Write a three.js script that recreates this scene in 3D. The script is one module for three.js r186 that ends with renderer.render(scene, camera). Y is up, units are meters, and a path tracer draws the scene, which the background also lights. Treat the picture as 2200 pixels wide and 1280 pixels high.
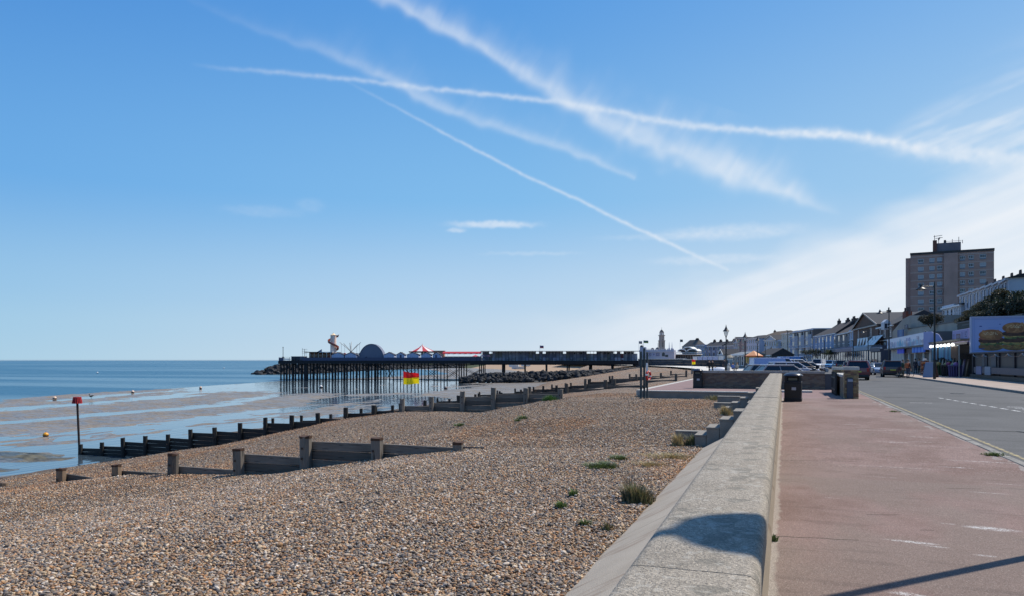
import * as THREE from 'three';
import { mergeGeometries, mergeVertices, toCreasedNormals } from 'three/addons/utils/BufferGeometryUtils.js';
import { RoundedBoxGeometry } from 'three/addons/geometries/RoundedBoxGeometry.js';
import { MarchingCubes } from 'three/addons/objects/MarchingCubes.js';

// ---------------------------------------------------------------- camera, sky, sun, exposure
// x runs to the right across the promenade, -z along the sea wall, y = 0 is the promenade; the camera looks 20 degrees left of the wall.
const F = 1600, U0 = 1100, V0 = 773, EYE = 1.6, YAW = Math.atan((1686 - 1100) / 1600), SN = Math.sin(YAW), CS = Math.cos(YAW);
const scene = new THREE.Scene();
const camera = new THREE.PerspectiveCamera(2 * Math.atan(773 / F) * 180 / Math.PI, 2200 / 1546, 0.2, 30000);
camera.position.set(0, EYE, 0); camera.rotation.y = YAW;
camera.setViewOffset(2200, 1546, 0, 0, 2200, 1280);          // the lens is shifted so that upright things stay upright
const renderer = new THREE.WebGLRenderer({ antialias: true });
renderer.toneMapping = THREE.LinearToneMapping; renderer.toneMappingExposure = 1.0;
renderer.shadowMap.enabled = true;

const SUN_EL = 54 * Math.PI / 180, SUN_AZ = Math.atan2(0.684, 0.73);
const sunDir = new THREE.Vector3(Math.sin(SUN_AZ) * Math.cos(SUN_EL), Math.sin(SUN_EL), -Math.cos(SUN_AZ) * Math.cos(SUN_EL));
const sun = new THREE.DirectionalLight(new THREE.Color(1.0, 0.93, 0.82), 5.0);
sun.name = 'sun'; sun.position.copy(sunDir).multiplyScalar(300); sun.castShadow = true; sun.shadow.mapSize.set(4096, 4096);
Object.assign(sun.shadow.camera, { left: -320, right: 320, top: 320, bottom: -320, near: 1, far: 900 });
sun.target.position.set(0, 0, 0); scene.add(sun, sun.target);

// ---------------------------------------------------------------- noise
function rng(seed) { let a = seed >>> 0; return () => { a = (a + 0x6d2b79f5) | 0; let t = Math.imul(a ^ (a >>> 15), 1 | a); t = (t + Math.imul(t ^ (t >>> 7), 61 | t)) ^ t; return ((t ^ (t >>> 14)) >>> 0) / 4294967296; }; }
const hash = (x, y, s = 0) => { let h = Math.imul(x, 374761393) + Math.imul(y, 668265263) + Math.imul(s, 1442695041) | 0; h = Math.imul(h ^ (h >>> 13), 1274126177); return ((h ^ (h >>> 16)) >>> 0) / 4294967296; };
function vn(x, y, s = 0, px = 0, py = 0) {            // value noise, tiling with periods px, py when given
  const ix = Math.floor(x), iy = Math.floor(y), fx = x - ix, fy = y - iy, u = fx * fx * (3 - 2 * fx), v = fy * fy * (3 - 2 * fy);
  const m = (a, p) => p ? ((a % p) + p) % p : a, x0 = m(ix, px), x1 = m(ix + 1, px), y0 = m(iy, py), y1 = m(iy + 1, py);
  const a = hash(x0, y0, s), b = hash(x1, y0, s), c = hash(x0, y1, s), d = hash(x1, y1, s);
  return a + (b - a) * u + (c - a) * v + (a - b - c + d) * u * v;
}
function fbm(x, y, o = 4, s = 0, px = 0, py = 0) { let t = 0, a = 0.5, n = 0; for (let i = 0; i < o; i++) { t += a * vn(x, y, s + i, px, py); n += a; x *= 2; y *= 2; px *= 2; py *= 2; a *= 0.5; } return t / n; }
const clamp = (x, a = 0, b = 1) => Math.min(b, Math.max(a, x)), lerp = (a, b, t) => a + (b - a) * t;
const sstep = (a, b, x) => { const t = clamp((x - a) / (b - a)); return t * t * (3 - 2 * t); };
const mix3 = (a, b, t) => [lerp(a[0], b[0], t), lerp(a[1], b[1], t), lerp(a[2], b[2], t)];
const toLin = (c) => { c /= 255; return c <= 0.04045 ? c / 12.92 : Math.pow((c + 0.055) / 1.055, 2.4); };
const toS = (c) => Math.round(255 * clamp(c <= 0.0031308 ? c * 12.92 : 1.055 * Math.pow(c, 1 / 2.4) - 0.055));
const table = (t) => (x) => { if (x <= t[0][0]) return t[0][1]; for (let i = 1; i < t.length; i++) if (x <= t[i][0]) return lerp(t[i - 1][1], t[i][1], (x - t[i - 1][0]) / (t[i][0] - t[i - 1][0])); return t[t.length - 1][1]; };

// ---------------------------------------------------------------- the sky: clear air paler towards the sun and the horizon, old vapour trails, thin cirrus
{
  const W = 4096, H = 2048, data = new Float32Array(W * H * 4);
  const EL = [0, 2.5, 5, 12, 26, 90];
  const L = [[170, 206, 228], [162, 203, 230], [150, 196, 231], [108, 171, 229], [76, 141, 214], [46, 96, 172]];
  const M = [[204, 221, 235], [195, 217, 236], [181, 211, 237], [131, 188, 235], [91, 156, 224], [46, 96, 172]];
  const R = [[224, 233, 241], [221, 232, 241], [214, 229, 241], [170, 207, 238], [124, 177, 233], [46, 96, 172]];
  const conv = (t) => t.map((c) => c.map(toLin)), LL = conv(L), MM = conv(M), RR = conv(R);
  const at = (t, el) => { for (let i = 1; i < EL.length; i++) if (el <= EL[i]) return mix3(t[i - 1], t[i], sstep(0, 1, (el - EL[i - 1]) / (EL[i] - EL[i - 1])) * 0.35 + 0.65 * (el - EL[i - 1]) / (EL[i] - EL[i - 1])); return t[5]; };
  // azimuth (degrees, right of the middle of the view) and elevation of the trails' centre lines
  const trails = [
    { p: [[-14, 27.2], [-9.93, 25.74], [-5, 23.94], [0, 21.58], [4.65, 18.85], [10.62, 15.71], [15.71, 13.79], [20.56, 11.67], [23.93, 10.07]], w: [.8, .85, .9, 1.0, 1.2, 1.75, 1.8, 1.15, .2], o: [.32, .44, .5, .52, .54, .58, .62, .58, .0], f: 1.0 },
    { p: [[-23.63, 23.88], [-17.35, 22.46], [-13.36, 21.66], [-8.88, 20.11], [-5, 18.52], [0, 16.96], [5, 15.42], [9.4, 13.45]], w: [.4, .5, .65, .7, .7, .65, .6, .3], o: [.02, .10, .2, .38, .42, .36, .36, .25], f: 1.3 },
    { p: [[-23.5, 20.0], [-21.8, 20.02], [-17.35, 20.21], [-12, 20.24], [-7.13, 19.94], [-1.79, 19.6], [3.93, 19.02], [8.18, 18.15], [12.34, 17.23], [17.35, 16.39], [20.56, 15.88], [23.63, 15.55], [26.57, 14.72], [29.36, 13.71], [33.02, 12.93], [36, 12]], w: [.12, .15, .18, .2, .22, .21, .24, .28, .3, .27, .36, .34, .42, .55, .7, .8], o: [0, .1, .28, .38, .4, .48, .45, .5, .55, .6, .65, .75, .7, .6, .55, .5], f: 0.0 },
    { p: [[-12.34, 19.97], [-8.88, 18.54], [-5.36, 16.92], [-1.79, 15.24], [1.79, 13.52], [5.36, 11.98], [8.88, 10.15], [12.34, 8.51], [16.21, 6.54]], w: [.1, .11, .12, .12, .13, .14, .15, .16, .16], o: [.05, .2, .34, .44, .46, .48, .55, .55, .35], f: 0.0 },
  ];
  const band = table([[-6, 1.6], [5, 3.4], [12.3, 5.2], [17.4, 6.8], [22.1, 8.7], [26.6, 9.9], [30.7, 11.2], [36, 13], [48, 17], [70, 19], [110, 12], [150, 6]]);
  const sunA = (SUN_AZ + YAW) * 180 / Math.PI;
  for (let r = 0; r < H; r++) {
    const el = ((r + 0.5) / H - 0.5) * 180, e = Math.max(0, el);
    for (let q = 0; q < W; q++) {
      const phi = ((q + 0.5) / W - 0.5) * 2 * Math.PI, i = (r * W + q) * 4;
      // world azimuth clockwise from -z, then relative to the view
      let az = Math.atan2(Math.cos(phi), -Math.sin(phi)) * 180 / Math.PI + YAW * 180 / Math.PI;
      if (az > 180) az -= 360; if (az < -180) az += 360;
      let g = Math.abs(az - sunA); if (g > 180) g = 360 - g;
      const l = at(LL, e), m = at(MM, e), rr = at(RR, e);
      let c = g > 63 ? mix3(m, l, sstep(63, 110, g) * 0.5 + 0.5 * clamp((g - 63) / 34)) : mix3(rr, m, clamp((g - 20) / 43));
      if (el < 0) { c = [0.32, 0.42, 0.5]; }
      else if (el < 60) {
        let cov = 0;
        if (az > -40 && az < 42 && el < 30) {
          for (const t of trails) {
            let best = 1e9, bs = 0, bi = 0, bt = 0;
            for (let k = 0; k < t.p.length - 1; k++) {
              const [x0, y0] = t.p[k], [x1, y1] = t.p[k + 1], cs = Math.cos(y0 * Math.PI / 180), dx = (x1 - x0) * cs, dy = y1 - y0, px = (az - x0) * cs, py = el - y0, n2 = dx * dx + dy * dy, h = clamp((px * dx + py * dy) / n2), ex = px - h * dx, ey = py - h * dy, d = Math.hypot(ex, ey);
              if (d < best) { best = d; bi = k; bt = h; bs = Math.sign(dx * py - dy * px); }
            }
            if (best > 4) continue;
            const w = lerp(t.w[bi], t.w[bi + 1], bt), o = lerp(t.o[bi], t.o[bi + 1], bt);
            const end = (bi === 0 && bt === 0) || (bi === t.p.length - 2 && bt === 1) ? 0.25 : 1;
            const wob = (fbm(az * (t.f ? 0.8 : 1.6), el * (t.f ? 0.8 : 1.6), t.f ? 2 : 3, 5) - 0.5) * w * (t.f ? 0.7 : 1.0), dd = best * bs + wob;
            const lump = 0.62 + 0.75 * fbm(az * 3.2, el * 3.2, 4, 9);
            let a;
            if (t.f) {                                           // spread by the wind: a firm lower edge, wisps drawn out upwards
              const sx = az * 0.55 + el * 0.83, sy = -az * 0.83 + el * 0.55;    // along / across the streaks
              const streak = fbm(sy * 2.2 + fbm(az * 0.7, el * 0.7, 2, 23) * 1.2, sx * 0.28, 4, 21), soft = fbm(az * 0.5, el * 0.5, 3, 27), up = w * (0.55 + 1.5 * soft * t.f);
              const fall = dd > 0 ? 0.62 * Math.exp(-Math.pow(dd / (w * 0.62), 2)) + 0.38 * Math.exp(-Math.pow(dd / up, 1.6)) * (0.5 + 0.9 * streak) : Math.exp(-Math.pow(dd / (w * 0.42), 2));
              a = o * fall * (0.55 + 0.5 * soft + 0.25 * streak);
            } else a = o * Math.exp(-Math.pow(dd / w, 2) * 1.6) * lump;
            cov = cov + a * end * (1 - cov);
          }
          // two small streak clouds and faint shreds
          const blob = (x, y, wx, wy, o) => { const d = Math.hypot((az - x) / wx, (el - y + (fbm(az * 2, el * 2, 3, 31) - 0.5) * 0.25) / wy); cov += o * Math.exp(-Math.pow(d, 4)) * (0.55 + 0.8 * fbm(az * 3, el * 6, 3, 33)) * (1 - cov); };
          blob(-1.4, 10.28, 3.1, 0.27, 0.62); blob(-4.3, 9.83, 0.7, 0.18, 0.5); blob(-18.5, 10.7, 2.6, 0.4, 0.12); blob(-15.2, 11.3, 1.0, 0.5, 0.1); blob(1.5, 8.1, 3.5, 0.14, 0.2); blob(16.5, 9.3, 5.0, 0.55, 0.34); blob(12, 9.2, 5, 0.22, 0.16); blob(15.5, 7.4, 4.5, 0.35, 0.3);
        }
        // cirrus sheet on the sunward side
        const b = band(az), warp = (fbm(az * 0.22, el * 0.5, 4, 41) - 0.5) * 2.6, side = sstep(-4, 16, az) * (1 - sstep(120, 170, az));
        const st = fbm(az * 0.16 - el * 0.25, el * 1.5 - az * 0.5, 5, 47);
        const veil = side * (1 - sstep(-2.6, 1.2, el - b - warp)) * (0.58 + 0.6 * st) * 0.96;
        const hw = 0.25 + 0.3 * Math.max(0, Math.min(az, 38) - 25.5), up = sstep(24, 29, az) * (1 - sstep(42, 62, az)) * Math.exp(-Math.pow((el - 14.5 - 0.05 * (az - 27)) / hw, 2)) * (0.25 + 0.75 * sstep(0.3, 0.7, fbm(az * 0.35 - el * 0.3, el * 1.4 - az * 0.3, 4, 53))) * 0.62;
        cov = cov + veil * (1 - cov); cov = cov + up * (1 - cov);
        if (side < 1 || el > 24) { const far = (1 - sstep(-46, -36, az)) + sstep(60, 80, az); if (far > 0) cov += far * 0.25 * sstep(0.5, 0.8, fbm(az * 0.06 + 40, el * 0.2, 5, 61)) * (1 - cov) * sstep(2, 10, el); }
        const white = mix3([0.74, 0.82, 0.92], [0.86, 0.9, 0.95], clamp(1 - g / 90));
        c = mix3(c, white, clamp(cov));
      }
      data[i] = c[0]; data[i + 1] = c[1]; data[i + 2] = c[2]; data[i + 3] = 1;
    }
  }
  const sky = new THREE.DataTexture(data, W, H, THREE.RGBAFormat, THREE.FloatType);
  sky.mapping = THREE.EquirectangularReflectionMapping; sky.magFilter = THREE.LinearFilter; sky.needsUpdate = true;
  scene.background = sky; scene.environment = sky;
}

// ---------------------------------------------------------------- helpers
const taken = {};
function numbered(n) { const k = taken[n] = (taken[n] ?? -1) + 1; return k ? n + '_' + String(k).padStart(3, '0') : n; }
const P3 = (a, y, s) => new THREE.Vector3(a, y, -s);
const at = (u, v, d) => { const x = (u - U0) / F * d; return { a: x * CS - d * SN, y: EYE - (v - V0) / F * d, s: x * SN + d * CS }; };   // where a point of the photograph lies at a depth
const onS = (u, v, s) => at(u, v, s / ((u - U0) / F * SN + CS));        // ... in the plane across the wall at s
const gnd = (u, v, y) => at(u, v, F * (EYE - y) / (v - V0));            // ... on level ground at y
function put(o, parent) { o.name = numbered(o.name); (parent ?? scene).add(o); return o; }
const anyName = (o, n) => { o.name = n; return o; };
function mesh(name, geos, mat, parent) {
  let g = Array.isArray(geos) ? (geos.length === 1 ? geos[0] : join(geos)) : geos;
  const m = new THREE.Mesh(g, mat); m.name = name; m.castShadow = m.receiveShadow = true;
  if (parent) parent.add(m); else { m.name = numbered(name); scene.add(m); }
  return m;
}
function join(list) {
  const any = list.some((g) => g.index), col = list.some((g) => g.attributes.color);
  list = list.map((g) => { g = any && g.index ? g.toNonIndexed() : g; if (!g.attributes.normal) g.computeVertexNormals(); if (!g.attributes.uv) g.setAttribute('uv', new THREE.Float32BufferAttribute(new Float32Array(g.attributes.position.count * 2), 2)); for (const k of Object.keys(g.attributes)) if (!['position', 'normal', 'uv', col ? 'color' : ''].includes(k)) g.deleteAttribute(k); g.morphAttributes = {}; return g; });
  return mergeGeometries(list);
}
function thing(name, label, category, pos, turn = 0, group) {
  const o = new THREE.Group(); o.name = numbered(name); scene.add(o);
  if (pos) o.position.copy(pos); o.rotation.y = turn; o.userData = { label, category }; if (group) o.userData.group = group;
  return o;
}
function tag(o, label, category, group, kind) { o.userData = { ...o.userData, label, category }; if (group) o.userData.group = group; if (kind) o.userData.kind = kind; return o; }
function structure(o, label) { o.userData.kind = 'structure'; if (label) o.userData.label = label; return o; }
const box = (w, h, d, x = 0, y = 0, z = 0, r = 0) => { const g = new THREE.BoxGeometry(w, h, d); if (r) g.rotateY(r); g.translate(x, y, z); return g; };
const rbox = (w, h, d, r, x = 0, y = 0, z = 0) => { const g = new RoundedBoxGeometry(w, h, d, 1, r); g.translate(x, y, z); return g; };
const cyl = (r0, r1, h, x, y, z, n = 12) => { const g = new THREE.CylinderGeometry(r0, r1, h, n); g.translate(x, y + h / 2, z); return g; };   // stands on y
const ball = (r, x, y, z, n = 12) => { const g = new THREE.SphereGeometry(r, n, Math.max(6, n * 0.7 | 0)); g.translate(x, y, z); return g; };
function bar(p, q, r, n = 6) { const d = q.clone().sub(p), g = new THREE.CylinderGeometry(r, r, d.length(), n); g.applyQuaternion(new THREE.Quaternion().setFromUnitVectors(new THREE.Vector3(0, 1, 0), d.clone().normalize())); g.translate((p.x + q.x) / 2, (p.y + q.y) / 2, (p.z + q.z) / 2); return g; }
const V = (x, y, z) => new THREE.Vector3(x, y, z);
function lathe(pts, n = 14) { return new THREE.LatheGeometry(pts.map(([x, y]) => new THREE.Vector2(x, y)), n); }
function extrude(pts, depth, bevel = 0, holes = []) {       // outline in x, y; thickness along z from 0 to depth
  const sh = new THREE.Shape(pts.map(([x, y]) => new THREE.Vector2(x, y))); for (const h of holes) sh.holes.push(new THREE.Path(h.map(([x, y]) => new THREE.Vector2(x, y))));
  const g = new THREE.ExtrudeGeometry(sh, { depth: depth - 2 * bevel, bevelEnabled: bevel > 0, bevelThickness: bevel, bevelSize: bevel, bevelOffset: -bevel, bevelSegments: 2, curveSegments: 12 });
  g.translate(0, 0, bevel); return g;
}
function poly(verts, faces) { const g = new THREE.BufferGeometry(), p = [], uv = []; for (const f of faces) for (let k = 1; k < f.length - 1; k++) for (const i of [f[0], f[k], f[k + 1]]) { p.push(...verts[i]); uv.push(verts[i][0] + verts[i][2], verts[i][1]); } g.setAttribute('position', new THREE.Float32BufferAttribute(p, 3)); g.setAttribute('uv', new THREE.Float32BufferAttribute(uv, 2)); g.computeVertexNormals(); return g; }
function planeUV(g, sx = 1, sy = 1, ax = 'x', ay = 'z') { const p = g.attributes.position, get = { x: (i) => p.getX(i), y: (i) => p.getY(i), z: (i) => p.getZ(i) }, uv = new Float32Array(p.count * 2); for (let i = 0; i < p.count; i++) { uv[i * 2] = get[ax](i) / sx; uv[i * 2 + 1] = get[ay](i) / sy; } g.setAttribute('uv', new THREE.BufferAttribute(uv, 2)); return g; }
function boxUV(g, s = 1) { const n = g.attributes.normal, p = g.attributes.position, uv = new Float32Array(p.count * 2); for (let i = 0; i < p.count; i++) { const nx = Math.abs(n.getX(i)), ny = Math.abs(n.getY(i)), nz = Math.abs(n.getZ(i)); const [a, b] = nx > ny && nx > nz ? [p.getZ(i), p.getY(i)] : ny > nz ? [p.getX(i), p.getZ(i)] : [p.getX(i), p.getY(i)]; uv[i * 2] = a / s; uv[i * 2 + 1] = b / s; } g.setAttribute('uv', new THREE.BufferAttribute(uv, 2)); return g; }
function sheet(xs, zs, hy, col) {                            // height sheet on a grid; uv in metres; optional vertex colours
  const nx = xs.length, nz = zs.length, p = new Float32Array(nx * nz * 3), uv = new Float32Array(nx * nz * 2), c = col && new Float32Array(nx * nz * 3), id = [];
  for (let j = 0; j < nz; j++) for (let i = 0; i < nx; i++) { const k = j * nx + i; p[k * 3] = xs[i]; p[k * 3 + 1] = hy(xs[i], -zs[j]); p[k * 3 + 2] = zs[j]; uv[k * 2] = xs[i]; uv[k * 2 + 1] = zs[j]; if (c) c.set(col(xs[i], -zs[j], p[k * 3 + 1]), k * 3); }
  for (let j = 0; j < nz - 1; j++) for (let i = 0; i < nx - 1; i++) { const a = j * nx + i, b = a + 1, d = a + nx, e = d + 1; id.push(a, d, b, b, d, e); }
  const g = new THREE.BufferGeometry(); g.setAttribute('position', new THREE.BufferAttribute(p, 3)); g.setAttribute('uv', new THREE.BufferAttribute(uv, 2)); if (c) g.setAttribute('color', new THREE.BufferAttribute(c, 3)); g.setIndex(id); g.computeVertexNormals(); return g;
}
const steps = (a, b, n) => Array.from({ length: n + 1 }, (_, i) => a + (b - a) * i / n);

// textures: fn(x, y) in 0..1 gives linear rgb (colour) or one number (bump, roughness)
function tex(w, h, fn, rep = [1, 1], srgb = true) {
  const d = new Uint8Array(w * h * 4);
  for (let y = 0; y < h; y++) for (let x = 0; x < w; x++) { const c = fn(x / w, y / h), i = (y * w + x) * 4; if (srgb) { d[i] = toS(c[0]); d[i + 1] = toS(c[1]); d[i + 2] = toS(c[2]); } else d[i] = d[i + 1] = d[i + 2] = Math.round(255 * clamp(c)); d[i + 3] = 255; }
  const t = new THREE.DataTexture(d, w, h); t.wrapS = t.wrapT = THREE.RepeatWrapping; t.magFilter = THREE.LinearFilter; t.repeat.set(...rep); if (srgb) t.colorSpace = THREE.SRGBColorSpace; t.needsUpdate = true; return t;
}
const std = (o) => new THREE.MeshStandardMaterial(o);
const rgb = (r, g, b) => new THREE.Color().setRGB(r, g, b);
const paint = (r, g, b, rough = 0.6, more = {}) => std({ color: rgb(r, g, b), roughness: rough, ...more });

// ---------------------------------------------------------------- shared procedural materials
const speck = (seed, base, amp, n = 256) => (x, y) => { const f = fbm(x * 6, y * 6, 4, seed, 6, 6) - 0.5, s = hash(Math.floor(x * n), Math.floor(y * n), seed), k = 1 + f * amp * 1.4 + (s - 0.5) * amp * 2 * (s > 0.9 ? 1.6 : 0.9); return base.map((c) => c * Math.max(0.15, k)); };
const grain = (seed, n = 256) => (x, y) => 0.6 * hash(Math.floor(x * n), Math.floor(y * n), seed) + 0.4 * fbm(x * 20, y * 20, 3, seed, 20, 20);
const copingMap = tex(1024, 1024, (x, y) => {
  const st = fbm(x * 5, y * 5, 5, 71, 5, 5), s = hash(Math.floor(x * 512), Math.floor(y * 512), 72), s2 = vn(x * 200, y * 200, 73, 200, 200);
  let c = mix3([0.26, 0.222, 0.172], [0.355, 0.31, 0.25], st);
  c = c.map((q) => q * (0.6 + 0.6 * s2 + 0.34 * (s - 0.5)));
  if (s > 0.955) c = c.map((q) => q * 1.7); if (s < 0.05) c = c.map((q) => q * 0.5);
  const l = sstep(0.58, 0.7, fbm(x * 14, y * 14, 4, 76, 14, 14)) * 0.5; c = mix3(c, [0.11, 0.105, 0.085], l); const w = sstep(0.64, 0.74, fbm(x * 40, y * 40, 3, 78, 40, 40)); return mix3(c, [0.46, 0.43, 0.37], w * 0.35);
}, [0.6, 0.6]);
const copingBump = tex(1024, 1024, (x, y) => 0.45 * vn(x * 200, y * 200, 73, 200, 200) + 0.35 * hash(Math.floor(x * 512), Math.floor(y * 512), 72) + 0.2 * fbm(x * 12, y * 12, 3, 75, 12, 12), [0.6, 0.6], false);
const M = {
  coping: std({ map: copingMap, bumpMap: copingBump, bumpScale: 0.006, roughness: 0.95 }),
  apron: std({ map: tex(1024, 1024, (x, y) => { const f = fbm(x * 4, y * 4, 5, 81, 4, 4), s = hash(Math.floor(x * 512), Math.floor(y * 512), 82), st = fbm(x * 3, y * 16, 4, 84, 3, 16); const c = mix3([0.34, 0.285, 0.22], [0.45, 0.385, 0.305], f); return mix3(c.map((q) => q * (0.84 + 0.32 * s)), [0.2, 0.13, 0.085], sstep(0.58, 0.75, st) * 0.5); }, [0.5, 0.5]), bumpMap: tex(512, 512, grain(83), [0.5, 0.5], false), bumpScale: 0.004, roughness: 0.95 }),
  concrete: std({ map: tex(512, 512, speck(85, [0.3, 0.28, 0.25], 0.35), [0.5, 0.5]), roughness: 0.9 }),
  paleConcrete: std({ map: tex(512, 512, speck(86, [0.42, 0.4, 0.36], 0.25), [0.5, 0.5]), roughness: 0.9 }),
  stepConcrete: std({ map: tex(512, 512, (x, y) => { const f = fbm(x * 5, y * 5, 5, 88, 5, 5), s = hash(Math.floor(x * 256), Math.floor(y * 256), 89); return mix3([0.17, 0.155, 0.135], [0.28, 0.255, 0.22], f).map((q) => q * (0.8 + 0.4 * s)); }, [0.7, 0.7]), roughness: 0.95 }),
  asphalt: std({ map: tex(1024, 1024, (x, y) => { const f = fbm(x * 5, y * 5, 5, 91, 5, 5), s = hash(Math.floor(x * 420), Math.floor(y * 420), 92), p = fbm(x * 2, y * 9, 4, 94, 2, 9); let k = 0.05 + 0.052 * f + 0.03 * (s - 0.5); if (p > 0.64) k *= 0.84; return [k * 1.0, k * 0.985, k * 0.98]; }, [0.12, 0.12]), bumpMap: tex(512, 512, grain(93, 512), [0.5, 0.5], false), bumpScale: 0.004, roughness: 0.85 }),
  redPave: std({ map: tex(1024, 1024, (x, y) => { const f = fbm(x * 4, y * 4, 5, 95, 4, 4), s = hash(Math.floor(x * 500), Math.floor(y * 500), 96); return mix3([0.19, 0.118, 0.105], [0.25, 0.165, 0.155], f).map((q) => q * (0.8 + 0.4 * s)); }, [0.25, 0.25]), roughness: 0.9 }),
  kerb: std({ map: tex(256, 256, speck(97, [0.2, 0.19, 0.175], 0.4), [1, 1]), roughness: 0.9 }),
  iron: paint(0.012, 0.013, 0.016, 0.45), black: paint(0.006, 0.007, 0.010, 0.42), rubber: paint(0.018, 0.018, 0.018, 0.85),
  steel: paint(0.32, 0.34, 0.36, 0.4, { metalness: 0.7 }), white: paint(0.78, 0.78, 0.77, 0.5), offwhite: paint(0.6, 0.59, 0.56, 0.7),
  glassDark: std({ color: rgb(0.025, 0.032, 0.045), roughness: 0.06 }), lampGlass: new THREE.MeshPhysicalMaterial({ color: rgb(0.85, 0.87, 0.88), roughness: 0.25, transmission: 0.75, thickness: 0 }),
  red: paint(0.5, 0.02, 0.02, 0.5), yellowLine: paint(0.34, 0.28, 0.16, 0.9),
};
const woodTex = (seed, a, b, wet = 0) => tex(512, 512, (x, y) => { const g = fbm(x * 3, y * 40, 5, seed, 3, 40), st = fbm(x * 6, y * 6, 4, seed + 7, 6, 6), cr = sstep(0.7, 0.76, fbm(x * 2, y * 28, 3, seed + 11, 2, 28)); let c = mix3(a, b, g * 0.75 + st * 0.35); return c.map((q) => q * (1 - 0.65 * cr)); }, [0.5, 0.5]);
const woodBump = tex(512, 512, (x, y) => fbm(x * 3, y * 40, 5, 101, 3, 40), [0.5, 0.5], false);
const woodA = std({ map: woodTex(101, [0.095, 0.08, 0.064], [0.235, 0.2, 0.165]), bumpMap: woodBump, bumpScale: 0.01, roughness: 0.95 });
const woodWarm = std({ map: woodTex(121, [0.1, 0.062, 0.035], [0.3, 0.21, 0.14]), bumpMap: woodBump, bumpScale: 0.012, roughness: 0.95 });
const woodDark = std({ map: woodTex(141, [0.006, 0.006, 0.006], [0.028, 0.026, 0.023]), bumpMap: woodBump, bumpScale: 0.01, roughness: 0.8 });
const woodMid = std({ map: woodTex(161, [0.05, 0.042, 0.034], [0.135, 0.115, 0.095]), bumpMap: woodBump, bumpScale: 0.01, roughness: 0.9 });

// ---------------------------------------------------------------- terrain
const coast = table([[-60, -7.5], [40, -7.5], [75, -8], [110, -10.5], [150, -17], [190, -27], [225, -40], [260, -58], [320, -95], [420, -150], [520, -230], [700, -420]]);
const profA = table([[0, -0.6], [1.6, -0.7], [6.5, -0.74], [8.3, -0.84], [9.5, -0.99], [10.8, -1.2], [12, -1.38], [13.3, -1.62], [15.6, -1.93], [18.3, -2.05], [20.6, -2.2], [23.1, -2.48], [27, -2.95], [32, -3.6], [36, -4.2], [38.5, -4.58], [40, -4.8], [44, -5.1], [400, -6]]);
const profB = table([[0, -0.3], [10.8, -0.36], [12.7, -0.72], [14.3, -1.08], [15.1, -1.16], [17.6, -1.11], [19.6, -1.26], [20.9, -1.36], [22.2, -1.62], [24.1, -2.08], [25.6, -2.46], [27.6, -2.84], [29.6, -3.15], [31.5, -3.42], [33.9, -3.82], [36.7, -4.26], [38.6, -4.55], [40.2, -4.78], [43, -4.95], [52, -5.3], [400, -6]]);
const profC = table([[0, -0.3], [10.8, -0.42], [16, -1.0], [24, -2.2], [34, -3.6], [42, -4.5], [46, -4.72], [54, -5.1], [400, -6]]);
const smoothProf = (p, t) => (p(t - 0.8) + p(t) * 2 + p(t + 0.8)) / 4;
function beachY(a, s) {
  const t = Math.max(0, coast(Math.max(s, 40)) + 7.5 - a), A = smoothProf(profA, t), B = smoothProf(profB, t);
  let h = s < 18.5 ? A : s < 37 ? lerp(A, B, sstep(18.8, 33, s)) : lerp(B, smoothProf(profC, t), sstep(38, 52, s));
  h += (fbm(a * 0.35, s * 0.35, 3, 201) - 0.5) * 0.16 * sstep(1.5, 5, t) + (fbm(a * 1.3, s * 1.3, 2, 205) - 0.5) * 0.05;
  return h;
}
const SEA = -4.75;
// the ebb-tide flats: long bars and runnels that follow the shore
const barsT = table([[36, -0.02], [40, -0.05], [43, -0.06], [45, -0.05], [50, -0.012], [54, 0.0], [57, -0.035], [60.5, 0.02], [64, 0.075], [69, 0.05], [71, -0.01], [73, -0.05], [75.5, -0.01], [79, 0.06], [88, 0.05], [93, -0.02], [96, -0.05], [99, 0.015], [103, 0.035], [105.5, -0.03], [108, -0.04], [111, 0.03], [116, 0.035], [119, 0.0], [130, -0.1], [400, -0.2]]);
const flatsT = table([[30, 0.8], [42, 0.35], [52, 0.1], [58, 0.0], [66, -0.035], [90, -0.05], [400, -0.06]]);
function mudY(a, s) {
  const t = coast(Math.max(s, 40)) + 7.5 - a, w = (fbm(a * 0.03, s * 0.022, 3, 231) - 0.5) * 9 + (fbm(a * 0.16, s * 0.07, 2, 232) - 0.5) * 3;
  const near = barsT(t + w - 11 * sstep(78, 122, s)) , far = flatsT(t + w) + 0.1 * (fbm(a * 0.045 + 7, s * 0.09, 3, 233) - 0.56) + 0.06 * sstep(130, 112, s);
  let h = SEA + lerp(near, far, sstep(108, 132, s));
  h += (fbm(a * 0.30, s * 0.09, 4, 237) - 0.5) * 0.12 + (fbm(a * 1.1, s * 0.42, 3, 239) - 0.5) * 0.12;
  h += 0.22 * sstep(205, 222, s) * sstep(140, 60, t);
  const edge = shoreT(s) - t; h += -0.9 * sstep(1, -28, edge) + 0.07 * Math.exp(-Math.pow((edge - 3) / 3.5, 2)) * sstep(150, 120, s);
  h += 0.3 * Math.exp(-Math.pow((a + 47.5) / 4.2, 2) - Math.pow((s - 34.6) / 1.5, 2)) + 0.12 * Math.exp(-Math.pow((a + 43.5) / 2, 2) - Math.pow((s - 30) / 1.2, 2));   // a little bank of stones at the groyne's end
  return h;
}
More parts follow.
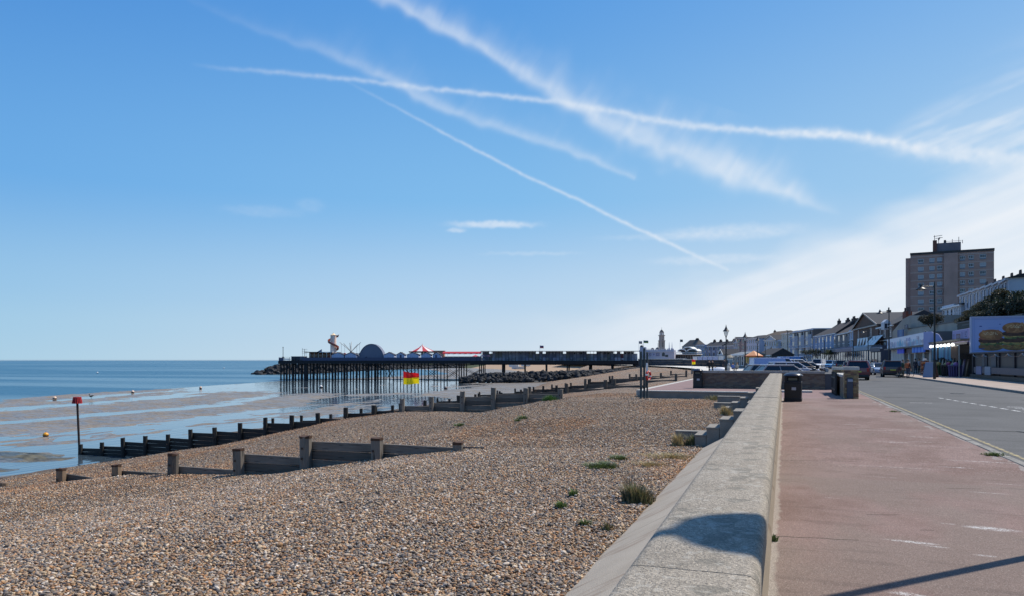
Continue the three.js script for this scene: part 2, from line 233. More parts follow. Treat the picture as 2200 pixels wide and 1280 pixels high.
// distance of the water's edge from the coast line
const shorePts = [[0, 868], [35, 857], [150, 847], [300, 838], [450, 827], [600, 817.5], [760, 812], [1000, 803]].map(([u, v]) => gnd(u, v, SEA));
const shoreT = (s) => table(shorePts.map((p) => [p.s, coast(Math.max(p.s, 40)) + 7.5 - p.a]))(s);
const mudMap = tex(1024, 1024, (x, y) => { const f = fbm(x * 4, y * 4, 5, 241, 4, 4), r = fbm(x * 22, y * 60, 3, 243, 22, 60), w = sstep(0.62, 0.75, fbm(x * 16, y * 40, 3, 245, 16, 40)); return mix3(mix3([0.125, 0.1, 0.075], [0.29, 0.24, 0.185], f * 0.5 + r * 0.5), [0.07, 0.068, 0.062], w * 0.5); }, [0.07, 0.07]);
const mudRough = tex(512, 512, (x, y) => 0.30 + 0.5 * sstep(0.4, 0.62, fbm(x * 10, y * 24, 4, 247, 10, 24)), [0.07, 0.07], false);
const mudBump = tex(1024, 1024, (x, y) => fbm(x * 30, y * 80, 3, 249, 30, 80), [0.07, 0.07], false);
const mud = structure(mesh('mudflat', sheet([...steps(-400, -150, 220), ...steps(-149.4, -34, 230)], [...steps(20, -20, 20), ...steps(-20.6, -140, 190), ...steps(-141, -470, 170)], (a, s) => Math.min(mudY(a, s), SEA + 0.9), (a, s) => { const k = Math.exp(-Math.pow((a + 47.5) / 5, 2) - Math.pow((s - 34.6) / 1.8, 2)) + Math.exp(-Math.pow((a + 43.5) / 2.4, 2) - Math.pow((s - 30) / 1.4, 2)), f = fbm(a * 2.2, s * 2.2, 3, 243); return mix3([0.95 + 0.1 * f, 0.95 + 0.1 * f, 0.95 + 0.1 * f], f > 0.5 ? [0.55, 0.6, 0.5] : [0.25, 0.28, 0.22], clamp(k * 1.6)); }), std({ vertexColors: true, map: mudMap, roughnessMap: mudRough, roughness: 1, bumpMap: mudBump, bumpScale: 0.12 })));
const waveBump = (seed, fx, fy) => tex(1024, 1024, (x, y) => fbm(x * fx, y * fy, 4, seed, fx, fy), [1, 1], false);
{
  const far = [], sh = shorePts.map((p) => [p.a, -p.s]);
  const pools = new THREE.PlaneGeometry(1500, 1500, 1, 1); pools.rotateX(-Math.PI / 2); pools.translate(-600, SEA, -300); planeUV(pools, 14, 30);
  structure(mesh('tidal_water', pools, std({ color: rgb(0.05, 0.075, 0.095), roughness: 0.05, bumpMap: waveBump(251, 30, 10), bumpScale: 0.02 })));
  const outline = [[-260, 700], ...sh.map(([x, z]) => [x + 1, z]), [120, -700], [9000, -9000], [4000, -19000], [-18000, -19000], [-22000, 2000], [-900, 2000]];
  const g = new THREE.ShapeGeometry(new THREE.Shape(outline.map(([x, z]) => new THREE.Vector2(x, -z)))); g.rotateX(-Math.PI / 2); g.translate(0, SEA + 0.006, 0); planeUV(g, 26, 60);
  structure(mesh('sea', g, std({ map: tex(512, 512, (x, y) => mix3([0.02, 0.09, 0.14], [0.1, 0.185, 0.225], sstep(0.42, 0.7, fbm(x * 5, y * 24, 5, 257, 5, 24))), [0.03, 0.09]), roughness: 0.32, bumpMap: waveBump(253, 40, 16), bumpScale: 0.35 })));
}
// shingle: a sheet for the bulk of it, single stones over the part that shows them
const pebbleCol = [[0.333, 0.229, 0.143], [0.271, 0.156, 0.074], [0.157, 0.126, 0.103], [0.261, 0.197, 0.147], [0.447, 0.381, 0.315], [0.071, 0.06, 0.055], [0.328, 0.17, 0.076], [0.4, 0.298, 0.189], [0.186, 0.107, 0.061], [0.133, 0.118, 0.109]];
function pebbleTex(seed, n) {
  const pts = []; for (let j = 0; j < n; j++) for (let i = 0; i < n; i++) pts.push([i + hash(i, j, seed), j + hash(i, j, seed + 1), hash(i, j, seed + 2), hash(i, j, seed + 3)]);
  const look = (x, y) => { const fx = x * n, fy = y * n, ix = Math.floor(fx), iy = Math.floor(fy); let d1 = 9, d2 = 9, b = null; for (let dy = -1; dy <= 1; dy++) for (let dx = -1; dx <= 1; dx++) { const ci = ((ix + dx) % n + n) % n, cj = ((iy + dy) % n + n) % n, p = pts[cj * n + ci], ex = fx - (ix + dx + p[0] - ci), ey = fy - (iy + dy + p[1] - cj); const px = fx - (ix + dx) - (p[0] - ci), py = fy - (iy + dy) - (p[1] - cj), d = Math.hypot(px * (0.8 + 0.5 * p[3]), py); if (d < d1) { d2 = d1; d1 = d; b = p; } else if (d < d2) d2 = d; } return [d1, d2, b]; };
  return look;
}
const pl = pebbleTex(301, 110);
const shingleMap = tex(2048, 2048, (x, y) => { const [d1, d2, p] = pl(x, y), c = pebbleCol[Math.floor(p[2] * 9.99)], k = (0.75 + 0.5 * p[3]); return c.map((q) => q * k); }, [1 / 4.6, 1 / 4.6]);
const shingleBump = tex(2048, 2048, (x, y) => { const [d1, d2] = pl(x, y); return sstep(0, 0.5, d2 - d1); }, [1 / 4.6, 1 / 4.6], false);
const tintAt = (a, s) => { const f = fbm(a * 0.22, s * 0.12, 4, 311), g = fbm(a * 0.9 + 30, s * 0.5, 3, 313); const warm = sstep(0.5, 0.68, f), grey = sstep(0.52, 0.7, g); let c = mix3([1.02, 1, 0.97], [1.16, 0.9, 0.66], warm * 0.75); c = mix3(c, [0.88, 0.9, 0.92], grey * 0.6); return c; };
const wetAt = (h) => sstep(-3.9, -4.5, h);
const shingleMat = std({ map: shingleMap, bumpMap: shingleBump, bumpScale: 0.022, roughness: 0.85, vertexColors: true });
structure(mesh('shingle_beach', sheet([...steps(-70, -34, 36), ...steps(-33.5, -0.4, 132)], [...steps(8, -60, 200), ...steps(-61, -300, 120)], (a, s) => { const t = beachY(a, s); return s > 39.4 && a > -7.3 ? Math.min(t, -0.9) : t - 0.035; }, (a, s, h) => tintAt(a, s).map((q) => q * lerp(0.92, 0.5, wetAt(h)))), shingleMat));

{ // single pebbles
  const R = rng(77), g0 = new THREE.IcosahedronGeometry(1, 1), forms = [];
  for (let k = 0; k < 3; k++) { const g = mergeVertices((() => { const q = g0.clone(); q.deleteAttribute('uv'); q.deleteAttribute('normal'); return q; })()), p = g.attributes.position; for (let i = 0; i < p.count; i++) { const r = 0.82 + 0.36 * hash(i, k, 401), x = p.getX(i) * r, y = p.getY(i) * r * (0.55 + 0.1 * k), z = p.getZ(i) * r * (0.7 + 0.12 * k); p.setXYZ(i, x, y, z); } g.computeVertexNormals(); forms.push(g); }
  const lists = [[], [], []], tone = [[], [], []], q = new THREE.Quaternion(), e = new THREE.Euler(), m4 = new THREE.Matrix4(), sc = new THREE.Vector3(), pos = new THREE.Vector3();
  const drop = (a, s, r, big) => {
    if (a > -1.0 || a < -44) return; const apron = -0.86 - 0.33; const h = beachY(a, s); if (h < -4.62) return; if (s > 38.9 && a > -7.5) return;
    if (a > -2.1 + 0.1 * fbm(s * 1.3, 2, 3, 71) && s < 20.6) return; if (a > -2.0 && s >= 20.6 && s < 33) return;
    const k = Math.floor(R() * 3), size = r * (0.62 + 0.75 * R() * R() + (R() < 0.03 ? 0.55 : 0)) * (big ?? 1);
    e.set((R() - 0.5) * 0.9, R() * 6.28, (R() - 0.5) * 0.9); q.setFromEuler(e); sc.set(size * (1.05 + 0.5 * R()), size, size); pos.set(a, h - 0.02 + size * (R() * (Math.hypot(a, s) < 14 ? 1.4 : 0.9) - 0.2), -s);
    lists[k].push(m4.compose(pos, q, sc).clone());
    const t = tintAt(a, s), c = pebbleCol[Math.floor(Math.pow(R(), 1.0) * 9.99)], v = (0.72 + 0.55 * R()) * lerp(1.12, 0.55, wetAt(h)) * (R() < 0.05 ? 1.35 : 1); tone[k].push(c[0] * t[0] * v, c[1] * t[1] * v, c[2] * t[2] * v);
  };
  for (let r = 3.2; r < 46;) {
    const g = r < 9 ? 0.0275 : r < 14 ? 0.03 : r < 20 ? 0.038 : r < 28 ? 0.055 : r < 36 ? 0.1 : 0.16, size = r < 9 ? 0.0192 : r < 14 ? 0.0185 : 0.02, n = Math.ceil(1.42 * r / g);
    for (let i = 0; i < n; i++) { const th = YAW + 0.76 - (i + R()) * 1.42 / n, rr = r + R() * g, a = -Math.sin(th) * rr, s = Math.cos(th) * rr; drop(a, s, size); }
    r += g;
  }
  const gp = new THREE.Group(); gp.name = 'pebbles'; scene.add(gp); gp.userData = { kind: 'stuff', label: 'loose brown, grey and white pebbles covering the upper beach', category: 'pebbles' };
  const mat = std({ color: 0xffffff, roughness: 0.7 });
  forms.forEach((g, k) => { const im = new THREE.InstancedMesh(g, mat, lists[k].length); lists[k].forEach((m, i) => im.setMatrixAt(i, m)); im.instanceColor = new THREE.InstancedBufferAttribute(new Float32Array(tone[k]), 3); im.name = 'pebble_layer' + (k ? '_00' + k : ''); im.castShadow = im.receiveShadow = true; im.userData.kind = 'stuff'; gp.add(im); });
  console.log('pebbles', lists.map((l) => l.length).join(' '));
}

// ---------------------------------------------------------------- promenade, kerb, road
const KERB = 3.38, ROADY = -0.12;
function pavePatch(w, h, a0, a1, s0, s1, seed) {                 // one stretch of red asphalt with its own cracks, scuffs and stains
  const R = rng(seed), lines = [], scuffs = [];
  if (seed === 1) { lines.push([-0.1, 0.62, 7.18, 7.26], [-0.1, 0.7, 4.4, 4.42], [0.8, 1.12, 8.5, 8.6], [1.2, 1.32, 7.9, 7.95], [1.9, 2.3, 10.6, 10.7]); scuffs.push([1.85, 8.2, 0.24, 0.1, 1.0], [1.05, 7.36, 0.24, 0.05, 0.85], [1.22, 7.25, 0.12, 0.03, 0.7], [1.55, 7.05, 0.1, 0.03, 0.6], [0.8, 5.7, 0.14, 0.06, 0.8], [1.5, 8.3, 0.1, 0.02, 0.5], [2.3, 10.4, 0.3, 0.02, 0.5], [2.7, 11.2, 0.3, 0.02, 0.5], [0.5, 9.4, 0.15, 0.015, 0.4], [1.3, 11.3, 0.3, 0.015, 0.45]); }
  else { lines.push([-0.1, 1.08, 12.65, 12.9], [-0.1, 1.35, 23.7, 23.9], [0.8, 3.3, 28.9, 28.7], [1.6, 2.6, 18.4, 18.3]); scuffs.push([2.4, 12.7, 0.26, 0.04, 0.9], [2.0, 16.2, 0.32, 0.05, 0.9], [2.7, 17.5, 0.4, 0.04, 0.7], [1.6, 20.3, 0.4, 0.05, 0.6]); for (let i = 0; i < 26; i++) scuffs.push([0.7 + 2.4 * R(), s0 + (s1 - s0) * R(), 0.15 + 0.7 * R(), 0.02 + 0.03 * R(), 0.25 + 0.4 * R()]); }
  return tex(w, h, (x, y) => {
    const a = lerp(a0, a1, x), s = lerp(s0, s1, y), f = fbm(a * 1.1, s * 0.8, 4, 501), g = fbm(a * 5, s * 5, 3, 503), n = hash(Math.floor(x * w), Math.floor(y * h), 505), n2 = hash(Math.floor(x * w / 2), Math.floor(y * h / 2), 507);
    let c = mix3([0.168, 0.104, 0.084], [0.228, 0.152, 0.13], sstep(0.3, 0.7, f * 0.7 + g * 0.3));
    c = mix3(c, [0.185, 0.14, 0.115], (s < 11 ? 0.7 : 0.35) * sstep(0.42, 0.62, fbm(a * 0.9 + 3, s * 0.45, 4, 509)));     // worn to the grey stone underneath
    c = c.map((q) => q * (0.52 + 0.5 * n + 0.46 * n2)); if (n > 0.985) c = [0.5, 0.46, 0.42]; if (n < 0.02) c = c.map((q) => q * 0.5);
    const st = sstep(0.64, 0.74, fbm(a * 1.5 + 9, s * 6, 4, 511)); c = c.map((q) => q * (1 - 0.14 * st));
    for (const [x0, x1, y0, y1] of lines) { if (a < x0 || a > x1) continue; const yy = lerp(y0, y1, (a - x0) / (x1 - x0)) + (fbm(a * 9, 3, 3, 513) - 0.5) * 0.05; const d = Math.abs(s - yy); if (d < 0.012) c = c.map((q) => q * 0.28); }
    for (const [xa, ys, ww, hh, o] of scuffs) { const d = Math.hypot((a - xa) / ww, (s - ys - (a - xa) * 0.12 * -1) / hh); if (d < 1.3) { const k = o * sstep(1.2, 0.3, d) * sstep(0.36, 0.6, 0.6 * fbm(a * 22, s * 30, 3, 517) + 0.4 * n2); c = mix3(c, [0.58, 0.57, 0.55], k); } }
    if (a < 0.0) { const k = sstep(-0.045, -0.085, a + (g - 0.5) * 0.09); c = mix3(c, [0.35, 0.31, 0.26].map((q) => q * (0.5 + n)), k * 0.7); }
    if (a > 3.05 && fbm(a * 8, s * 1.5, 3, 519) > 0.55 + (3.38 - a)) c = mix3(c, [0.3, 0.28, 0.26], 0.6);
    return c;
  });
}
{
  const bump = tex(512, 512, grain(521, 512), [1, 1], false), prom = new THREE.Group(); prom.name = 'promenade'; scene.add(prom); structure(prom);
  const strip = (a0, a1, s0, s1, map, y = 0) => { const g = sheet([a0, (a0 + a1) / 2, a1], steps(-s0, -s1, 8), () => y), uv = g.attributes.uv; for (let i = 0; i < uv.count; i++) uv.setXY(i, (uv.getX(i) - a0) / (a1 - a0), (-uv.getY(i) - s0) / (s1 - s0)); const b = bump.clone(); b.repeat.set((a1 - a0), (s1 - s0)); b.needsUpdate = true; const m = mesh('asphalt_strip', g, std({ map, bumpMap: b, bumpScale: 0.006, roughness: 0.92 }), prom); return m; };
  strip(-0.2, KERB, -6, 3, pavePatch(256, 512, -0.2, KERB, -6, 3, 3)); strip(-0.2, KERB, 3, 12, pavePatch(1024, 2048, -0.2, KERB, 3, 12, 1)); strip(-0.2, KERB, 12, 34, pavePatch(512, 2048, -0.2, KERB, 12, 34, 2));
  mesh('asphalt_strip', planeUV(sheet([-7.2, -2, KERB], steps(-39.75, -70, 6), () => 0)), M.redPave, prom); mesh('asphalt_strip', planeUV(sheet([-0.6, 1.5, KERB], [-34, -39.75], () => 0)), M.redPave, prom);
  // beyond, pale concrete whitened to imitate sun glare, swinging left with the bay
  const ss = steps(70, 330, 60), p = [], uv = [], id = []; ss.forEach((s, i) => { const l = coast(s) + 0.2, r = Math.min(KERB - Math.max(0, s - 90) * 0.0, coast(s) + 11); p.push(l, 0, -s, r, 0, -s); uv.push(l, s, r, s); if (i) id.push(2 * i - 2, 2 * i - 1, 2 * i, 2 * i - 1, 2 * i + 1, 2 * i); });
  const g = new THREE.BufferGeometry(); g.setAttribute('position', new THREE.Float32BufferAttribute(p, 3)); g.setAttribute('uv', new THREE.Float32BufferAttribute(uv, 2)); g.setIndex(id); g.computeVertexNormals(); mesh('paving', g, std({ map: M.paleConcrete.map, roughness: 0.8, color: rgb(1.35, 1.33, 1.3) }), prom);
  // the platform edge at the head of the beach steps
  mesh('edge_beam', [boxUV(rbox(6.6, 0.07, 0.42, 0.02, -3.95, -0.033, -39.72))], M.paleConcrete, prom); mesh('edge_beam', [boxUV(rbox(0.34, 0.3, 30, 0.02, -7.3, -0.14, -54.8))], M.paleConcrete, prom);
  mesh('retaining_face', [boxUV(box(6.56, 1.2, 0.36, -3.95, -0.67, -39.74)), boxUV(box(0.28, 1.2, 35, -7.28, -0.9, -57))], M.stepConcrete, prom);  // face in darker concrete than the beam, to imitate its shade
  mesh('curb_slab', boxUV(rbox(1.9, 0.12, 0.5, 0.03, 0.35, 0.04, -39.6)), M.paleConcrete, prom);
}
{ // kerb of single stones
  const k = new THREE.Group(); k.name = 'kerb'; scene.add(k); structure(k); const g = boxUV(rbox(0.14, 0.3, 0.905, 0.015, 0, -0.139, 0)), R = rng(9), mats = [0.85, 1, 1.15].map((q) => std({ map: M.kerb.map, color: rgb(q, q * 0.99, q * 0.96), roughness: 0.9 }));
  for (let s = 1, i = 0; s < 132; s += 0.915, i++) { const m = mesh('kerb_stone', g, mats[R() * 3 | 0], k); m.position.set(KERB + 0.07 + (R() - 0.5) * 0.012, (R() - 0.5) * 0.012, -s); m.rotation.y = (R() - 0.5) * 0.012; }
}
const roadC = table([[-20, 7.9], [120, 7.9], [160, 7.2], [200, 4.6], [240, 0.5], [300, -10], [400, -44], [520, -110]]);     // middle of the road
const ribbon = (l, r, y, s0, s1, n, ul = 1) => { const p = [], uv = [], id = []; steps(s0, s1, n).forEach((s, i) => { const a = roadC(s) + l, b = roadC(s) + r; p.push(a, y, -s, b, y, -s); uv.push(a / ul, s / ul, b / ul, s / ul); if (i) id.push(2 * i - 2, 2 * i - 1, 2 * i, 2 * i - 1, 2 * i + 1, 2 * i); }); const g = new THREE.BufferGeometry(); g.setAttribute('position', new THREE.Float32BufferAttribute(p, 3)); g.setAttribute('uv', new THREE.Float32BufferAttribute(uv, 2)); g.setIndex(id); g.computeVertexNormals(); return g; };
structure(mesh('road', ribbon(-8, 3.7, ROADY, -20, 520, 120), M.asphalt));
{
  const mk = new THREE.Group(); mk.name = 'road_markings'; scene.add(mk); structure(mk); const worn = std({ map: tex(512, 512, (x, y) => { const w = sstep(0.35, 0.62, fbm(x * 20, y * 20, 4, 531, 20, 20)); return mix3([0.12, 0.115, 0.1], [0.36, 0.29, 0.15], w); }, [1, 1]), roughness: 0.9 }), wornW = std({ map: tex(512, 512, (x, y) => { const w = sstep(0.3, 0.5, fbm(x * 20, y * 20, 4, 533, 20, 20)); return mix3([0.14, 0.14, 0.14], [0.66, 0.66, 0.64], w); }, [1, 1]), roughness: 0.9 });
  for (const o of [0.28, 0.5]) mesh('yellow_line', planeUV(sheet([KERB + o, KERB + o + 0.085], steps(-2, -60, 30), () => ROADY + 0.004)), worn, mk);
  for (let i = 0; i < 10; i++) { const s = 28.2 + i * 1.08, a = 6.62 + (38.5 - s) * 0.085; const g = planeUV(sheet([-0.05, 0.06], [0, -0.62], () => ROADY + 0.004)); g.rotateY(0.085); g.translate(a, 0, -s); mesh('white_dash', g, wornW, mk); }
  for (let i = 0; i < 4; i++) { const g = planeUV(sheet([0, 1.5], [0, -0.16], () => ROADY + 0.005)); g.rotateY(-0.25); g.translate(7.75 - i * 0.02, 0, -(29.4 + i * 0.85)); mesh('hatch_bar', g, wornW, mk); }
  { const g = planeUV(sheet([0, 0.8], [0, -0.1], () => ROADY + 0.004)); g.translate(4.75, 0, -33.7); mesh('white_dash', g, wornW, mk); }
  // tar patches, a manhole cover and a gully grate
  const tar = std({ color: rgb(0.035, 0.034, 0.036), roughness: 0.8, map: M.asphalt.bumpMap }), R = rng(19); for (let i = 0; i < 9; i++) { const w = 0.5 + 2.2 * R(), d = 0.12 + 0.3 * R(); const g = planeUV(sheet(steps(-w / 2, w / 2, 8), [0.5 * d, 0, -0.5 * d], (x, z) => ROADY + 0.0035)); const p = g.attributes.position; for (let k = 0; k < p.count; k++) p.setZ(k, p.getZ(k) * (0.4 + 0.9 * hash(k, i, 3))); g.translate(4.5 + 6 * R(), 0, -(14 + 50 * R())); mesh('tar_patch', g, tar, mk); }
}
{ const ir = paint(0.06, 0.058, 0.055, 0.6); for (const [a, s, l] of [[5.6, 21, 'round iron manhole cover in the near lane of the road'], [8.4, 44, 'round iron manhole cover in the far lane of the road']]) { const t = thing('manhole_cover', l, 'manhole cover', P3(a, ROADY, s), 0, 'iron covers in the road'); mesh('rim', cyl(0.34, 0.34, 0.012, 0, 0, 0, 28), ir, t); mesh('lid', cyl(0.3, 0.3, 0.017, 0, 0, 0, 28), paint(0.045, 0.043, 0.04, 0.55), t); } }
structure(mesh('pavement', ribbon(3.72, 9.4, 0.0, -20, 420, 110), std({ map: tex(512, 512, (x, y) => { const t = 8, e = Math.min((x * t) % 1, 1 - (x * t) % 1, (y * t) % 1, 1 - (y * t) % 1), f = fbm(x * 5, y * 5, 4, 541, 5, 5); return mix3([0.33, 0.25, 0.2], [0.42, 0.34, 0.28], f).map((q) => q * (e < 0.05 ? 0.7 : 1) * (0.9 + 0.2 * hash(Math.floor(x * t), Math.floor(y * t), 543))); }, [0.2, 0.2]), roughness: 0.9 })));
structure(mesh('far_kerb', ribbon(3.58, 3.74, 0.006, -20, 420, 110), M.kerb)); structure(mesh('far_kerb_face', (() => { const g = ribbon(3.58, 3.581, 0, -20, 420, 110), p = g.attributes.position; for (let i = 0; i < p.count; i++) p.setY(i, i % 2 ? 0.006 : -0.14); g.computeVertexNormals(); return g; })(), M.kerb));
// land under the town, rising behind the shops
const hillY = (a, s) => { const x = a - Math.min(roadC(s) + 9, 17); return x < 0.5 ? -0.3 : -0.3 + 12 * sstep(3, 26, x) * sstep(330, 60, s) + 6 * sstep(20, 80, x) * sstep(600, 200, s) + (fbm(a * 0.1, s * 0.1, 3, 551) - 0.5) * 1.4 * sstep(2, 8, x); };
structure(mesh('hill_terrain', sheet([...steps(-420, 0, 40), ...steps(4, 120, 48), ...steps(140, 2400, 14)], steps(60, -1400, 150), (a, s) => a < coast(Math.max(40, s)) + (s > 222 ? 14 : 3) ? -7 : a < 16 ? (s < 39 && a < 0 ? -7 : -0.3) : hillY(a, s)), std({ map: tex(512, 512, (x, y) => mix3([0.045, 0.06, 0.025], [0.12, 0.125, 0.06], fbm(x * 8, y * 8, 5, 553, 8, 8)), [0.1, 0.1]), roughness: 1 })));

// pale sand beyond the pier
structure(mesh('far_sand', sheet(steps(-260, -20, 80), steps(-228, -470, 60), (a, s) => { const t = coast(s) + 16 - a; return Math.min(0.25, 0.2 - 0.2 * Math.max(0, t - 8)) + (fbm(a * 0.2, s * 0.2, 3, 561) - 0.5) * 0.2 - (t > 70 ? (t - 70) * 0.05 : 0); }), std({ map: tex(512, 512, (x, y) => mix3([0.36, 0.235, 0.14], [0.46, 0.32, 0.2], fbm(x * 8, y * 8, 5, 563, 8, 8)), [0.1, 0.1]), roughness: 0.95 })));

// ---------------------------------------------------------------- the sea wall beside the promenade
const wallTop = (s) => 0.795 + 0.0085 * s;
function sweepZ(prof, s0, s1, yof, n = 1) {                  // a cross-section (a, y) drawn along the wall, ends closed
  const p = [], uv = [], id = [], m = prof.length; let len = [0]; for (let i = 1; i < m; i++) len.push(len[i - 1] + Math.hypot(prof[i][0] - prof[i - 1][0], prof[i][1] - prof[i - 1][1]));
  for (let j = 0; j <= n; j++) { const s = lerp(s0, s1, j / n); for (let i = 0; i < m; i++) { p.push(prof[i][0], prof[i][1] + yof(s), -s); uv.push(len[i], s); } }
  for (let j = 0; j < n; j++) for (let i = 0; i < m - 1; i++) { const a = j * m + i, b = a + 1, c = a + m, d = c + 1; id.push(a, c, b, b, c, d); }
  for (const j of [0, n]) { const b0 = p.length / 3; for (let i = 0; i < m; i++) { const k = (j * m + i) * 3; p.push(p[k], p[k + 1], p[k + 2]); uv.push(prof[i][0], prof[i][1]); } for (let i = 1; i < m - 1; i++) j ? id.push(b0, b0 + i + 1, b0 + i) : id.push(b0, b0 + i, b0 + i + 1); }
  const g = new THREE.BufferGeometry(); g.setAttribute('position', new THREE.Float32BufferAttribute(p, 3)); g.setAttribute('uv', new THREE.Float32BufferAttribute(uv, 2)); g.setIndex(id);
  return toCreasedNormals(g, 0.6);
}
{
  const w = thing('sea_wall', 'long grey concrete sea wall with rounded coping running beside the red promenade', 'wall'); w.userData.kind = 'thing';
  const cop = []; const L = -0.58, Rr = -0.085, r = 0.05, th = 0.17; for (const [cx, cy, a0] of [[L + r, -th + 0.02, Math.PI * 1.5], [L + r * 1.2, -r * 1.2, Math.PI], [Rr - r, -r, Math.PI / 2], [Rr - 0.02, -th + 0.02, 0]]) { const rr = cy < -0.1 ? 0.02 : cx < -0.3 ? r * 1.2 : r; for (let i = 0; i <= 4; i++) { const an = a0 - (Math.PI / 2) * i / 4; cop.push([cx + rr * Math.cos(an), cy + rr * Math.sin(an)]); } }
  cop.push(cop[0]);
  const R = rng(5), ends = [-6, 2.83, 8.6, 14.5, 20.4, 26.3, 32.0];
  for (let i = 0; i < ends.length - 1; i++) { const dy = (R() - 0.5) * 0.008, dx = (R() - 0.5) * 0.008; mesh('coping_slab', sweepZ(cop.map(([a, y]) => [a + dx, y + dy]), ends[i] + 0.011, ends[i + 1] - 0.011, wallTop, 3), M.coping, w); }
  for (let i = 1; i < ends.length - 1; i++) mesh('mortar_joint', sweepZ([[L + 0.03, -th], [L + 0.02, -0.06], [L + 0.06, -0.014], [Rr - 0.06, -0.014], [Rr - 0.015, -0.06], [Rr - 0.03, -th], [L + 0.03, -th]], ends[i] - 0.0108, ends[i] + 0.0108, wallTop), paint(0.16, 0.17, 0.18, 0.9), w);
  const body = [[-0.52, -th - 3.2], [-0.52, -th], [-0.135, -th], [-0.135, -0.62], [-0.105, -0.68], [-0.105, -3.2], [-0.52, -th - 3.2]];
  mesh('wall_body', sweepZ(body, -6, 31.9, wallTop, 4), std({ map: M.apron.map, roughness: 0.95, color: rgb(0.68, 0.64, 0.58) }), w);
  // sloping concrete skirt on the beach side, cast in bays
  const ap = [[-0.5, 0.12], [-0.56, 0.1], [-2.7, -1.1], [-2.8, -1.7], [-0.5, -1.7], [-0.5, 0.12]], ae = [-6, 0.6, 4.9, 9.6, 14.2, 20.3];
  for (let i = 0; i < ae.length - 1; i++) mesh('apron_bay', sweepZ(ap.map(([a, y]) => [a, y + (R() - 0.5) * 0.004]), ae[i] + 0.004, ae[i + 1] - 0.004, () => 0, 2), M.apron, w);
}
{ // stray grit and weeds along the foot of the wall come with the plants below
  // beach steps: two flights of concrete blocks against the wall
  const flight = (s, corners, label, extra) => {
    const t = thing('beach_steps', label, 'steps', P3(-0.53, 0, s), 0, 'concrete steps from the wall to the beach'); const pts = corners.map(([u, v]) => onS(u, v, s));
    pts.forEach((p, i) => { const nx = pts[i + 1] ? pts[i + 1].a : -0.54, w = nx - p.a + 0.0, h = p.y + 1.7; if (w > 0.02) { const st = mesh('step', boxUV(rbox(w - 0.004, h, 1.15, 0.018, p.a + w / 2 + 0.53, p.y - h / 2 - 0.03, -0.575)), M.stepConcrete, t); mesh('tread', boxUV(rbox(w + 0.01, 0.045, 1.18, 0.012, p.a + w / 2 + 0.525, p.y - 0.022, -0.575)), M.stepConcrete, st); } });
    for (const [a, y, z, ww, dd] of extra) { mesh('slab', boxUV(rbox(ww, 0.36, dd, 0.02, a + 0.53, y - 0.14, -z)), M.stepConcrete, t); mesh('slab_top', boxUV(rbox(ww + 0.02, 0.04, dd + 0.02, 0.012, a + 0.53, y + 0.05, -z)), M.stepConcrete, t); }
    return t;
  };
  flight(20.5, [[1493, 933], [1518, 917], [1546.5, 899.5], [1576, 882], [1606, 864]], 'nearer flight of stepped concrete blocks going down from the wall to the shingle', [[-2.5, -0.5, 1.45, 0.9, 0.35]]);
  flight(30.0, [[1555, 875], [1571, 864], [1590, 854], [1607, 843], [1624, 833], [1642, 822]], 'farther flight of stepped concrete blocks beside the wall below the brick wall', [[-2.3, -0.2, 1.5, 0.8, 0.4], [-2.2, 0.02, 2.6, 0.9, 0.4]]);
}

// ---------------------------------------------------------------- bricks
const brickMats = [[0.17, 0.11, 0.08], [0.21, 0.145, 0.10], [0.15, 0.11, 0.09], [0.24, 0.17, 0.12], [0.19, 0.15, 0.12]].map((c) => std({ map: tex(128, 128, speck(601 + c[0] * 1000 | 0, [1, 1, 1], 0.28, 64)), color: rgb(...c), roughness: 0.9 }));
const buffMats = [[0.36, 0.25, 0.13], [0.42, 0.3, 0.16], [0.3, 0.2, 0.1], [0.27, 0.15, 0.085]].map((c) => std({ map: brickMats[0].map, color: rgb(...c), roughness: 0.9 }));
const mortar = paint(0.17, 0.15, 0.125, 0.95), brickG = rbox(0.215, 0.065, 0.1, 0.006), halfG = rbox(0.1025, 0.065, 0.1, 0.006);
const brickSpare = [];                                        // once a wall holds 300 single bricks the rest of it is one piece
function brickFace(parent, w, h, x, y, z, turn, mats, seed, depth = 0.1, most = 300) {   // bricks of one face: w along local x, bottom left at x, y, outer side at z, turned about y
  const R = rng(seed), cs = Math.cos(turn), sn = Math.sin(turn); const rest = mats.map(() => []);
  for (let j = 0, yy = 0.0375; yy < h; yy += 0.075, j++) for (let xx = j % 2 ? 0.0 : -0.1125; xx < w - 0.02; xx += 0.225) {
    const l = Math.max(xx, 0), r = Math.min(xx + 0.215, w), half = r - l < 0.2; if (r - l < 0.06) continue; const cx = (l + r) / 2, g = half ? halfG : brickG, px = x + cx * cs, pz = z - cx * sn, k = R() * mats.length | 0, out = (R() - 0.5) * 0.004;
    parent.userData.n = (parent.userData.n ?? 0) + 1;
    if (parent.userData.n <= most) { const m = mesh('brick', g, mats[k], parent); m.position.set(px + sn * (out - depth / 2), y + yy, pz + cs * (out - depth / 2)); m.rotation.y = turn; if (half) m.scale.x = (r - l) / 0.1025; }
    else { const q = g.clone(); if (half) q.scale((r - l) / 0.1025, 1, 1); q.rotateY(turn); q.translate(px + sn * (out - depth / 2), y + yy, pz + cs * (out - depth / 2)); rest[k].push(q); }
  }
  rest.forEach((l, k) => { if (l.length) { const m = mesh('brickwork', l, mats[k], parent); m.userData.kind = 'stuff'; } });
}
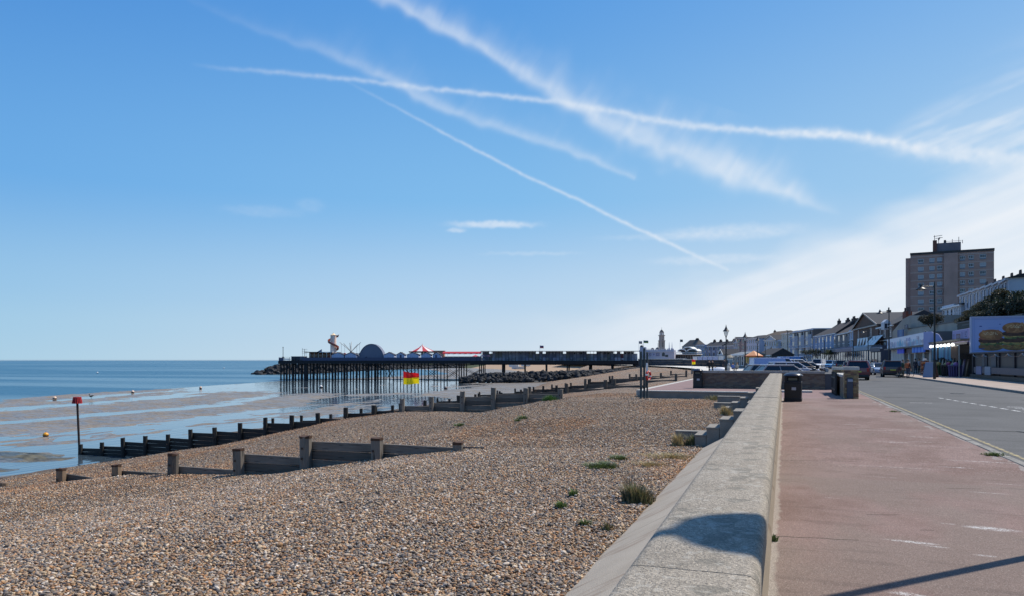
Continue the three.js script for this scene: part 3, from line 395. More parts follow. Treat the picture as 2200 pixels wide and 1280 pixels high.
{
  const S0 = 43.8, w = thing('brick_wall', 'long low brown brick wall with a pale coping across the promenade', 'wall', P3(-4.42, 0, S0)); w.userData.kind = 'thing';
  const len = 6.5; mesh('mortar_bed', boxUV(box(len, 0.86, 0.2, len / 2, 0.43, -0.11)), mortar, w); brickFace(w, len, 0.86, 0, 0, 0.006, 0, brickMats, 11, 0.1);
  for (let i = 0; i < 7; i++) mesh('coping_slab', boxUV(rbox(0.925, 0.15, 0.36, 0.02, 0.46 + i * 0.93 - 0.02, 0.938, -0.1)), std({ map: M.concrete.map, color: rgb(1, 1, 1), roughness: 0.9 }), w);
  mesh('end_plate', box(0.4, 0.86, 0.26, len + 0.2, 0.43, -0.1), paint(0.05, 0.052, 0.06, 0.6), w); mesh('post', box(0.07, 1.0, 0.07, len + 0.46, 0.5, -0.05), M.iron, w);
  const pillar = (s, a, h, label, near) => {
    const t = thing('gate_pillar', label, 'pillar', P3(a, 0, s), 0, 'brick pillars of the promenade gate'); const wd = 0.5, hh = h - 0.15;
    mesh('mortar_core', boxUV(box(wd - 0.02, hh, wd - 0.02, 0, hh / 2, 0)), mortar, t);
    brickFace(t, wd, hh, -wd / 2, 0, wd / 2 + 0.002, 0, near ? [...buffMats, ...brickMats.slice(0, 2)] : buffMats, 21 + s, 0.05); brickFace(t, wd, hh, wd / 2 + 0.002, 0, wd / 2, Math.PI / 2, buffMats, 31 + s, 0.05); brickFace(t, wd, hh, -wd / 2 - 0.002, 0, -wd / 2, -Math.PI / 2, buffMats, 41 + s, 0.05);
    mesh('coping_slab', boxUV(rbox(wd + 0.1, 0.15, wd + 0.1, 0.02, 0, hh + 0.076, 0)), M.paleConcrete, t); return t;
  };
  const p = pillar(34.2, 2.62, 1.33, 'nearer brick pillar with a dark metal cabinet on its face', true);
  mesh('meter_cabinet', rbox(0.24, 0.86, 0.12, 0.015, -0.06, 0.44, 0.29), paint(0.05, 0.055, 0.075, 0.55), p); mesh('cabinet_notice', rbox(0.19, 0.1, 0.02, 0.004, -0.05, 0.76, 0.36), paint(0.3, 0.33, 0.4, 0.5), p);
  pillar(40.2, 2.52, 1.27, 'farther brick pillar behind the nearer one at the gate gap');
  const lw = thing('side_wall', 'short red brick wall with white stone top between the two gate pillars', 'wall', P3(2.36, 0, 34.5)); lw.userData.kind = 'thing';
  mesh('mortar_bed', box(0.3, 0.86, 5.2, 0.16, 0.43, -2.75), mortar, lw); brickFace(lw, 5.2, 0.86, -0.002, 0, -5.3, -Math.PI / 2, [...buffMats.slice(2), ...brickMats], 51, 0.1, 290);
  for (let i = 0; i < 5; i++) mesh('coping_slab', boxUV(rbox(0.42, 0.12, 1.03, 0.03, 0.16, 0.922, -0.67 - i * 1.05)), M.paleConcrete, lw);
  const fg = thing('flood_gate', 'dark metal flood gate folded back beside the brick pillars', 'gate', P3(2.22, 0, 36.8)); mesh('gate_panel', rbox(0.06, 0.98, 2.6, 0.02, 0, 0.52, -1.3), paint(0.03, 0.038, 0.05, 0.5), fg);
  for (const z of [0.04, -0.9, -1.8, -2.64]) mesh('gate_post', box(0.08, 1.06, 0.08, -0.02, 0.53, z), M.iron, fg); for (const y of [0.25, 0.8]) mesh('gate_rail', box(0.05, 0.07, 2.6, -0.05, y, -1.3), M.iron, fg);
}
// ---------------------------------------------------------------- litter bins
function litterBin(pos, turn, label, w = 0.6) {
  const t = thing('litter_bin', label, 'bin', pos, turn, 'black litter bins');
  mesh('body', rbox(w, 0.64, w * 0.86, 0.03, 0, 0.42, 0), M.black, t); mesh('plinth', rbox(w * 1.03, 0.14, w * 0.9, 0.02, 0, 0.07, 0), paint(0.01, 0.01, 0.012, 0.6), t);
  mesh('rim', rbox(w * 1.04, 0.035, w * 0.91, 0.012, 0, 0.755, 0), paint(0.03, 0.033, 0.042, 0.35), t);
  mesh('mouth', rbox(w * 0.86, 0.2, w * 0.7, 0.02, 0, 0.87, 0), paint(0.006, 0.006, 0.007, 0.8), t);
  for (const x of [-1, 1]) for (const z of [-1, 1]) mesh('corner_post', rbox(0.075, 0.21, 0.075, 0.012, x * (w / 2 - 0.05), 0.87, z * (w * 0.43 - 0.05)), M.black, t);
  mesh('opening_surround', [rbox(w * 0.74, 0.022, 0.02, 0.006, 0, 0.965, w * 0.43), rbox(w * 0.74, 0.022, 0.02, 0.006, 0, 0.79, w * 0.43)], M.black, t); mesh('instruction_plate', rbox(w * 0.52, 0.1, 0.012, 0.004, 0, 0.87, w * 0.36), paint(0.12, 0.11, 0.075, 0.5), t);
  const lid = lathe([[0, 0.15], [0.1, 0.146], [0.22, 0.12], [0.3, 0.075], [0.335, 0.03], [0.335, 0], [0, 0]].map(([x, y]) => [x * w / 0.6 * 1.06, y]), 24); lid.scale(1, 1, 0.9); lid.translate(0, 0.975, 0); mesh('lid', lid, paint(0.03, 0.034, 0.05, 0.28), t);
  mesh('notice', rbox(0.16, 0.11, 0.01, 0.003, 0.04, 0.5, w * 0.432), paint(0.42, 0.42, 0.44, 0.5), t); return t;
}
litterBin(P3(0.32, 0, 31.0), YAW * -0.2, 'black litter bin with domed lid beside the far end of the sea wall', 0.62);
litterBin(P3(-4.66, 0, 43.72), 0, 'black litter bin against the seaward end of the brick wall', 0.5);
// ---------------------------------------------------------------- tall posts with the life ring
{
  const b = at(1383, 838, 38.5), t = thing('timber_posts', 'three tall dark timber posts standing at the corner of the platform', 'posts', P3(b.a, -0.35, b.s)); let i = 0;
  const green = std({ map: woodTex(171, [0.02, 0.03, 0.032], [0.075, 0.105, 0.11]), roughness: 0.85 });
  for (const [u, vt, w] of [[1377.5, 756, 0.105], [1384.5, 749, 0.1], [1391, 758, 0.085]]) { const p = at(u, vt, 38.5 + i * 0.12); mesh('post', boxUV(rbox(w, p.y + 0.75, w, 0.012, p.a - b.a, (p.y + 0.75) / 2 - 0.35, -(p.s - b.s))), green, t); i++; }
  const q = at(1390.5, 788, 38.3), bd = thing('notice_board', 'narrow white notice board fixed to the right-hand timber post', 'sign', P3(q.a, q.y, q.s)); mesh('board', rbox(0.1, 0.43, 0.03, 0.006, 0, 0, 0.03), M.white, bd); mesh('bracket', [box(0.05, 0.03, 0.06, 0, 0.15, 0), box(0.05, 0.03, 0.06, 0, -0.15, 0)], M.iron, bd);
  const lr = at(1393.5, 806, 38.35), ring = thing('life_ring', 'red and white life ring hanging on the timber post', 'life ring', P3(lr.a, lr.y, lr.s), 1.25); const tg = (r0, arc, m) => { const g = new THREE.TorusGeometry(0.21, 0.055, 8, 10, arc); g.rotateZ(r0); return g; };
  for (let k = 0; k < 4; k++) { mesh('ring_quarter', tg(k * Math.PI / 2, Math.PI / 2 - 0.35), M.red, ring); mesh('white_band', tg(k * Math.PI / 2 - 0.35, 0.35), M.white, ring); } mesh('hook', bar(V(0, 0.26, 0), V(0, 0.2, -0.08), 0.012), M.iron, ring);
}

// ---------------------------------------------------------------- groynes
const boltM = paint(0.06, 0.035, 0.025, 0.8), capMat = paint(0.07, 0.035, 0.02, 0.95);
function postShape(w, h, R) {                                  // a baulk with worn, chamfered corners and an uneven head
  const g = new THREE.CylinderGeometry(w * 0.52, w * 0.57, h, 8, 3).rotateY(Math.PI / 8).toNonIndexed(), p = g.attributes.position, sq = (x) => Math.sign(x) * Math.min(Math.abs(x), w * 0.47), k = R() * 90 | 0;
  for (let i = 0; i < p.count; i++) { const y = p.getY(i), q = Math.round(Math.atan2(p.getZ(i), p.getX(i)) * 4), j = hash(q, Math.round(y * 2), k) - 0.5, t = y > h * 0.45 ? 0.03 : 0.012; p.setXYZ(i, sq(p.getX(i)) * (1 + j * 0.09), y + (y > h * 0.49 ? j * 0.04 : 0), sq(p.getZ(i)) * (1 + j * 0.09)); }
  g.computeVertexNormals(); boxUV(g); const uv = g.attributes.uv; for (let i = 0; i < uv.count; i++) uv.setXY(i, uv.getY(i), uv.getX(i) + k * 0.13); return g;
}
function groynePost(t, a, y, s0, s, w, mat, R, capped) {
  const bot = beachY(a, s) - 0.6, h = y - bot, g = postShape(w, h, R);
  const m = mesh('post', g, mat, t); m.position.set(a, bot + h / 2, -(s - s0)); m.rotation.set((R() - 0.5) * 0.06, (R() - 0.5) * 0.3, (R() - 0.5) * 0.07); for (const k of [0.32, 0.62]) { const b = new THREE.CylinderGeometry(0.035, 0.035, 0.05, 6); b.rotateX(Math.PI / 2); b.translate((R() - 0.5) * 0.05, h / 2 - k, w * 0.49); if (s < 40) mesh('bolt', b, boltM, m); }
  if (capped) { const c = mesh('post_cap', (() => { const q = postShape(w * 1.04, 0.07, R); q.translate(0, h / 2, 0); return q; })(), capMat, m); }
}
function plankRun(t, a0, y0, a1, y1, dz, mat, R, board = 0.24, thick = 0.075, rows = 5) {
  const L = Math.hypot(a1 - a0, y1 - y0), g = boxUV(rbox(L + 0.16, board - 0.012, thick, 0.01)), gap = 0;
  for (let k = 0; k < rows; k++) { const m = mesh('plank', g, mat[k % mat.length], t); m.position.set((a0 + a1) / 2, (y0 + y1) / 2 - board * (k + 0.5) - gap, dz + (R() - 0.5) * 0.02); m.rotation.z = Math.atan2(y1 - y0, a1 - a0) + (R() - 0.5) * 0.012; m.rotation.x = (R() - 0.5) * 0.05; }
}
{
  const R = rng(61), s0 = 18.5, t = thing('groyne', 'short half-buried grey timber groyne nearest in the shingle', 'groyne', P3(0, 0, s0), 0, 'timber groynes across the beach');
  const posts = [[8, 1036, 0.3], [130, 1008, 0.3], [250, 999, 0.3], [371, 975.5, 0.33], [512, 965, 0.34], [656, 938, 0.35], [810, 942.5, 0.34], [985, 951.5, 0.3]].map(([u, v, w]) => ({ ...onS(u, v, s0), w }));
  posts.forEach((p, i) => groynePost(t, p.a, p.y, s0, s0, p.w, i < 3 ? woodWarm : i < 4 ? woodMid : woodA, R, i !== 0));
  const seg = [[[30, 1040], [90, 1049]], [[138, 1016], [205, 1026]], [[256, 1009], [350, 1016]], [[380, 1000], [505, 1008.5]], [[520, 974], [650, 981]], [[664, 947], [805, 952]], [[815, 952.5], [980, 960]]];
  seg.forEach(([p, q], i) => { const A = onS(...p, s0 + 0.2), B = onS(...q, s0 + 0.2); plankRun(t, A.a, A.y, B.a, B.y, -0.2, i < 3 ? [woodMid] : [woodA, woodMid, woodA], R, 0.27, 0.08, i < 3 ? 2 : 5); });
  const A = onS(990, 961, s0), B = onS(1040, 961.5, s0); mesh('tie_rod', bar(V(A.a, A.y, 0), V(B.a, B.y, 0), 0.02), M.iron, t);
}
{
  const R = rng(63), s0 = 37, t = thing('groyne', 'longest dark timber groyne with stepped planks, ending at the red beacon', 'groyne', P3(0, 0, s0), 0, 'timber groynes across the beach');
  const posts = [[171, 954], [217.6, 950], [263, 940], [310.6, 936], [360, 932.6], [408.7, 922], [461, 918], [515, 908.4], [569.3, 896.6], [625.8, 892], [683, 886.6], [742.4, 875], [802.6, 870], [864, 856], [927, 851.7], [993.4, 840], [1060, 832], [1130, 833], [1204, 835]].map((p) => onS(...p, s0));
  const tops = [[962, 962.8], [957.7, 959], [947.9, 950.7], [943, 945], [939.7, 942.5], [928.4, 930.4], [925.3, 928.4], [919, 922], [908, 909], [905, 906], [897.5, 900], [887, 887], [883, 882], [871, 872], [864.4, 865], [851.7, 851.2], [845.5, 845], [845, 846.5]];
  const U = [171, 217.6, 263, 310.6, 360, 408.7, 461, 515, 569.3, 625.8, 683, 742.4, 802.6, 864, 927, 993.4, 1060, 1130, 1204];
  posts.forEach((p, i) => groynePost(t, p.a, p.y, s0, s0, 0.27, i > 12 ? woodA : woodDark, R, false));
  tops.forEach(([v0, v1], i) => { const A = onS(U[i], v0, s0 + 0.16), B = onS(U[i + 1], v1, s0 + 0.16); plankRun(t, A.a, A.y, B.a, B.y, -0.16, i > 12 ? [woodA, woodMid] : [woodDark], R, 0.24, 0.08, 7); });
}
const groyneSays = ['dark timber groyne second beyond the longest one, seen over its top', 'timber groyne just before the red and yellow flags on the far beach', 'low timber groyne below the far sea wall', 'farthest low timber groyne at the end of the shingle'];
[55.5, 74, 92.5, 111].forEach((s0, n) => {
  const R = rng(67 + n), t = thing('groyne', groyneSays[n], 'groyne', P3(0, 0, s0), 0, 'timber groynes across the beach'), off = coast(s0) + 7.5, pts = [];
  for (let d = 9.5; d < 45; d += 3.05) { const y = beachY(off - d, s0) + (d < 16 ? 0.72 : 0.95) + (R() - 0.5) * 0.24; pts.push([off - d, y, Math.max(0.34, 0.8 - d * 0.006)]); }
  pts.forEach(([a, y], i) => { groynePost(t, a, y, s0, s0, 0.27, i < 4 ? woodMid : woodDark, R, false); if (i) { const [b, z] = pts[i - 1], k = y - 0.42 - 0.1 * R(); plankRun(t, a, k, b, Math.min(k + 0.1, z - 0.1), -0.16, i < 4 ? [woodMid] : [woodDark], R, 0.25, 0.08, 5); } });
});
// ---------------------------------------------------------------- beacon, buoys, boats, flags
{
  const b = onS(170, 966, 37.1), top = onS(164.5, 852, 37.1), t = thing('beacon', 'slim dark beacon pole with a red slatted basket at the end of the long groyne', 'beacon', P3(b.a, b.y - 0.5, b.s)); const H = top.y - b.y + 0.5, dx = top.a - b.a;
  mesh('pole', bar(V(0, 0, 0), V(dx, H - 0.2, 0), 0.07, 10), paint(0.03, 0.018, 0.015, 0.8), t);
  for (let k = 0; k < 18; k++) { const an = k / 18 * Math.PI * 2, c = Math.cos(an), s = Math.sin(an); mesh('slat', bar(V(dx + c * 0.29, H - 0.44, s * 0.29), V(dx + c * 0.22, H + 0.0, s * 0.22), 0.034, 5), paint(0.42, 0.02, 0.025, 0.6), t); }
  for (const [y, r] of [[H - 0.42, 0.285], [H - 0.03, 0.225]]) { const g = new THREE.TorusGeometry(r, 0.02, 6, 24); g.rotateX(Math.PI / 2); g.translate(dx, y, 0); mesh('hoop', g, paint(0.4, 0.02, 0.03, 0.6), t); } const core = cyl(0.18, 0.23, 0.4, dx, H - 0.42, 0); mesh('basket_core', core, paint(0.2, 0.012, 0.016, 0.8), t);
}
function buoy(u, v, r, col, label) { if (r > 0.3) r *= 0.72;
  const p = gnd(u, v, SEA + 0.03), t = thing('buoy', label, 'buoy', P3(p.a, SEA + r * 0.72, p.s), u, 'mooring buoys on the flats'); mesh('float', new THREE.SphereGeometry(r, 20, 14), paint(...col, 0.35), t); mesh('band', (() => { const g = new THREE.SphereGeometry(r * 1.01, 20, 6, 0, 6.3, 1.6, 1.1); return g; })(), paint(0.06, 0.03, 0.02, 0.8), t); mesh('eye', (() => { const g = new THREE.TorusGeometry(r * 0.2, r * 0.06, 6, 12); g.translate(0, r * 1.12, 0); return g; })(), M.steel, t);
}
buoy(97, 937, 0.22, [0.75, 0.32, 0.01], 'large yellow-orange buoy lying in the shallow pool left of the beacon');
buoy(116, 857, 0.42, [0.7, 0.5, 0.36], 'pale orange buoy on the wet flats above the yellow buoy'); buoy(284, 843, 0.42, [0.75, 0.55, 0.42], 'pale buoy on the wet flats right of the red basket beacon'); buoy(430, 834, 0.42, [0.75, 0.5, 0.36], 'pale buoy on the flats left of the pier, near the water line'); buoy(689, 832, 0.5, [0.7, 0.66, 0.62], 'small white and black buoy in front of the pier piles'); buoy(957, 835, 0.5, [0.2, 0.14, 0.12], 'small dark buoy in the reflections right of the red and yellow flag'); buoy(208, 801, 0.55, [0.85, 0.83, 0.8], 'white buoy afloat on the open sea above the beacon'); buoy(480, 791, 0.6, [0.85, 0.83, 0.8], 'white buoy afloat on the open sea left of the rock mound');
{ const p = gnd(195, 857, SEA), b = thing('bird', 'small dark bird standing in the shallows right of the beacon', 'bird', P3(p.a, SEA, p.s), 0.5); const body = new THREE.SphereGeometry(0.16, 12, 8); body.scale(1.75, 0.9, 0.85); body.rotateZ(0.25); body.translate(0, 0.52, 0); const dk = paint(0.04, 0.05, 0.04, 0.8); const tail = new THREE.ConeGeometry(0.09, 0.26, 6); tail.rotateZ(-1.75); tail.translate(0.34, 0.6, 0); mesh('body', [body, bar(V(-0.2, 0.56, 0), V(-0.3, 0.78, 0), 0.055, 8), ball(0.085, -0.32, 0.82, 0, 8), tail], dk, b); const beak = new THREE.ConeGeometry(0.022, 0.14, 6); beak.rotateZ(1.57); beak.translate(-0.45, 0.82, 0); mesh('beak', beak, paint(0.4, 0.3, 0.1), b); mesh('leg', bar(V(-0.02, 0.42, 0.05), V(0, -0.1, 0.05), 0.014), dk, b); mesh('leg', bar(V(0.05, 0.42, -0.05), V(0.05, -0.1, -0.05), 0.014), dk, b); }
function flagCloth(w, h, seed, n = 14, sag = 0.0) { const g = new THREE.PlaneGeometry(w, h, n, 6), p = g.attributes.position; for (let i = 0; i < p.count; i++) { const x = p.getX(i) + w / 2, y = p.getY(i); p.setXYZ(i, x * 0.97, y - sag * x - 0.05 * w * Math.sin(x / w * 5 + seed) * (x / w), 0.09 * w * Math.sin(x / w * 7 + seed + y / h) * Math.min(1, x / w * 2)); } g.computeVertexNormals(); return g; }
function twoHalfFlag(pos, turn, w, h, poleH, label) {                 // red over yellow bathing flag
  const t = thing('bathing_flag', label, 'flag', pos, turn, 'red and yellow bathing flags'); mesh('pole', bar(V(0, -0.6, 0), V(0, poleH, 0), 0.018, 8), paint(0.5, 0.5, 0.5, 0.5), t);
  const mk = (k) => { const g = flagCloth(w, h / 2, 0.6, 18), p = g.attributes.position; for (let i = 0; i < p.count; i++) { const x = p.getX(i) / w; p.setY(i, p.getY(i) + poleH - h / 4 - k * h / 2 - (k ? 0 : 0.24 * h * Math.max(0, x - 0.08) * (p.getY(i) > 0 ? 1 : 0))); } g.computeVertexNormals(); return g; };
  const cloth = (r, g, b) => new THREE.MeshPhysicalMaterial({ color: rgb(r, g, b), roughness: 0.95, transmission: 0.45, thickness: 0, side: THREE.DoubleSide });
  mesh('red_half', mk(0), cloth(0.72, 0.01, 0.012), t); mesh('yellow_half', mk(1), cloth(0.95, 0.74, 0.0), t); return t;
}
{ const p = onS(866, 856, 37.9), y0 = beachY(p.a, p.s), top = onS(866, 797, 37.9).y; twoHalfFlag(P3(p.a, y0, p.s), YAW, 0.95, 0.74, top - y0, 'red and yellow bathing flag flying above the long groyne in front of the pier'); }
{ const p = at(1487, 788, 97), y0 = beachY(p.a, p.s), top = at(1487, 771, 97).y; twoHalfFlag(P3(p.a, y0, p.s), -0.3, 0.52, 0.66, Math.max(1.2, top - y0), 'small red and yellow bathing flag on the far beach below the sea wall'); }

// ---------------------------------------------------------------- street lamps
function promLamp(u, d, label, scale = 1) {
  const p = at(u, 800, d), t = thing('promenade_lamp', label, 'street lamp', P3(p.a, 0, p.s), 0, 'lantern lamp posts along the promenade'), k = scale, H = 5.35 * k;
  mesh('post', lathe([[0, 0], [0.19, 0], [0.19, 0.25], [0.14, 0.32], [0.14, 0.95], [0.17, 1.0], [0.09, 1.12], [0.07, 2.6], [0.095, 2.66], [0.065, 2.75], [0.052, 3.95], [0.1, 4.02], [0.06, 4.12], [0, 4.12]].map(([x, y]) => [x * 1.05, y * k * 1.06]), 12), M.iron, t);
  const y0 = 4.36 * k; mesh('lantern_glass', lathe([[0, y0], [0.13, y0 + 0.02], [0.27, y0 + 0.52], [0, y0 + 0.52]], 6), M.lampGlass, t);
  const fr = []; for (let i = 0; i < 6; i++) { const an = i / 6 * Math.PI * 2; fr.push(bar(V(Math.sin(an) * 0.14, y0, Math.cos(an) * 0.14), V(Math.sin(an) * 0.285, y0 + 0.54, Math.cos(an) * 0.285), 0.02)); } mesh('lantern_frame', fr, M.iron, t);
  mesh('lantern_roof', lathe([[0.36, y0 + 0.52], [0.34, y0 + 0.57], [0.2, y0 + 0.72], [0.11, y0 + 0.9], [0.05, y0 + 1.08], [0.028, y0 + 1.2], [0, y0 + 1.32]], 12), M.iron, t);
  return t;
}
promLamp(1560.5, 84, 'nearest black lantern lamp post on the promenade behind the brick wall'); promLamp(1601.5, 106, 'second black lantern lamp post, left of the orange kiosk roof'); promLamp(1628, 124, 'third black lantern lamp post, right of the orange kiosk roof'); promLamp(1645, 168, 'fourth and smallest clear lantern lamp post, above the parked van'); promLamp(1658, 210, 'lantern lamp post fifth along the promenade, small above the parked van'); promLamp(1672, 250, 'lantern lamp post farthest along the promenade, above the parked cars');
function roadLamp(pos, turn, H, arm, label) {
  const t = thing('road_lamp', label, 'street lamp', pos, turn, 'tall bracket lamp posts along the road');
  mesh('post', lathe([[0, 0], [0.12, 0], [0.12, 1.3], [0.085, 1.4], [0.075, H * 0.6], [0.055, H], [0.04, H + 0.25], [0, H + 0.3]], 12), M.iron, t);
  mesh('arm', [bar(V(0, H - 0.15, 0), V(arm, H - 0.15, 0), 0.03), bar(V(0, H - 0.35, 0), V(arm * 0.3, H - 0.17, 0), 0.015)], M.iron, t);
  mesh('lamp_hood', (() => { const g = lathe([[0.42, 0], [0.40, 0.06], [0.24, 0.14], [0.14, 0.24], [0.12, 0.38], [0.06, 0.45], [0.03, 0.55], [0, 0.55]], 16); g.translate(arm, H - 0.42, 0); return g; })(), M.iron, t);
  mesh('lamp_bowl', (() => { const g = lathe([[0, -0.16], [0.12, -0.14], [0.21, -0.06], [0.24, 0.01], [0, 0.01]], 14); g.translate(arm, H - 0.42, 0); return g; })(), M.lampGlass, t);
}
{ const q = at(2009, 813, 63.6); roadLamp(P3(q.a, 0, q.s), Math.PI + 0.35, 8.0, 1.15, 'tall black bracket lamp post in front of the tower block'); }
{ const q = at(1911, 800, 94); roadLamp(P3(q.a, 0, q.s), Math.PI + 0.35, 7.9, 1.15, 'tall black bracket lamp post left of the blue and white gift shop'); }
{ const q = at(1866, 800, 150); roadLamp(P3(q.a, 0, q.s), Math.PI + 0.35, 7.6, 1.1, 'bracket lamp post before the gabled brown house'); }
roadLamp(P3(2.96, 0, 7.1), 0, 7.95, 0.3, 'black bracket lamp post on the near promenade edge, known by its shadow on the wall');
{ const t = thing('lighting_pole', 'slim plain pole on the near promenade, known by its diagonal shadow', 'pole', P3(2.6, 0, 7.9), 0, 'thin poles along the far road'); mesh('mast', bar(V(0, 0, 0), V(0, 5.0, 0), 0.055, 10), M.iron, t); mesh('mast_cap', ball(0.07, 0, 5.0, 0, 8), M.iron, t); }
for (const [i, [u, d, h, l]] of [[1693, 190, 9.3, 'thin dark pole left of the long terraces'], [1716, 210, 9, 'thin dark pole before the white balconied hotel'], [1747, 220, 8.6, 'thin dark pole before the right end of the balconied hotel'], [1772, 180, 6.4, 'thin dark pole before the blue bay-windowed terrace'], [1834, 150, 5.6, 'thin dark pole left of the gabled brown house']].entries()) { const p = at(u, 790, d), t = thing('lighting_pole', l, 'pole', P3(p.a, -0.1, p.s), 0, 'thin poles along the far road'); mesh('mast', bar(V(0, 0, 0), V(0, h, 0), 0.08, 8), M.iron, t); mesh('lamp_head', [box(0.5, 0.12, 0.2, -0.2, h, 0)], M.iron, t); }

// ---------------------------------------------------------------- the pier
const PH = at(598, 773, 232), PR = at(1376, 773, 226);                 // seaward and landward ends of its near side
const pierLen = Math.hypot(PR.a - PH.a, PR.s - PH.s), pierTurn = Math.atan2(PR.s - PH.s, PR.a - PH.a);
const pierX = (u) => { const k = (u - U0) / F, d = (x) => 0; const xh = (598 - U0) / F * 232, xr = (1376 - U0) / F * 226; let t = 0.5; for (let i = 0; i < 30; i++) { const dd = lerp(232, 226, t), xx = lerp(xh, xr, t); t += (k * dd - xx) / (xr - xh); } return t * pierLen; };   // along the near side
const pierY = (u, v) => EYE - (v - V0) / F * lerp(232, 226, pierX(u) / pierLen);
const onPier = (x, z, y = 0) => { const c = Math.cos(pierTurn), s = Math.sin(pierTurn); return new THREE.Vector3(PH.a + x * c + z * s, y, -(PH.s + x * s) + z * c); };   // x along, z towards the viewer
const pierThing = (name, label, cat, u, z, y, group) => thing(name, label, cat, onPier(pierX(u), z, y), pierTurn, group);
const DECK = pierY(700, 773.6);
const navy = paint(0.05, 0.06, 0.115, 0.6), pierDark = paint(0.012, 0.012, 0.015, 0.8), huteBlue = paint(0.42, 0.47, 0.64, 0.7), hutRoof = paint(0.035, 0.035, 0.05, 0.8);
{
  const t = thing('pier', 'long dark seaside pier on iron and timber piles over the wet flats', 'pier', onPier(0, 0, 0), pierTurn); const X = pierX, Y = (v) => pierY(800, v), xb = X(1010), xe = pierLen + 1;
  mesh('deck', [box(xb, 0.22, 21, xb / 2, DECK - 0.11, -10.5), box(xe - xb, 0.22, 9, (xb + xe) / 2, DECK - 0.11, -4.5)], pierDark, t);
  mesh('fascia', [box(xb + 0.1, 0.85, 0.16, xb / 2, DECK - 0.6, 0.09), box(0.16, 0.85, 21, -0.09, DECK - 0.6, -10.5), box(xe - xb, 1.0, 0.16, (xb + xe) / 2, DECK - 0.72, 0.09)], pierDark, t);
  mesh('girder', [box(xb, 0.28, 0.3, xb / 2, DECK - 1.35, -1), box(xb, 0.28, 0.3, xb / 2, DECK - 1.35, -12), box(xe - xb, 0.12, 0.2, (xb + xe) / 2, Y(780), 0.1), box(xe - xb, 0.5, 0.3, (xb + xe) / 2, DECK - 1.1, -7)], pierDark, t);
  const rail = []; for (const [x0, x1] of [[X(650), X(1033)]]) mesh('boarded_parapet', [box(x1 - x0, 0.98, 0.08, (x0 + x1) / 2, DECK + 0.44, 0.02)], navy, t);
  for (let x = 0.2; x < X(650); x += 1.6) rail.push(box(0.08, 1.1, 0.08, x, DECK + 0.5, 0)); for (let x = xb; x < xe; x += 2) rail.push(box(0.07, 1.1, 0.07, x, DECK + 0.5, 0.05)); for (const y of [0.35, 0.7, 1.05]) rail.push(box(X(650), 0.05, 0.05, X(650) / 2, DECK + y, 0), box(xe - xb, 0.05, 0.05, (xe + xb) / 2, DECK + y, 0.05)); mesh('railing', rail, pierDark, t);
  mesh('boarded_parapet', box(X(609) - 0.1, 0.95, 0.08, X(609) / 2, DECK + 0.42, 0.03), navy, t);
  { const pf = []; for (let i = 0; i < 13; i++) { const g = new THREE.TorusGeometry(0.13 + 0.05 * (i % 3), 0.04, 5, 10); g.translate(X(609) + 0.15 + i * 0.155, DECK + 0.35 + 0.1 * (i % 2), 0.09); pf.push(g); } mesh('scroll_panel', pf, paint(0.55, 0.57, 0.6, 0.6), t); }
  const pile = (u, z, r = 0.17) => { const x = X(u), y0 = -5.6; return mesh('pile', cyl(r, r * 1.1, DECK - 0.9 - y0, x, y0, z, 7), pierDark, t); };
  const R = rng(91); for (let u = 600, i = 0; u < 829; u += 6.15 + R() * 0.8, i++) { pile(u, -0.6 - R() * 0.8, i % 5 === 2 ? 0.3 : 0.23); if (i % 2) pile(u + 3.2 * R(), -6 - 12 * R(), 0.16); } mesh('pile', box(1.0, DECK + 4.7, 0.8, X(655), (DECK - 5.6) / 2, -0.8), pierDark, t);
  for (const grp of [[836, 842, 847.5, 852.5, 857, 862.5], [883, 888.5, 893.5, 898.5, 904, 910], [932, 937, 943, 948.5, 953.5], [980, 984.5, 988, 992, 996.5], [1030, 1033, 1036, 1038.5]]) grp.forEach((u, i) => pile(u, -0.4 - i * 1.7, 0.17));
  for (const u of [1080, 1127, 1174]) for (const z of [-0.5, -4.5, -8.4]) pile(u, z, u === 1127 ? 0.14 : 0.3); for (const g of [[1219, 1223.5], [1267, 1270.5, 1274], [1315, 1318.5, 1322]]) g.forEach((u, i) => pile(u, -0.5 - i * 3.4, 0.22));
  const br = []; const cross = (ua, ub, z) => { const a = X(ua), b = X(ub); for (const [p, q] of [[Y(793), Y(811)], [Y(811), Y(793)]]) br.push(bar(V(a, p, z), V(b, q, z), 0.055, 5)); }; for (const [a, b] of [[824, 836], [863, 883], [911, 932], [954, 980], [997, 1030]]) for (const z of [-0.6, -6]) { cross(a, b, z); cross(a + 4, b + 4, z - 2); } for (let u = 603; u < 820; u += 24) cross(u, u + 12, -8); mesh('cross_brace', br, pierDark, t);
  mesh('waling', [box(X(830), 0.16, 0.2, X(830) / 2, -4.35, -0.9), box(X(1000) - X(840), 0.12, 0.2, (X(1000) + X(840)) / 2, -4.55, -1.2)], pierDark, t);
  mesh('abutment', boxUV(box(5, 6, 9, X(1360) + 3.4, -1.6, -4.5)), paint(0.05, 0.052, 0.06, 0.9), t);
}
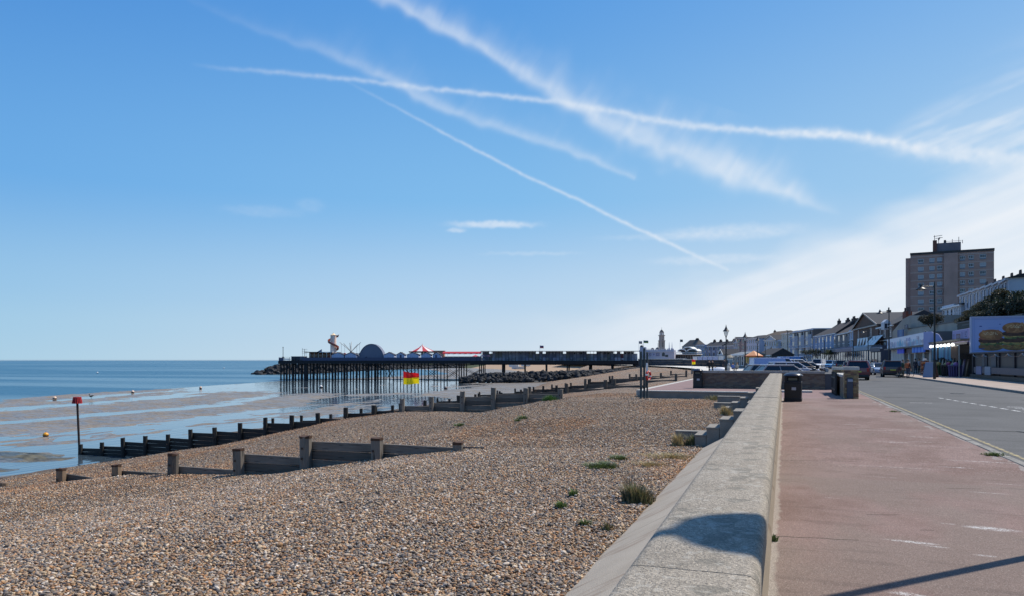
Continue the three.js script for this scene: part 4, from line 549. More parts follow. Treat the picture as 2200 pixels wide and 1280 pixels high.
{ // the long shelter over the landward half
  const x0 = pierX(1034), x1 = pierLen - 0.5, L = x1 - x0, t = thing('pier_shelter', 'long dark glazed shelter with a flat roof along the landward half of the pier', 'shelter', onPier(x0, 0, DECK), pierTurn); const top = pierY(1200, 753.2) - DECK;
  mesh('roof', [box(L + 0.6, 0.14, 3.6, L / 2, top, -2.4)], pierDark, t); mesh('roof_edge', box(L + 0.6, 0.16, 0.08, L / 2, top - 0.02, -0.56), paint(0.02, 0.022, 0.03, 0.6), t);
  const R = rng(97), n = 46, tones = [[0.24, 0.25, 0.34], [0.32, 0.33, 0.42], [0.16, 0.17, 0.24], [0.42, 0.42, 0.5], [0.26, 0.25, 0.24]].map((c) => paint(...c, 0.6));
  for (let i = 0; i < n; i++) { const w = L / n, x = (i + 0.5) * w, open = [16, 18, 24, 33, 41, 45].includes(i) || R() < 0.1; const h = open ? top - 0.75 : top - 0.1; mesh('back_panel', box(w + 0.06, h - 0.02, 0.06, x, h / 2, -3.55 - (i % 2) * 0.08), i === 41 ? paint(0.2, 0.05, 0.07, 0.6) : tones[R() * 5 | 0], t); mesh('post', box(0.09, top, 0.09, x - w / 2, top / 2, -0.7), pierDark, t); if (!open && R() < 0.6) mesh('window', box(w - 0.6, 0.55, 0.05, x, top - 0.62, -3.54), R() < 0.55 ? paint(0.45, 0.48, 0.55, 0.3) : M.glassDark, t); if (R() < 0.35) mesh('bench', [box(w - 0.5, 0.08, 0.4, x, 0.45, -2.9), box(w - 0.5, 0.4, 0.06, x, 0.72, -3.1), box(0.06, 0.45, 0.4, x, 0.22, -2.9)], tones[3], t); if (R() < 0.5) mesh('screen', box(w - 0.2, 0.5 + 0.5 * R(), 0.05, x, 0.45, -0.72), tones[R() * 5 | 0], t); }
}
{ // helter-skelter
  const t = pierThing('helter_skelter', 'pale striped helter-skelter tower with a dark red slide winding round it', 'fairground slide', 703.5, -6, DECK), H = pierY(704, 717.5) - DECK, r0 = 1.0, r1 = 0.9; const st = tex(256, 64, (x, y) => ((x * 12) % 1 < 0.42 ? [0.7, 0.34, 0.2] : [0.82, 0.74, 0.68]));
  mesh('tower', new THREE.CylinderGeometry(r1, r0, H, 24, 1).translate(0, H / 2, 0), std({ map: st, roughness: 0.6 }), t); mesh('roof', lathe([[1.06, 0], [0.5, 0.28], [0.1, 0.68], [0, 0.72]], 16).translate(0, H, 0), std({ map: tex(256, 16, (x) => ((x * 8) % 1 < 0.5 ? [0.75, 0.45, 0.12] : [0.8, 0.72, 0.6])), roughness: 0.6 }), t); mesh('finial', cyl(0.03, 0.05, 0.35, 0, H + 0.7, 0), M.white, t);
  const pts = []; for (let i = 0; i <= 90; i++) { const k = i / 90, an = -0.5 - k * Math.PI * 2 * 1.62, rr = 1.32 + 0.12 * Math.sin(k * 3); pts.push(V(Math.cos(an) * rr, H - 0.15 - k * (H - 1.2), Math.sin(an) * rr)); }
  const curve = new THREE.CatmullRomCurve3(pts), sh = new THREE.Shape([[0, -0.3], [0.06, -0.3], [0.06, 0.24], [0, 0.24]].map(([x, y]) => new THREE.Vector2(x, y))); const red = paint(0.26, 0.05, 0.035, 0.5);
  const strip = (ra, rb, ya, yb, mat, nm) => { const p = [], id = []; pts.forEach((q, i) => { const an = Math.atan2(q.z, q.x); for (const [r, y] of [[ra, ya], [rb, yb]]) p.push(Math.cos(an) * r, q.y + y, Math.sin(an) * r); if (i) { const k = 2 * i; id.push(k - 2, k, k - 1, k - 1, k, k + 1); } }); const g = new THREE.BufferGeometry(); g.setAttribute('position', new THREE.Float32BufferAttribute(p, 3)); g.setIndex(id); g.computeVertexNormals(); mesh(nm, g, mat, t); };
  strip(1.08, 1.72, 0, 0, red, 'slide_floor'); strip(1.72, 1.76, -0.1, 0.5, red, 'slide_wall'); strip(1.1, 1.08, -0.04, 0.3, red, 'slide_wall');
  mesh('top_rail', [bar(V(0.9, H - 0.1, 0.3), V(1.6, H - 0.15, 0.3), 0.05), bar(V(1.6, H - 0.15, 0.3), V(1.6, H - 0.8, 0.3), 0.05)], pierDark, t); mesh('base', cyl(1.5, 1.6, 0.5, 0, 0, 0, 20), paint(0.4, 0.4, 0.45), t);
}
{ // swing ride
  const t = pierThing('swing_ride', 'small fairground ride with long thin arms spread upwards like spokes', 'fairground ride', 741, -7, DECK), Y = (v) => pierY(740, v) - DECK, k = 0.1425; mesh('base', lathe([[2.0, 0], [2.1, 1.4], [1.9, 1.8], [0.6, 2.1], [0, 2.1]], 20), paint(0.025, 0.025, 0.04, 0.6), t); mesh('hub', cyl(0.3, 0.45, Y(752) - 1.9, 0, 1.9, 0, 10), paint(0.4, 0.36, 0.3), t);
  [[-26, 733], [22, 733], [-6, 732], [3, 735], [-12, 736], [10, 737]].forEach(([du, v], i) => { const z = [0, 0, -3.4, 3.2, 2.6, -2.6][i]; const tip = V(du * k, Y(v), z); mesh('arm', bar(V(0, Y(754), 0), tip, 0.075, 6), paint(0.3, 0.28, 0.26, 0.5), t); const q = V(tip.x * 0.86, Y(754) + (tip.y - Y(754)) * 0.86, tip.z * 0.86); mesh('hanger', bar(q, V(q.x, Y(758), q.z), 0.035, 5), M.iron, t); mesh('seat', rbox(0.6, 0.45, 0.6, 0.08, q.x, Y(758.5), q.z), [M.red, navy][i % 2], t); });
}
{ // arched hall
  const w = pierX(821) - pierX(764), h = pierY(790, 737) - DECK + 0.3, t = pierThing('arched_hall', 'big dark blue half-round arched hall on the pier', 'hall', 792.5, -3, DECK - 0.3); const pts = [[-w / 2, 0]]; for (let i = 0; i <= 24; i++) { const an = Math.PI - Math.PI * i / 24; pts.push([Math.cos(an) * w / 2, 0.12 + Math.sin(an) * (h - 0.12)]); } pts.push([w / 2, 0]);
  const g = extrude(pts, 3, 0); g.translate(0, 0, -3); mesh('shell', g, paint(0.15, 0.165, 0.225, 0.7), t); const inner = pts.map(([x, y]) => [x * 0.975, y * 0.975]); const rim = extrude(pts, 0.2, 0, [inner.map(([x, y]) => [x, Math.max(y, 0.02)])]); mesh('rim', rim.translate(0, 0, 0.003), paint(0.2, 0.22, 0.3, 0.6), t);
  for (let i = -5; i <= 5; i++) { const x = i * w / 12, hh = Math.sqrt(Math.max(0, 1 - Math.pow(x / (w / 2), 2))) * h - 0.2; mesh('sheet_seam', box(0.03, hh, 0.03, x, hh / 2, 0.01), paint(0.1, 0.12, 0.2), t); } mesh('door', box(0.55, 1.5, 0.06, -w * 0.2, 0.75, 0.02), paint(0.03, 0.035, 0.06), t);
}
{ // beach huts
  const huts = [[708.5, 736, 'pale blue gabled hut just left of the ride base'], [737, 763, 'pale blue gabled hut under the arms of the ride'], [821.5, 845, 'pale blue gabled hut right beside the arched hall'], [848.5, 867, 'narrow pale blue gabled hut with a dark door before the carousel'], [871, 898, 'wide pale blue gabled hut under the left half of the carousel roof'], [902, 924, 'pale blue gabled hut under the right half of the carousel roof'], [927, 945, 'tall pale blue hut at the landward end of the row with a dark window']];
  huts.forEach(([a, b, label], i) => { const w = pierX(b) - pierX(a), eave = pierY(800, i === 3 ? 761.5 : 761.5) - DECK, ridge = pierY(800, 756.2) - DECK, t = pierThing('beach_hut', label, 'hut', (a + b) / 2, -1.4, DECK, 'gabled huts along the pier'); const o = [[-w / 2 + 0.1, 0], [w / 2 - 0.1, 0], [w / 2 - 0.1, eave], [0, ridge], [-w / 2 + 0.1, eave]]; mesh('wall', extrude(o, 3).translate(0, 0, -3), huteBlue, t); const sl = Math.hypot(w / 2, ridge - eave), an = Math.atan2(ridge - eave, w / 2); for (const s of [-1, 1]) { const g = box(sl + 0.25, 0.1, 3.4, 0, 0, 0); g.rotateZ(-s * an); g.translate(s * w / 4, (eave + ridge) / 2 + 0.06, -1.5); mesh('roof_slope', g, hutRoof, t); } for (let k = 1; k < 6; k++) mesh('board_gap', box(0.025, eave, 0.02, -w / 2 + k * w / 6, eave / 2, 0.005), paint(0.14, 0.17, 0.28), t); if (i === 3 || i === 6) mesh('door', box(0.5, 0.9, 0.06, i === 3 ? 0.1 : -0.1, eave - 0.35, 0.03), navy, t); });
}
{ // carousel
  const t = pierThing('carousel', 'carousel with a peaked red and white striped canvas top', 'carousel', 896, -9, DECK), w = pierX(925) - pierX(867), Y = (v) => pierY(896, v) - DECK, r = w / 2 * 1.03, n = 14, col = [paint(0.42, 0.03, 0.04, 0.8), paint(0.72, 0.66, 0.64, 0.8)], apex = Y(738.5), e = Y(753.2);
  for (let i = 0; i < n; i++) { const a0 = i / n * Math.PI * 2 + 0.2, a1 = (i + 1) / n * Math.PI * 2 + 0.2, v = []; for (const k of [0, 0.25, 0.5, 0.75, 1]) { const rr = r * (k === 0 ? 0.01 : k), y = lerp(apex, e, Math.pow(k, 0.78)); v.push([Math.sin(a0) * rr, y, Math.cos(a0) * rr], [Math.sin(a1) * rr, y, Math.cos(a1) * rr]); } const f = []; for (let k = 0; k < 4; k++) f.push([2 * k, 2 * k + 2, 2 * k + 3, 2 * k + 1]); mesh('canvas_gore', poly(v, f), col[i % 2], t); }
  mesh('rounding_board', new THREE.CylinderGeometry(r * 1.02, r * 0.96, 0.4, 24, 1, true).translate(0, e - 0.18, 0), std({ color: rgb(0.08, 0.055, 0.05), roughness: 0.7, side: THREE.DoubleSide }), t); mesh('centre_pole', cyl(0.4, 0.4, e, 0, 0, 0), M.white, t); mesh('finial', cyl(0.03, 0.06, 0.4, 0, apex - 0.02, 0), M.red, t); for (let i = 0; i < 10; i++) { const an = i / 10 * 6.283; mesh('pole', cyl(0.035, 0.035, e - 0.1, Math.sin(an) * r * 0.8, 0, Math.cos(an) * r * 0.8, 6), M.white, t); } mesh('platform', cyl(r * 0.95, r * 0.95, 0.3, 0, 0, 0, 24), pierDark, t);
  const k = pierThing('kiosk', 'orange-brown kiosk between the carousel and the red awning', 'kiosk', 936, -7.5, DECK); mesh('wall', box(3.2, pierY(936, 752.6) - DECK, 3, 0, (pierY(936, 752.6) - DECK) / 2, 0), paint(0.42, 0.2, 0.12, 0.7), k); mesh('roof', box(3.5, 0.14, 3.3, 0, pierY(936, 752.6) - DECK + 0.06, 0), paint(0.3, 0.14, 0.09), k); mesh('hatch', box(1.6, 0.8, 0.05, 0, 1.3, 1.52), M.glassDark, k);
}
{ // red awning, tables and umbrellas
  const x0 = pierX(948), x1 = pierX(1032), L = x1 - x0, t = thing('awning', 'long red and white awning over the café tables on the pier', 'awning', onPier(x0, -3, DECK), pierTurn), e = pierY(990, 758) - DECK, r = pierY(990, 754) - DECK; for (let i = 0; i < 14; i++) { const w = L / 14; const g = poly([[i * w, e, 1.2], [(i + 1) * w, e, 1.2], [(i + 1) * w, r, -1.4], [i * w, r, -1.4]], [[0, 1, 2, 3]]); mesh('canvas', g, std({ color: rgb(0.36, 0.012, 0.025), roughness: 0.85, side: THREE.DoubleSide }), t); mesh('valance', box(w - 0.04, 0.22, 0.02, (i + 0.5) * w, e - 0.11, 1.21), i % 2 ? paint(0.6, 0.45, 0.45, 0.8) : paint(0.4, 0.02, 0.03, 0.8), t); } for (let i = 0; i <= 7; i++) mesh('pole', cyl(0.04, 0.04, e, i * L / 7, 0, 1.15, 6), M.white, t); mesh('back_wall', box(L, 1.3, 0.1, L / 2, 0.65, -1.5), paint(0.3, 0.28, 0.28), t);
  const R = rng(101); for (let i = 0; i < 9; i++) { const q = thing('cafe_table', ['white café table with two chairs under the left end of the red awning', 'white café table third along under the red awning', 'café table beside an awning pole on the pier', 'café table in the middle of the red awning', 'café table just right of the middle of the awning', 'café table beneath the right half of the awning', 'café table by the right end of the red awning', 'café table left of the red umbrellas', 'café table between the red umbrellas'][i], 'table', onPier(x0 + 1 + i * (L - 2) / 8, -1.6 + R() * 0.4, DECK), pierTurn + R(), 'café tables on the pier'); mesh('top', cyl(0.42, 0.42, 0.04, 0, 0.72, 0, 12), M.white, q); mesh('leg', cyl(0.04, 0.2, 0.72, 0, 0, 0, 8), M.steel, q); for (const s of [-1, 1]) { mesh('chair', [box(0.42, 0.05, 0.42, s * 0.75, 0.44, 0), box(0.05, 0.5, 0.42, s * 0.95, 0.7, 0), box(0.04, 0.44, 0.04, s * 0.58, 0.22, 0.18), box(0.04, 0.44, 0.04, s * 0.58, 0.22, -0.18), box(0.04, 0.44, 0.04, s * 0.93, 0.22, 0.18), box(0.04, 0.44, 0.04, s * 0.93, 0.22, -0.18)], R() < 0.5 ? M.white : paint(0.1, 0.1, 0.11), q); } }
  [[1021, [0.6, 0.05, 0.08], 'larger red parasol at the landward end of the awning'], [1036, [0.7, 0.35, 0.36], 'faded red parasol in front of the shelter end'], [1049, [0.55, 0.2, 0.22], 'low pink parasol nearest the long shelter']].forEach(([u, c, label], i) => { const q = pierThing('parasol', label, 'parasol', u, -0.9, DECK, 'red parasols on the pier'), h = pierY(u, 761.5) - DECK; mesh('canopy', lathe([[1.1 - 0.15 * i, h - 0.42], [0.6, h - 0.2], [0, h]], 8), std({ color: rgb(...c), roughness: 0.85, side: THREE.DoubleSide }), q); mesh('pole', cyl(0.03, 0.03, h, 0, 0, 0, 6), M.white, q); });
}
{ // café building and odds and ends on the head of the pier
  const xa = pierX(647), xb = pierX(706), L = xb - xa, t = thing('pier_cafe', 'brown café with a thin flat dark roof, right part painted white as sunlit, at the pier head', 'cafe', onPier(xa, -4, DECK), pierTurn), h = pierY(670, 755.2) - DECK; mesh('roof', [box(L * 0.55, 0.2, 6, L * 0.26, h, -2)], pierDark, t); mesh('roof_sunlit', box(L * 0.5, 0.16, 5, L * 0.77, h + 0.02, -1.6), M.white, t); mesh('wall', box(L * 0.86, h - 0.14, 4, L * 0.52, h / 2 - 0.07, -3), paint(0.2, 0.1, 0.06, 0.8), t); for (let i = 0; i < 9; i++) mesh('window', box(L / 12, 0.7, 0.06, L * 0.16 + i * L / 11.5, h * 0.62, -0.98), i % 3 ? paint(0.34, 0.2, 0.13, 0.4) : M.glassDark, t); for (let i = 0; i < 7; i++) mesh('post', box(0.08, h, 0.08, 0.4 + i * L / 6.6, h / 2, 0.8), M.offwhite, t); mesh('roof_vent', extrude([[0, 0], [1.5, 0], [1.5, 0.85]], 0.4).translate(L * 0.36, h + 0.1, -2), paint(0.18, 0.2, 0.26), t);  // right part of the roof is coloured white to imitate sunlight on it
  const c = pierThing('store_cabin', 'dark flat-topped cabin on the corner of the pier head', 'cabin', 637, -2.2, DECK), w = pierX(650) - pierX(623); mesh('wall', box(w, 1.25, 3, 0, 0.62, 0), paint(0.03, 0.036, 0.05, 0.6), c); mesh('roof', box(w + 0.2, 0.08, 3.2, 0, 1.29, 0), paint(0.3, 0.3, 0.32), c); for (let i = 0; i < 3; i++) mesh('panel', box(w / 3 - 0.1, 1.1, 0.04, (i - 1) * w / 3, 0.6, 1.52), i === 2 ? paint(0.1, 0.12, 0.17) : paint(0.04, 0.045, 0.06), c);
  const m = pierThing('mast', 'small grid mast with cross spars behind the dark cabin', 'mast', 640, -6, DECK), mh = pierY(640, 748) - DECK; mesh('upright', [bar(V(0, 0, 0), V(0, mh, 0), 0.06, 6), bar(V(-0.7, 0, 0), V(-0.7, mh + 0.3, 0), 0.04, 6)], M.iron, m); mesh('spar', [0.9, 1.5, 2.1].map((y) => bar(V(-0.9, mh - y + 0.8, 0), V(0.9, mh - y + 0.8, 0), 0.04, 5)), M.iron, m);
  const p = pierThing('signal_post', 'thin dark post at the seaward corner of the pier', 'post', 605, -1, DECK), ph = pierY(605, 745) - DECK; mesh('post', bar(V(0, 0, 0), V(0, ph, 0), 0.09, 8), M.iron, p); mesh('lamp', ball(0.17, 0, ph, 0, 8), M.iron, p); mesh('box', rbox(0.45, 0.6, 0.4, 0.05, 0, 0.9, 0), M.iron, p);
}
function smallFlag(u, v0, v1, d, cols, label, fw = 1.5) { const p = at(u, v1, d), h = (v1 - v0) / F * d, t = thing('flag', label, 'flag', P3(p.a, p.y, p.s), 0.2, 'small flags on thin poles'); mesh('pole', bar(V(0, 0, 0), V(0, h, 0), 0.045, 6), M.offwhite, t); cols.forEach((c, i) => { const g = flagCloth(fw, 0.8 / cols.length, 1 + i * 0.1, 10, 0.12); g.translate(0, h - 0.4 - (i - (cols.length - 1) / 2) * 0.8 / cols.length, 0); mesh('cloth', g, std({ color: rgb(...c), roughness: 0.9, side: THREE.DoubleSide }), t); }); }
smallFlag(1160, 741, 754, 227, [[0.12, 0.1, 0.2], [0.4, 0.08, 0.1]], 'little flag flying above the middle of the pier shelter', 1.2); smallFlag(1373, 731.5, 753, 226, [[0.3, 0.3, 0.33], [0.14, 0.13, 0.15]], 'grey flag at the landward end of the shelter', 1.0); smallFlag(1383, 730, 752, 230, [[0.05, 0.09, 0.12], [0.2, 0.3, 0.1]], 'green and blue flag over the white pavilion'); smallFlag(1461.5, 728, 776, 240, [[0.03, 0.05, 0.06]], 'dark pennant on the white flagpole before the wavy-roofed cafés', 0.9);

// ---------------------------------------------------------------- rock breakwaters
function rocks(label, path, width, height, n, seed, size) {
  const t = thing('rock_breakwater', label, 'breakwater', P3(path[0].a, path[0].y, path[0].s)), R = rng(seed), forms = []; for (let k = 0; k < 5; k++) { const g = mergeVertices((() => { const q = new THREE.IcosahedronGeometry(1, 1); q.deleteAttribute('uv'); q.deleteAttribute('normal'); return q; })()), p = g.attributes.position; for (let i = 0; i < p.count; i++) { const r = 0.7 + 0.55 * hash(i, k, seed); p.setXYZ(i, p.getX(i) * r * 1.2, p.getY(i) * r * 0.8, p.getZ(i) * r); } forms.push(toCreasedNormals(g, 0.4)); }
  const mats = [0.6, 1, 1.5].map((k) => paint(0.016 * k, 0.017 * k, 0.02 * k, 0.85)); const seg = []; let tot = 0; for (let i = 1; i < path.length; i++) { const l = Math.hypot(path[i].a - path[i - 1].a, path[i].s - path[i - 1].s); seg.push([tot, l]); tot += l; }
  const where = (d) => { let i = 0; while (i < seg.length - 1 && d > seg[i][0] + seg[i][1]) i++; const k = clamp((d - seg[i][0]) / seg[i][1]), A = path[i], B = path[i + 1]; return { a: lerp(A.a, B.a, k), s: lerp(A.s, B.s, k), y: lerp(A.y, B.y, k), h: lerp(A.h, B.h, k), nx: -(B.s - A.s) / seg[i][1], ns: (B.a - A.a) / seg[i][1] }; };
  // the mound below the boulders
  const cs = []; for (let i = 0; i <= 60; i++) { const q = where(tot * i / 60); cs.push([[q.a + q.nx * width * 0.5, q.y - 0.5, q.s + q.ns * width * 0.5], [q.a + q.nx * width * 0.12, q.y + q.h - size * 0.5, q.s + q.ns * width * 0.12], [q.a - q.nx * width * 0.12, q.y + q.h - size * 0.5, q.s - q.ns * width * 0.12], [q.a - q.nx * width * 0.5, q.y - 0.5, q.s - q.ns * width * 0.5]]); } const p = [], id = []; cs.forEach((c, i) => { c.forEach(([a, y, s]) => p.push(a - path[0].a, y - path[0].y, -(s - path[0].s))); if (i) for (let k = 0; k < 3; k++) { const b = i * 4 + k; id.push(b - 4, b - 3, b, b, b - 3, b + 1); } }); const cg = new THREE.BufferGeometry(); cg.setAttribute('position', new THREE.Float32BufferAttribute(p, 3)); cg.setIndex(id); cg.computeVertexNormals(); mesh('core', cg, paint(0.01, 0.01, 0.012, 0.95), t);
  const pts = []; for (let i = 0; i < n; i++) { const q = where(tot * Math.pow(R(), 0.95)), o = (R() * 2 - 1), prof = Math.min(1, (1 - Math.abs(o)) / 0.74), r = size * (0.6 + 0.7 * R()); pts.push({ a: q.a + q.nx * o * width * 0.5, s: q.s + q.ns * o * width * 0.5, y: q.y + q.h * prof - r * 0.45, r }); }
  pts.sort((x, y) => (x.a * SN + 0) - 0 + (Math.hypot(x.a, x.s) - Math.hypot(y.a, y.s)) - (y.a * SN)); const rest = [];
  pts.forEach((q, i) => { const f = forms[i % 5]; if (i < 300) { const m = mesh('boulder', f, mats[i % 3], t); m.position.set(q.a - path[0].a, q.y - path[0].y, -(q.s - path[0].s)); m.scale.setScalar(q.r); m.rotation.set(R() * 6, R() * 6, R() * 6); } else { const g = f.clone(); g.scale(q.r, q.r, q.r); g.rotateY(R() * 6); g.translate(q.a - path[0].a, q.y - path[0].y, -(q.s - path[0].s)); rest.push(g); } }); if (rest.length) mesh('boulders_behind', rest, mats[1], t).userData.kind = 'stuff';
}
{
  const pt = (u, v, d, h) => ({ ...at(u, v, d), h });
  rocks('dark boulder breakwater running out from the beach in front of the pier', [pt(994, 815, 212, 0.3), pt(1020, 816, 211, 1.5), pt(1100, 815, 210, 1.75), pt(1200, 811, 209, 1.75), pt(1270, 804, 209, 1.2), pt(1330, 797, 210, 0.5), pt(1385, 790, 212, 0.2)], 8, 3, 640, 111, 0.72);
  rocks('far dark boulder mound reaching out to sea behind the pier head', [pt(545, 804, 328, 0.2), pt(572, 804, 332, 2.0), pt(600, 803, 339, 4.2), pt(650, 802, 352, 4.2), pt(715, 798, 400, 4.0), pt(765, 795, 455, 3.6), pt(830, 793, 500, 3.2), pt(900, 790, 560, 2.6), pt(1060, 786, 640, 2.4), pt(1180, 782, 700, 2.0), pt(1262, 779, 760, 1.0)], 13, 5, 800, 117, 1.7);
}
[[1104, 787.5, 268, 'left white dinghy lying on the mud behind the pier'], [1114, 792, 250, 'nearest white dinghy, broadest of the three behind the pier'], [1129, 786, 280, 'right white dinghy on the mud behind the pier']].forEach(([u, v, d, l], i) => { const p = at(u, v, d), t = thing('dinghy', l, 'boat', P3(p.a, p.y, p.s), YAW + 0.3 * i - 0.2, 'white dinghies behind the pier'); const L = i === 1 ? 4.6 : 3.6, prof = [[0, 0.3], [0.1, 0.62], [0.35, 0.72], [1, 0.62]], v2 = [], f = []; const N = 10; for (let k = 0; k <= N; k++) { const x = k / N, w = 0.72 * Math.pow(Math.sin(Math.min(1, x * 1.25 + 0.02) * Math.PI / 2), 0.7), h = 0.75 + 0.25 * (1 - x) * (1 - x); v2.push([x * L - L / 2, h, w], [x * L - L / 2, 0.15, w * 0.6], [x * L - L / 2, 0, 0], [x * L - L / 2, 0.15, -w * 0.6], [x * L - L / 2, h, -w]); if (k) { const b = k * 5; for (let j = 0; j < 4; j++) f.push([b - 5 + j, b - 4 + j, b + 1 + j, b + j]); } } f.push([50, 51, 52, 53, 54]); mesh('hull', poly(v2, f), std({ color: rgb(0.8, 0.8, 0.8), roughness: 0.4, side: THREE.DoubleSide }), t); mesh('deck', box(L * 0.5, 0.06, 0.9, L * 0.1, 0.72, 0), M.white, t); mesh('keel_stripe', box(L * 0.7, 0.14, 0.5, 0.1, 0.06, 0), paint(0.05, 0.06, 0.08), t); });

// ---------------------------------------------------------------- facades: a building stands on the ground line between two points, its front towards the sea
function building(o) {                                   // o: name, label, A/B = [u, d], v = eave (in the photograph, at A), depth, base, wall, roof, ...
  const A = at(o.A[0], o.v, o.A[1]), B = at(o.B[0], o.v, o.B[1]), L = Math.hypot(B.a - A.a, B.s - A.s), turn = Math.atan2(B.s - A.s, B.a - A.a), base = o.base ?? -0.1, H = A.y - base, D = o.depth ?? 9;
  const t = thing(o.name ?? 'terrace_house', o.label, o.cat ?? 'building', P3(A.a, base, A.s), turn, o.group); const wallM = o.wallMat ?? wallMat(o.wall.map((q) => q * (o.wall[2] > 0.2 ? 1.45 : 1.25)));
  mesh('wall', boxUV(box(L, H, D, L / 2, H / 2, -D / 2)), wallM, t); const R = rng((o.A[0] * 7 + o.v) | 0), rh = o.rh ?? 2;
  const roofM = o.roofMat ?? wallMat(o.roof ?? [0.035, 0.034, 0.038]); const e = 0.3; let ridge = H;
  if (o.shape === 'pitch') { ridge = H + rh; mesh('roof', poly([[-e, H - 0.05, e], [L + e, H - 0.05, e], [L + e, ridge, -D / 2], [-e, ridge, -D / 2], [-e, H - 0.05, -D - e], [L + e, H - 0.05, -D - e]], [[0, 1, 2, 3], [3, 2, 5, 4], [1, 5, 2], [0, 3, 4], [0, 4, 5, 1]]), roofM, t); }
  else if (o.shape === 'hip') { ridge = H + rh; const k = Math.min(L, D) / 2; mesh('roof', poly([[-e, H - 0.05, e], [L + e, H - 0.05, e], [L + e, H - 0.05, -D - e], [-e, H - 0.05, -D - e], [k * 0.8, ridge, -D / 2], [L - k * 0.8, ridge, -D / 2]], [[0, 1, 5, 4], [1, 2, 5], [2, 3, 4, 5], [3, 0, 4], [0, 3, 2, 1]]), roofM, t); }
  else if (o.shape === 'gable') { ridge = H + rh; mesh('gable_wall', extrude([[0, 0], [L, 0], [L / 2, rh]], D).translate(0, H - 0.01, -D), wallM, t); const an = Math.atan2(rh, L / 2), sl = Math.hypot(rh, L / 2) + 0.45; for (const s of [-1, 1]) { const g = box(sl, 0.16, D + 0.6, 0, 0, 0); g.rotateZ(-s * an); g.translate(L / 2 + s * (L / 4 + 0.15), H + rh / 2 - 0.05, -D / 2 + 0.05); mesh('roof_slope', g, roofM, t); const b = box(sl, 0.28, 0.1, 0, 0, 0); b.rotateZ(-s * an); b.translate(L / 2 + s * (L / 4 + 0.15), H + rh / 2 - 0.08, 0.39); mesh('barge_board', b, o.trim ?? M.offwhite, t); } }
  else { mesh('parapet', boxUV(box(L + 0.1, 0.35, D + 0.1, L / 2, H + 0.176, -D / 2)), o.parapet ? wallMat(o.parapet) : wallM, t); }
  for (const [x, hh, w] of o.chimneys ?? []) { const c = mesh('chimney', boxUV(box(w ?? 1.4, hh + 1.2, 0.8, x * L, ridge + hh / 2 - 0.6, -D / 2)), o.chimneyMat ?? wallMat([0.06, 0.04, 0.035]), t); const n = Math.max(2, Math.round((w ?? 1.4) / 0.42)); for (let i = 0; i < n; i++) mesh('chimney_pot', cyl(0.1, 0.13, 0.6, x * L + (i - (n - 1) / 2) * 0.38, ridge + hh, -D / 2, 7), paint(0.09, 0.05, 0.04), c); }
  const fr = o.frame ? paint(...o.frame, 0.6) : paint(0.66, 0.67, 0.69, 0.6);
  const win = (x, y, w, h) => { const f = mesh('window', [box(w, 0.1, 0.12, x, y + h / 2, 0.04), box(w + 0.16, 0.1, 0.2, x, y - h / 2, 0.06), box(0.09, h, 0.12, x - w / 2 + 0.045, y, 0.04), box(0.09, h, 0.12, x + w / 2 - 0.045, y, 0.04), box(w, 0.06, 0.08, x, y, 0.03)], fr, t); mesh('pane', box(w - 0.1, h - 0.1, 0.05, x, y, 0.0), M.glassDark, f); };
  const g0 = o.ground ?? 0, fl = o.floors ?? 3, fh = (H - g0) / Math.max(1, fl), n = o.bays ?? Math.max(2, Math.round(L / 3));
  for (let f = 0; f < fl; f++) for (let i = 0; i < n; i++) { const w = Math.min(1.25, L / n * 0.5) * (o.ww ?? 1); win((i + 0.5) * L / n, g0 + (f + 0.52) * fh, w, Math.min(1.9, fh * 0.62)); }
  for (let f = 0; f < (o.strings ?? fl); f++) mesh('string_course', box(L + 0.06, 0.14, 0.14, L / 2, g0 + f * fh + 0.02, 0.05), o.trim ?? fr, t);
  mesh('cornice', box(L + 0.2, 0.26, 0.36, L / 2, H - 0.15, 0.16), o.trim ?? fr, t);
  if (o.bow) for (let i = 0; i < o.bow; i++) { const x = (i + 0.5) * L / o.bow, bw = L / o.bow * 0.55, hb = H * 0.86; const b = mesh('bay', extrude([[-bw / 2, 0], [-bw / 3, 0.9], [bw / 3, 0.9], [bw / 2, 0]], hb).rotateX(Math.PI / 2).translate(x, 0.1 + hb, 0), o.bayMat ?? wallM, t); for (let f = 0; f < fl; f++) { mesh('bay_pane', [box(bw * 0.5, fh * 0.5, 0.06, x, g0 + (f + 0.52) * fh, 0.9)], M.glassDark, b); mesh('bay_band', box(bw * 0.72, 0.16, 0.12, x, g0 + f * fh + 0.1, 0.92), fr, b); } }
  if (o.balcony) for (let f = 1; f <= o.balcony; f++) { const y = g0 + f * fh; mesh('balcony', [box(L, 0.14, 1.1, L / 2, y, 0.6), box(L, 0.06, 0.06, L / 2, y + 0.95, 1.1)], fr, t); const rl = []; for (let x = 0.3; x < L; x += 0.45) rl.push(box(0.04, 0.95, 0.04, x, y + 0.5, 1.1)); mesh('balustrade', rl, fr, t); }
  if (o.shop) { const h = o.shop.h ?? 3; mesh('shopfront', box(L - 0.3, h - 0.9, 0.12, L / 2, (h - 0.9) / 2, 0.07), M.glassDark, t); for (let i = 0; i <= Math.round(L / 3); i++) mesh('shop_pilaster', box(0.22, h, 0.2, clamp(i * L / Math.round(L / 3), 0.11, L - 0.11), h / 2, 0.1), paint(...o.shop.c, 0.6), t); mesh('fascia_board', box(L, 0.75, 0.3, L / 2, h - 0.38, 0.2), paint(...o.shop.c, 0.6), t); }
  return { t, L, H, D, turn, A, ridge };
}
const wallCache = {};
function wallMat(c) { const k = c.join(); return wallCache[k] ??= std({ map: wallTexShared, color: rgb(...c), roughness: 0.9 }); }
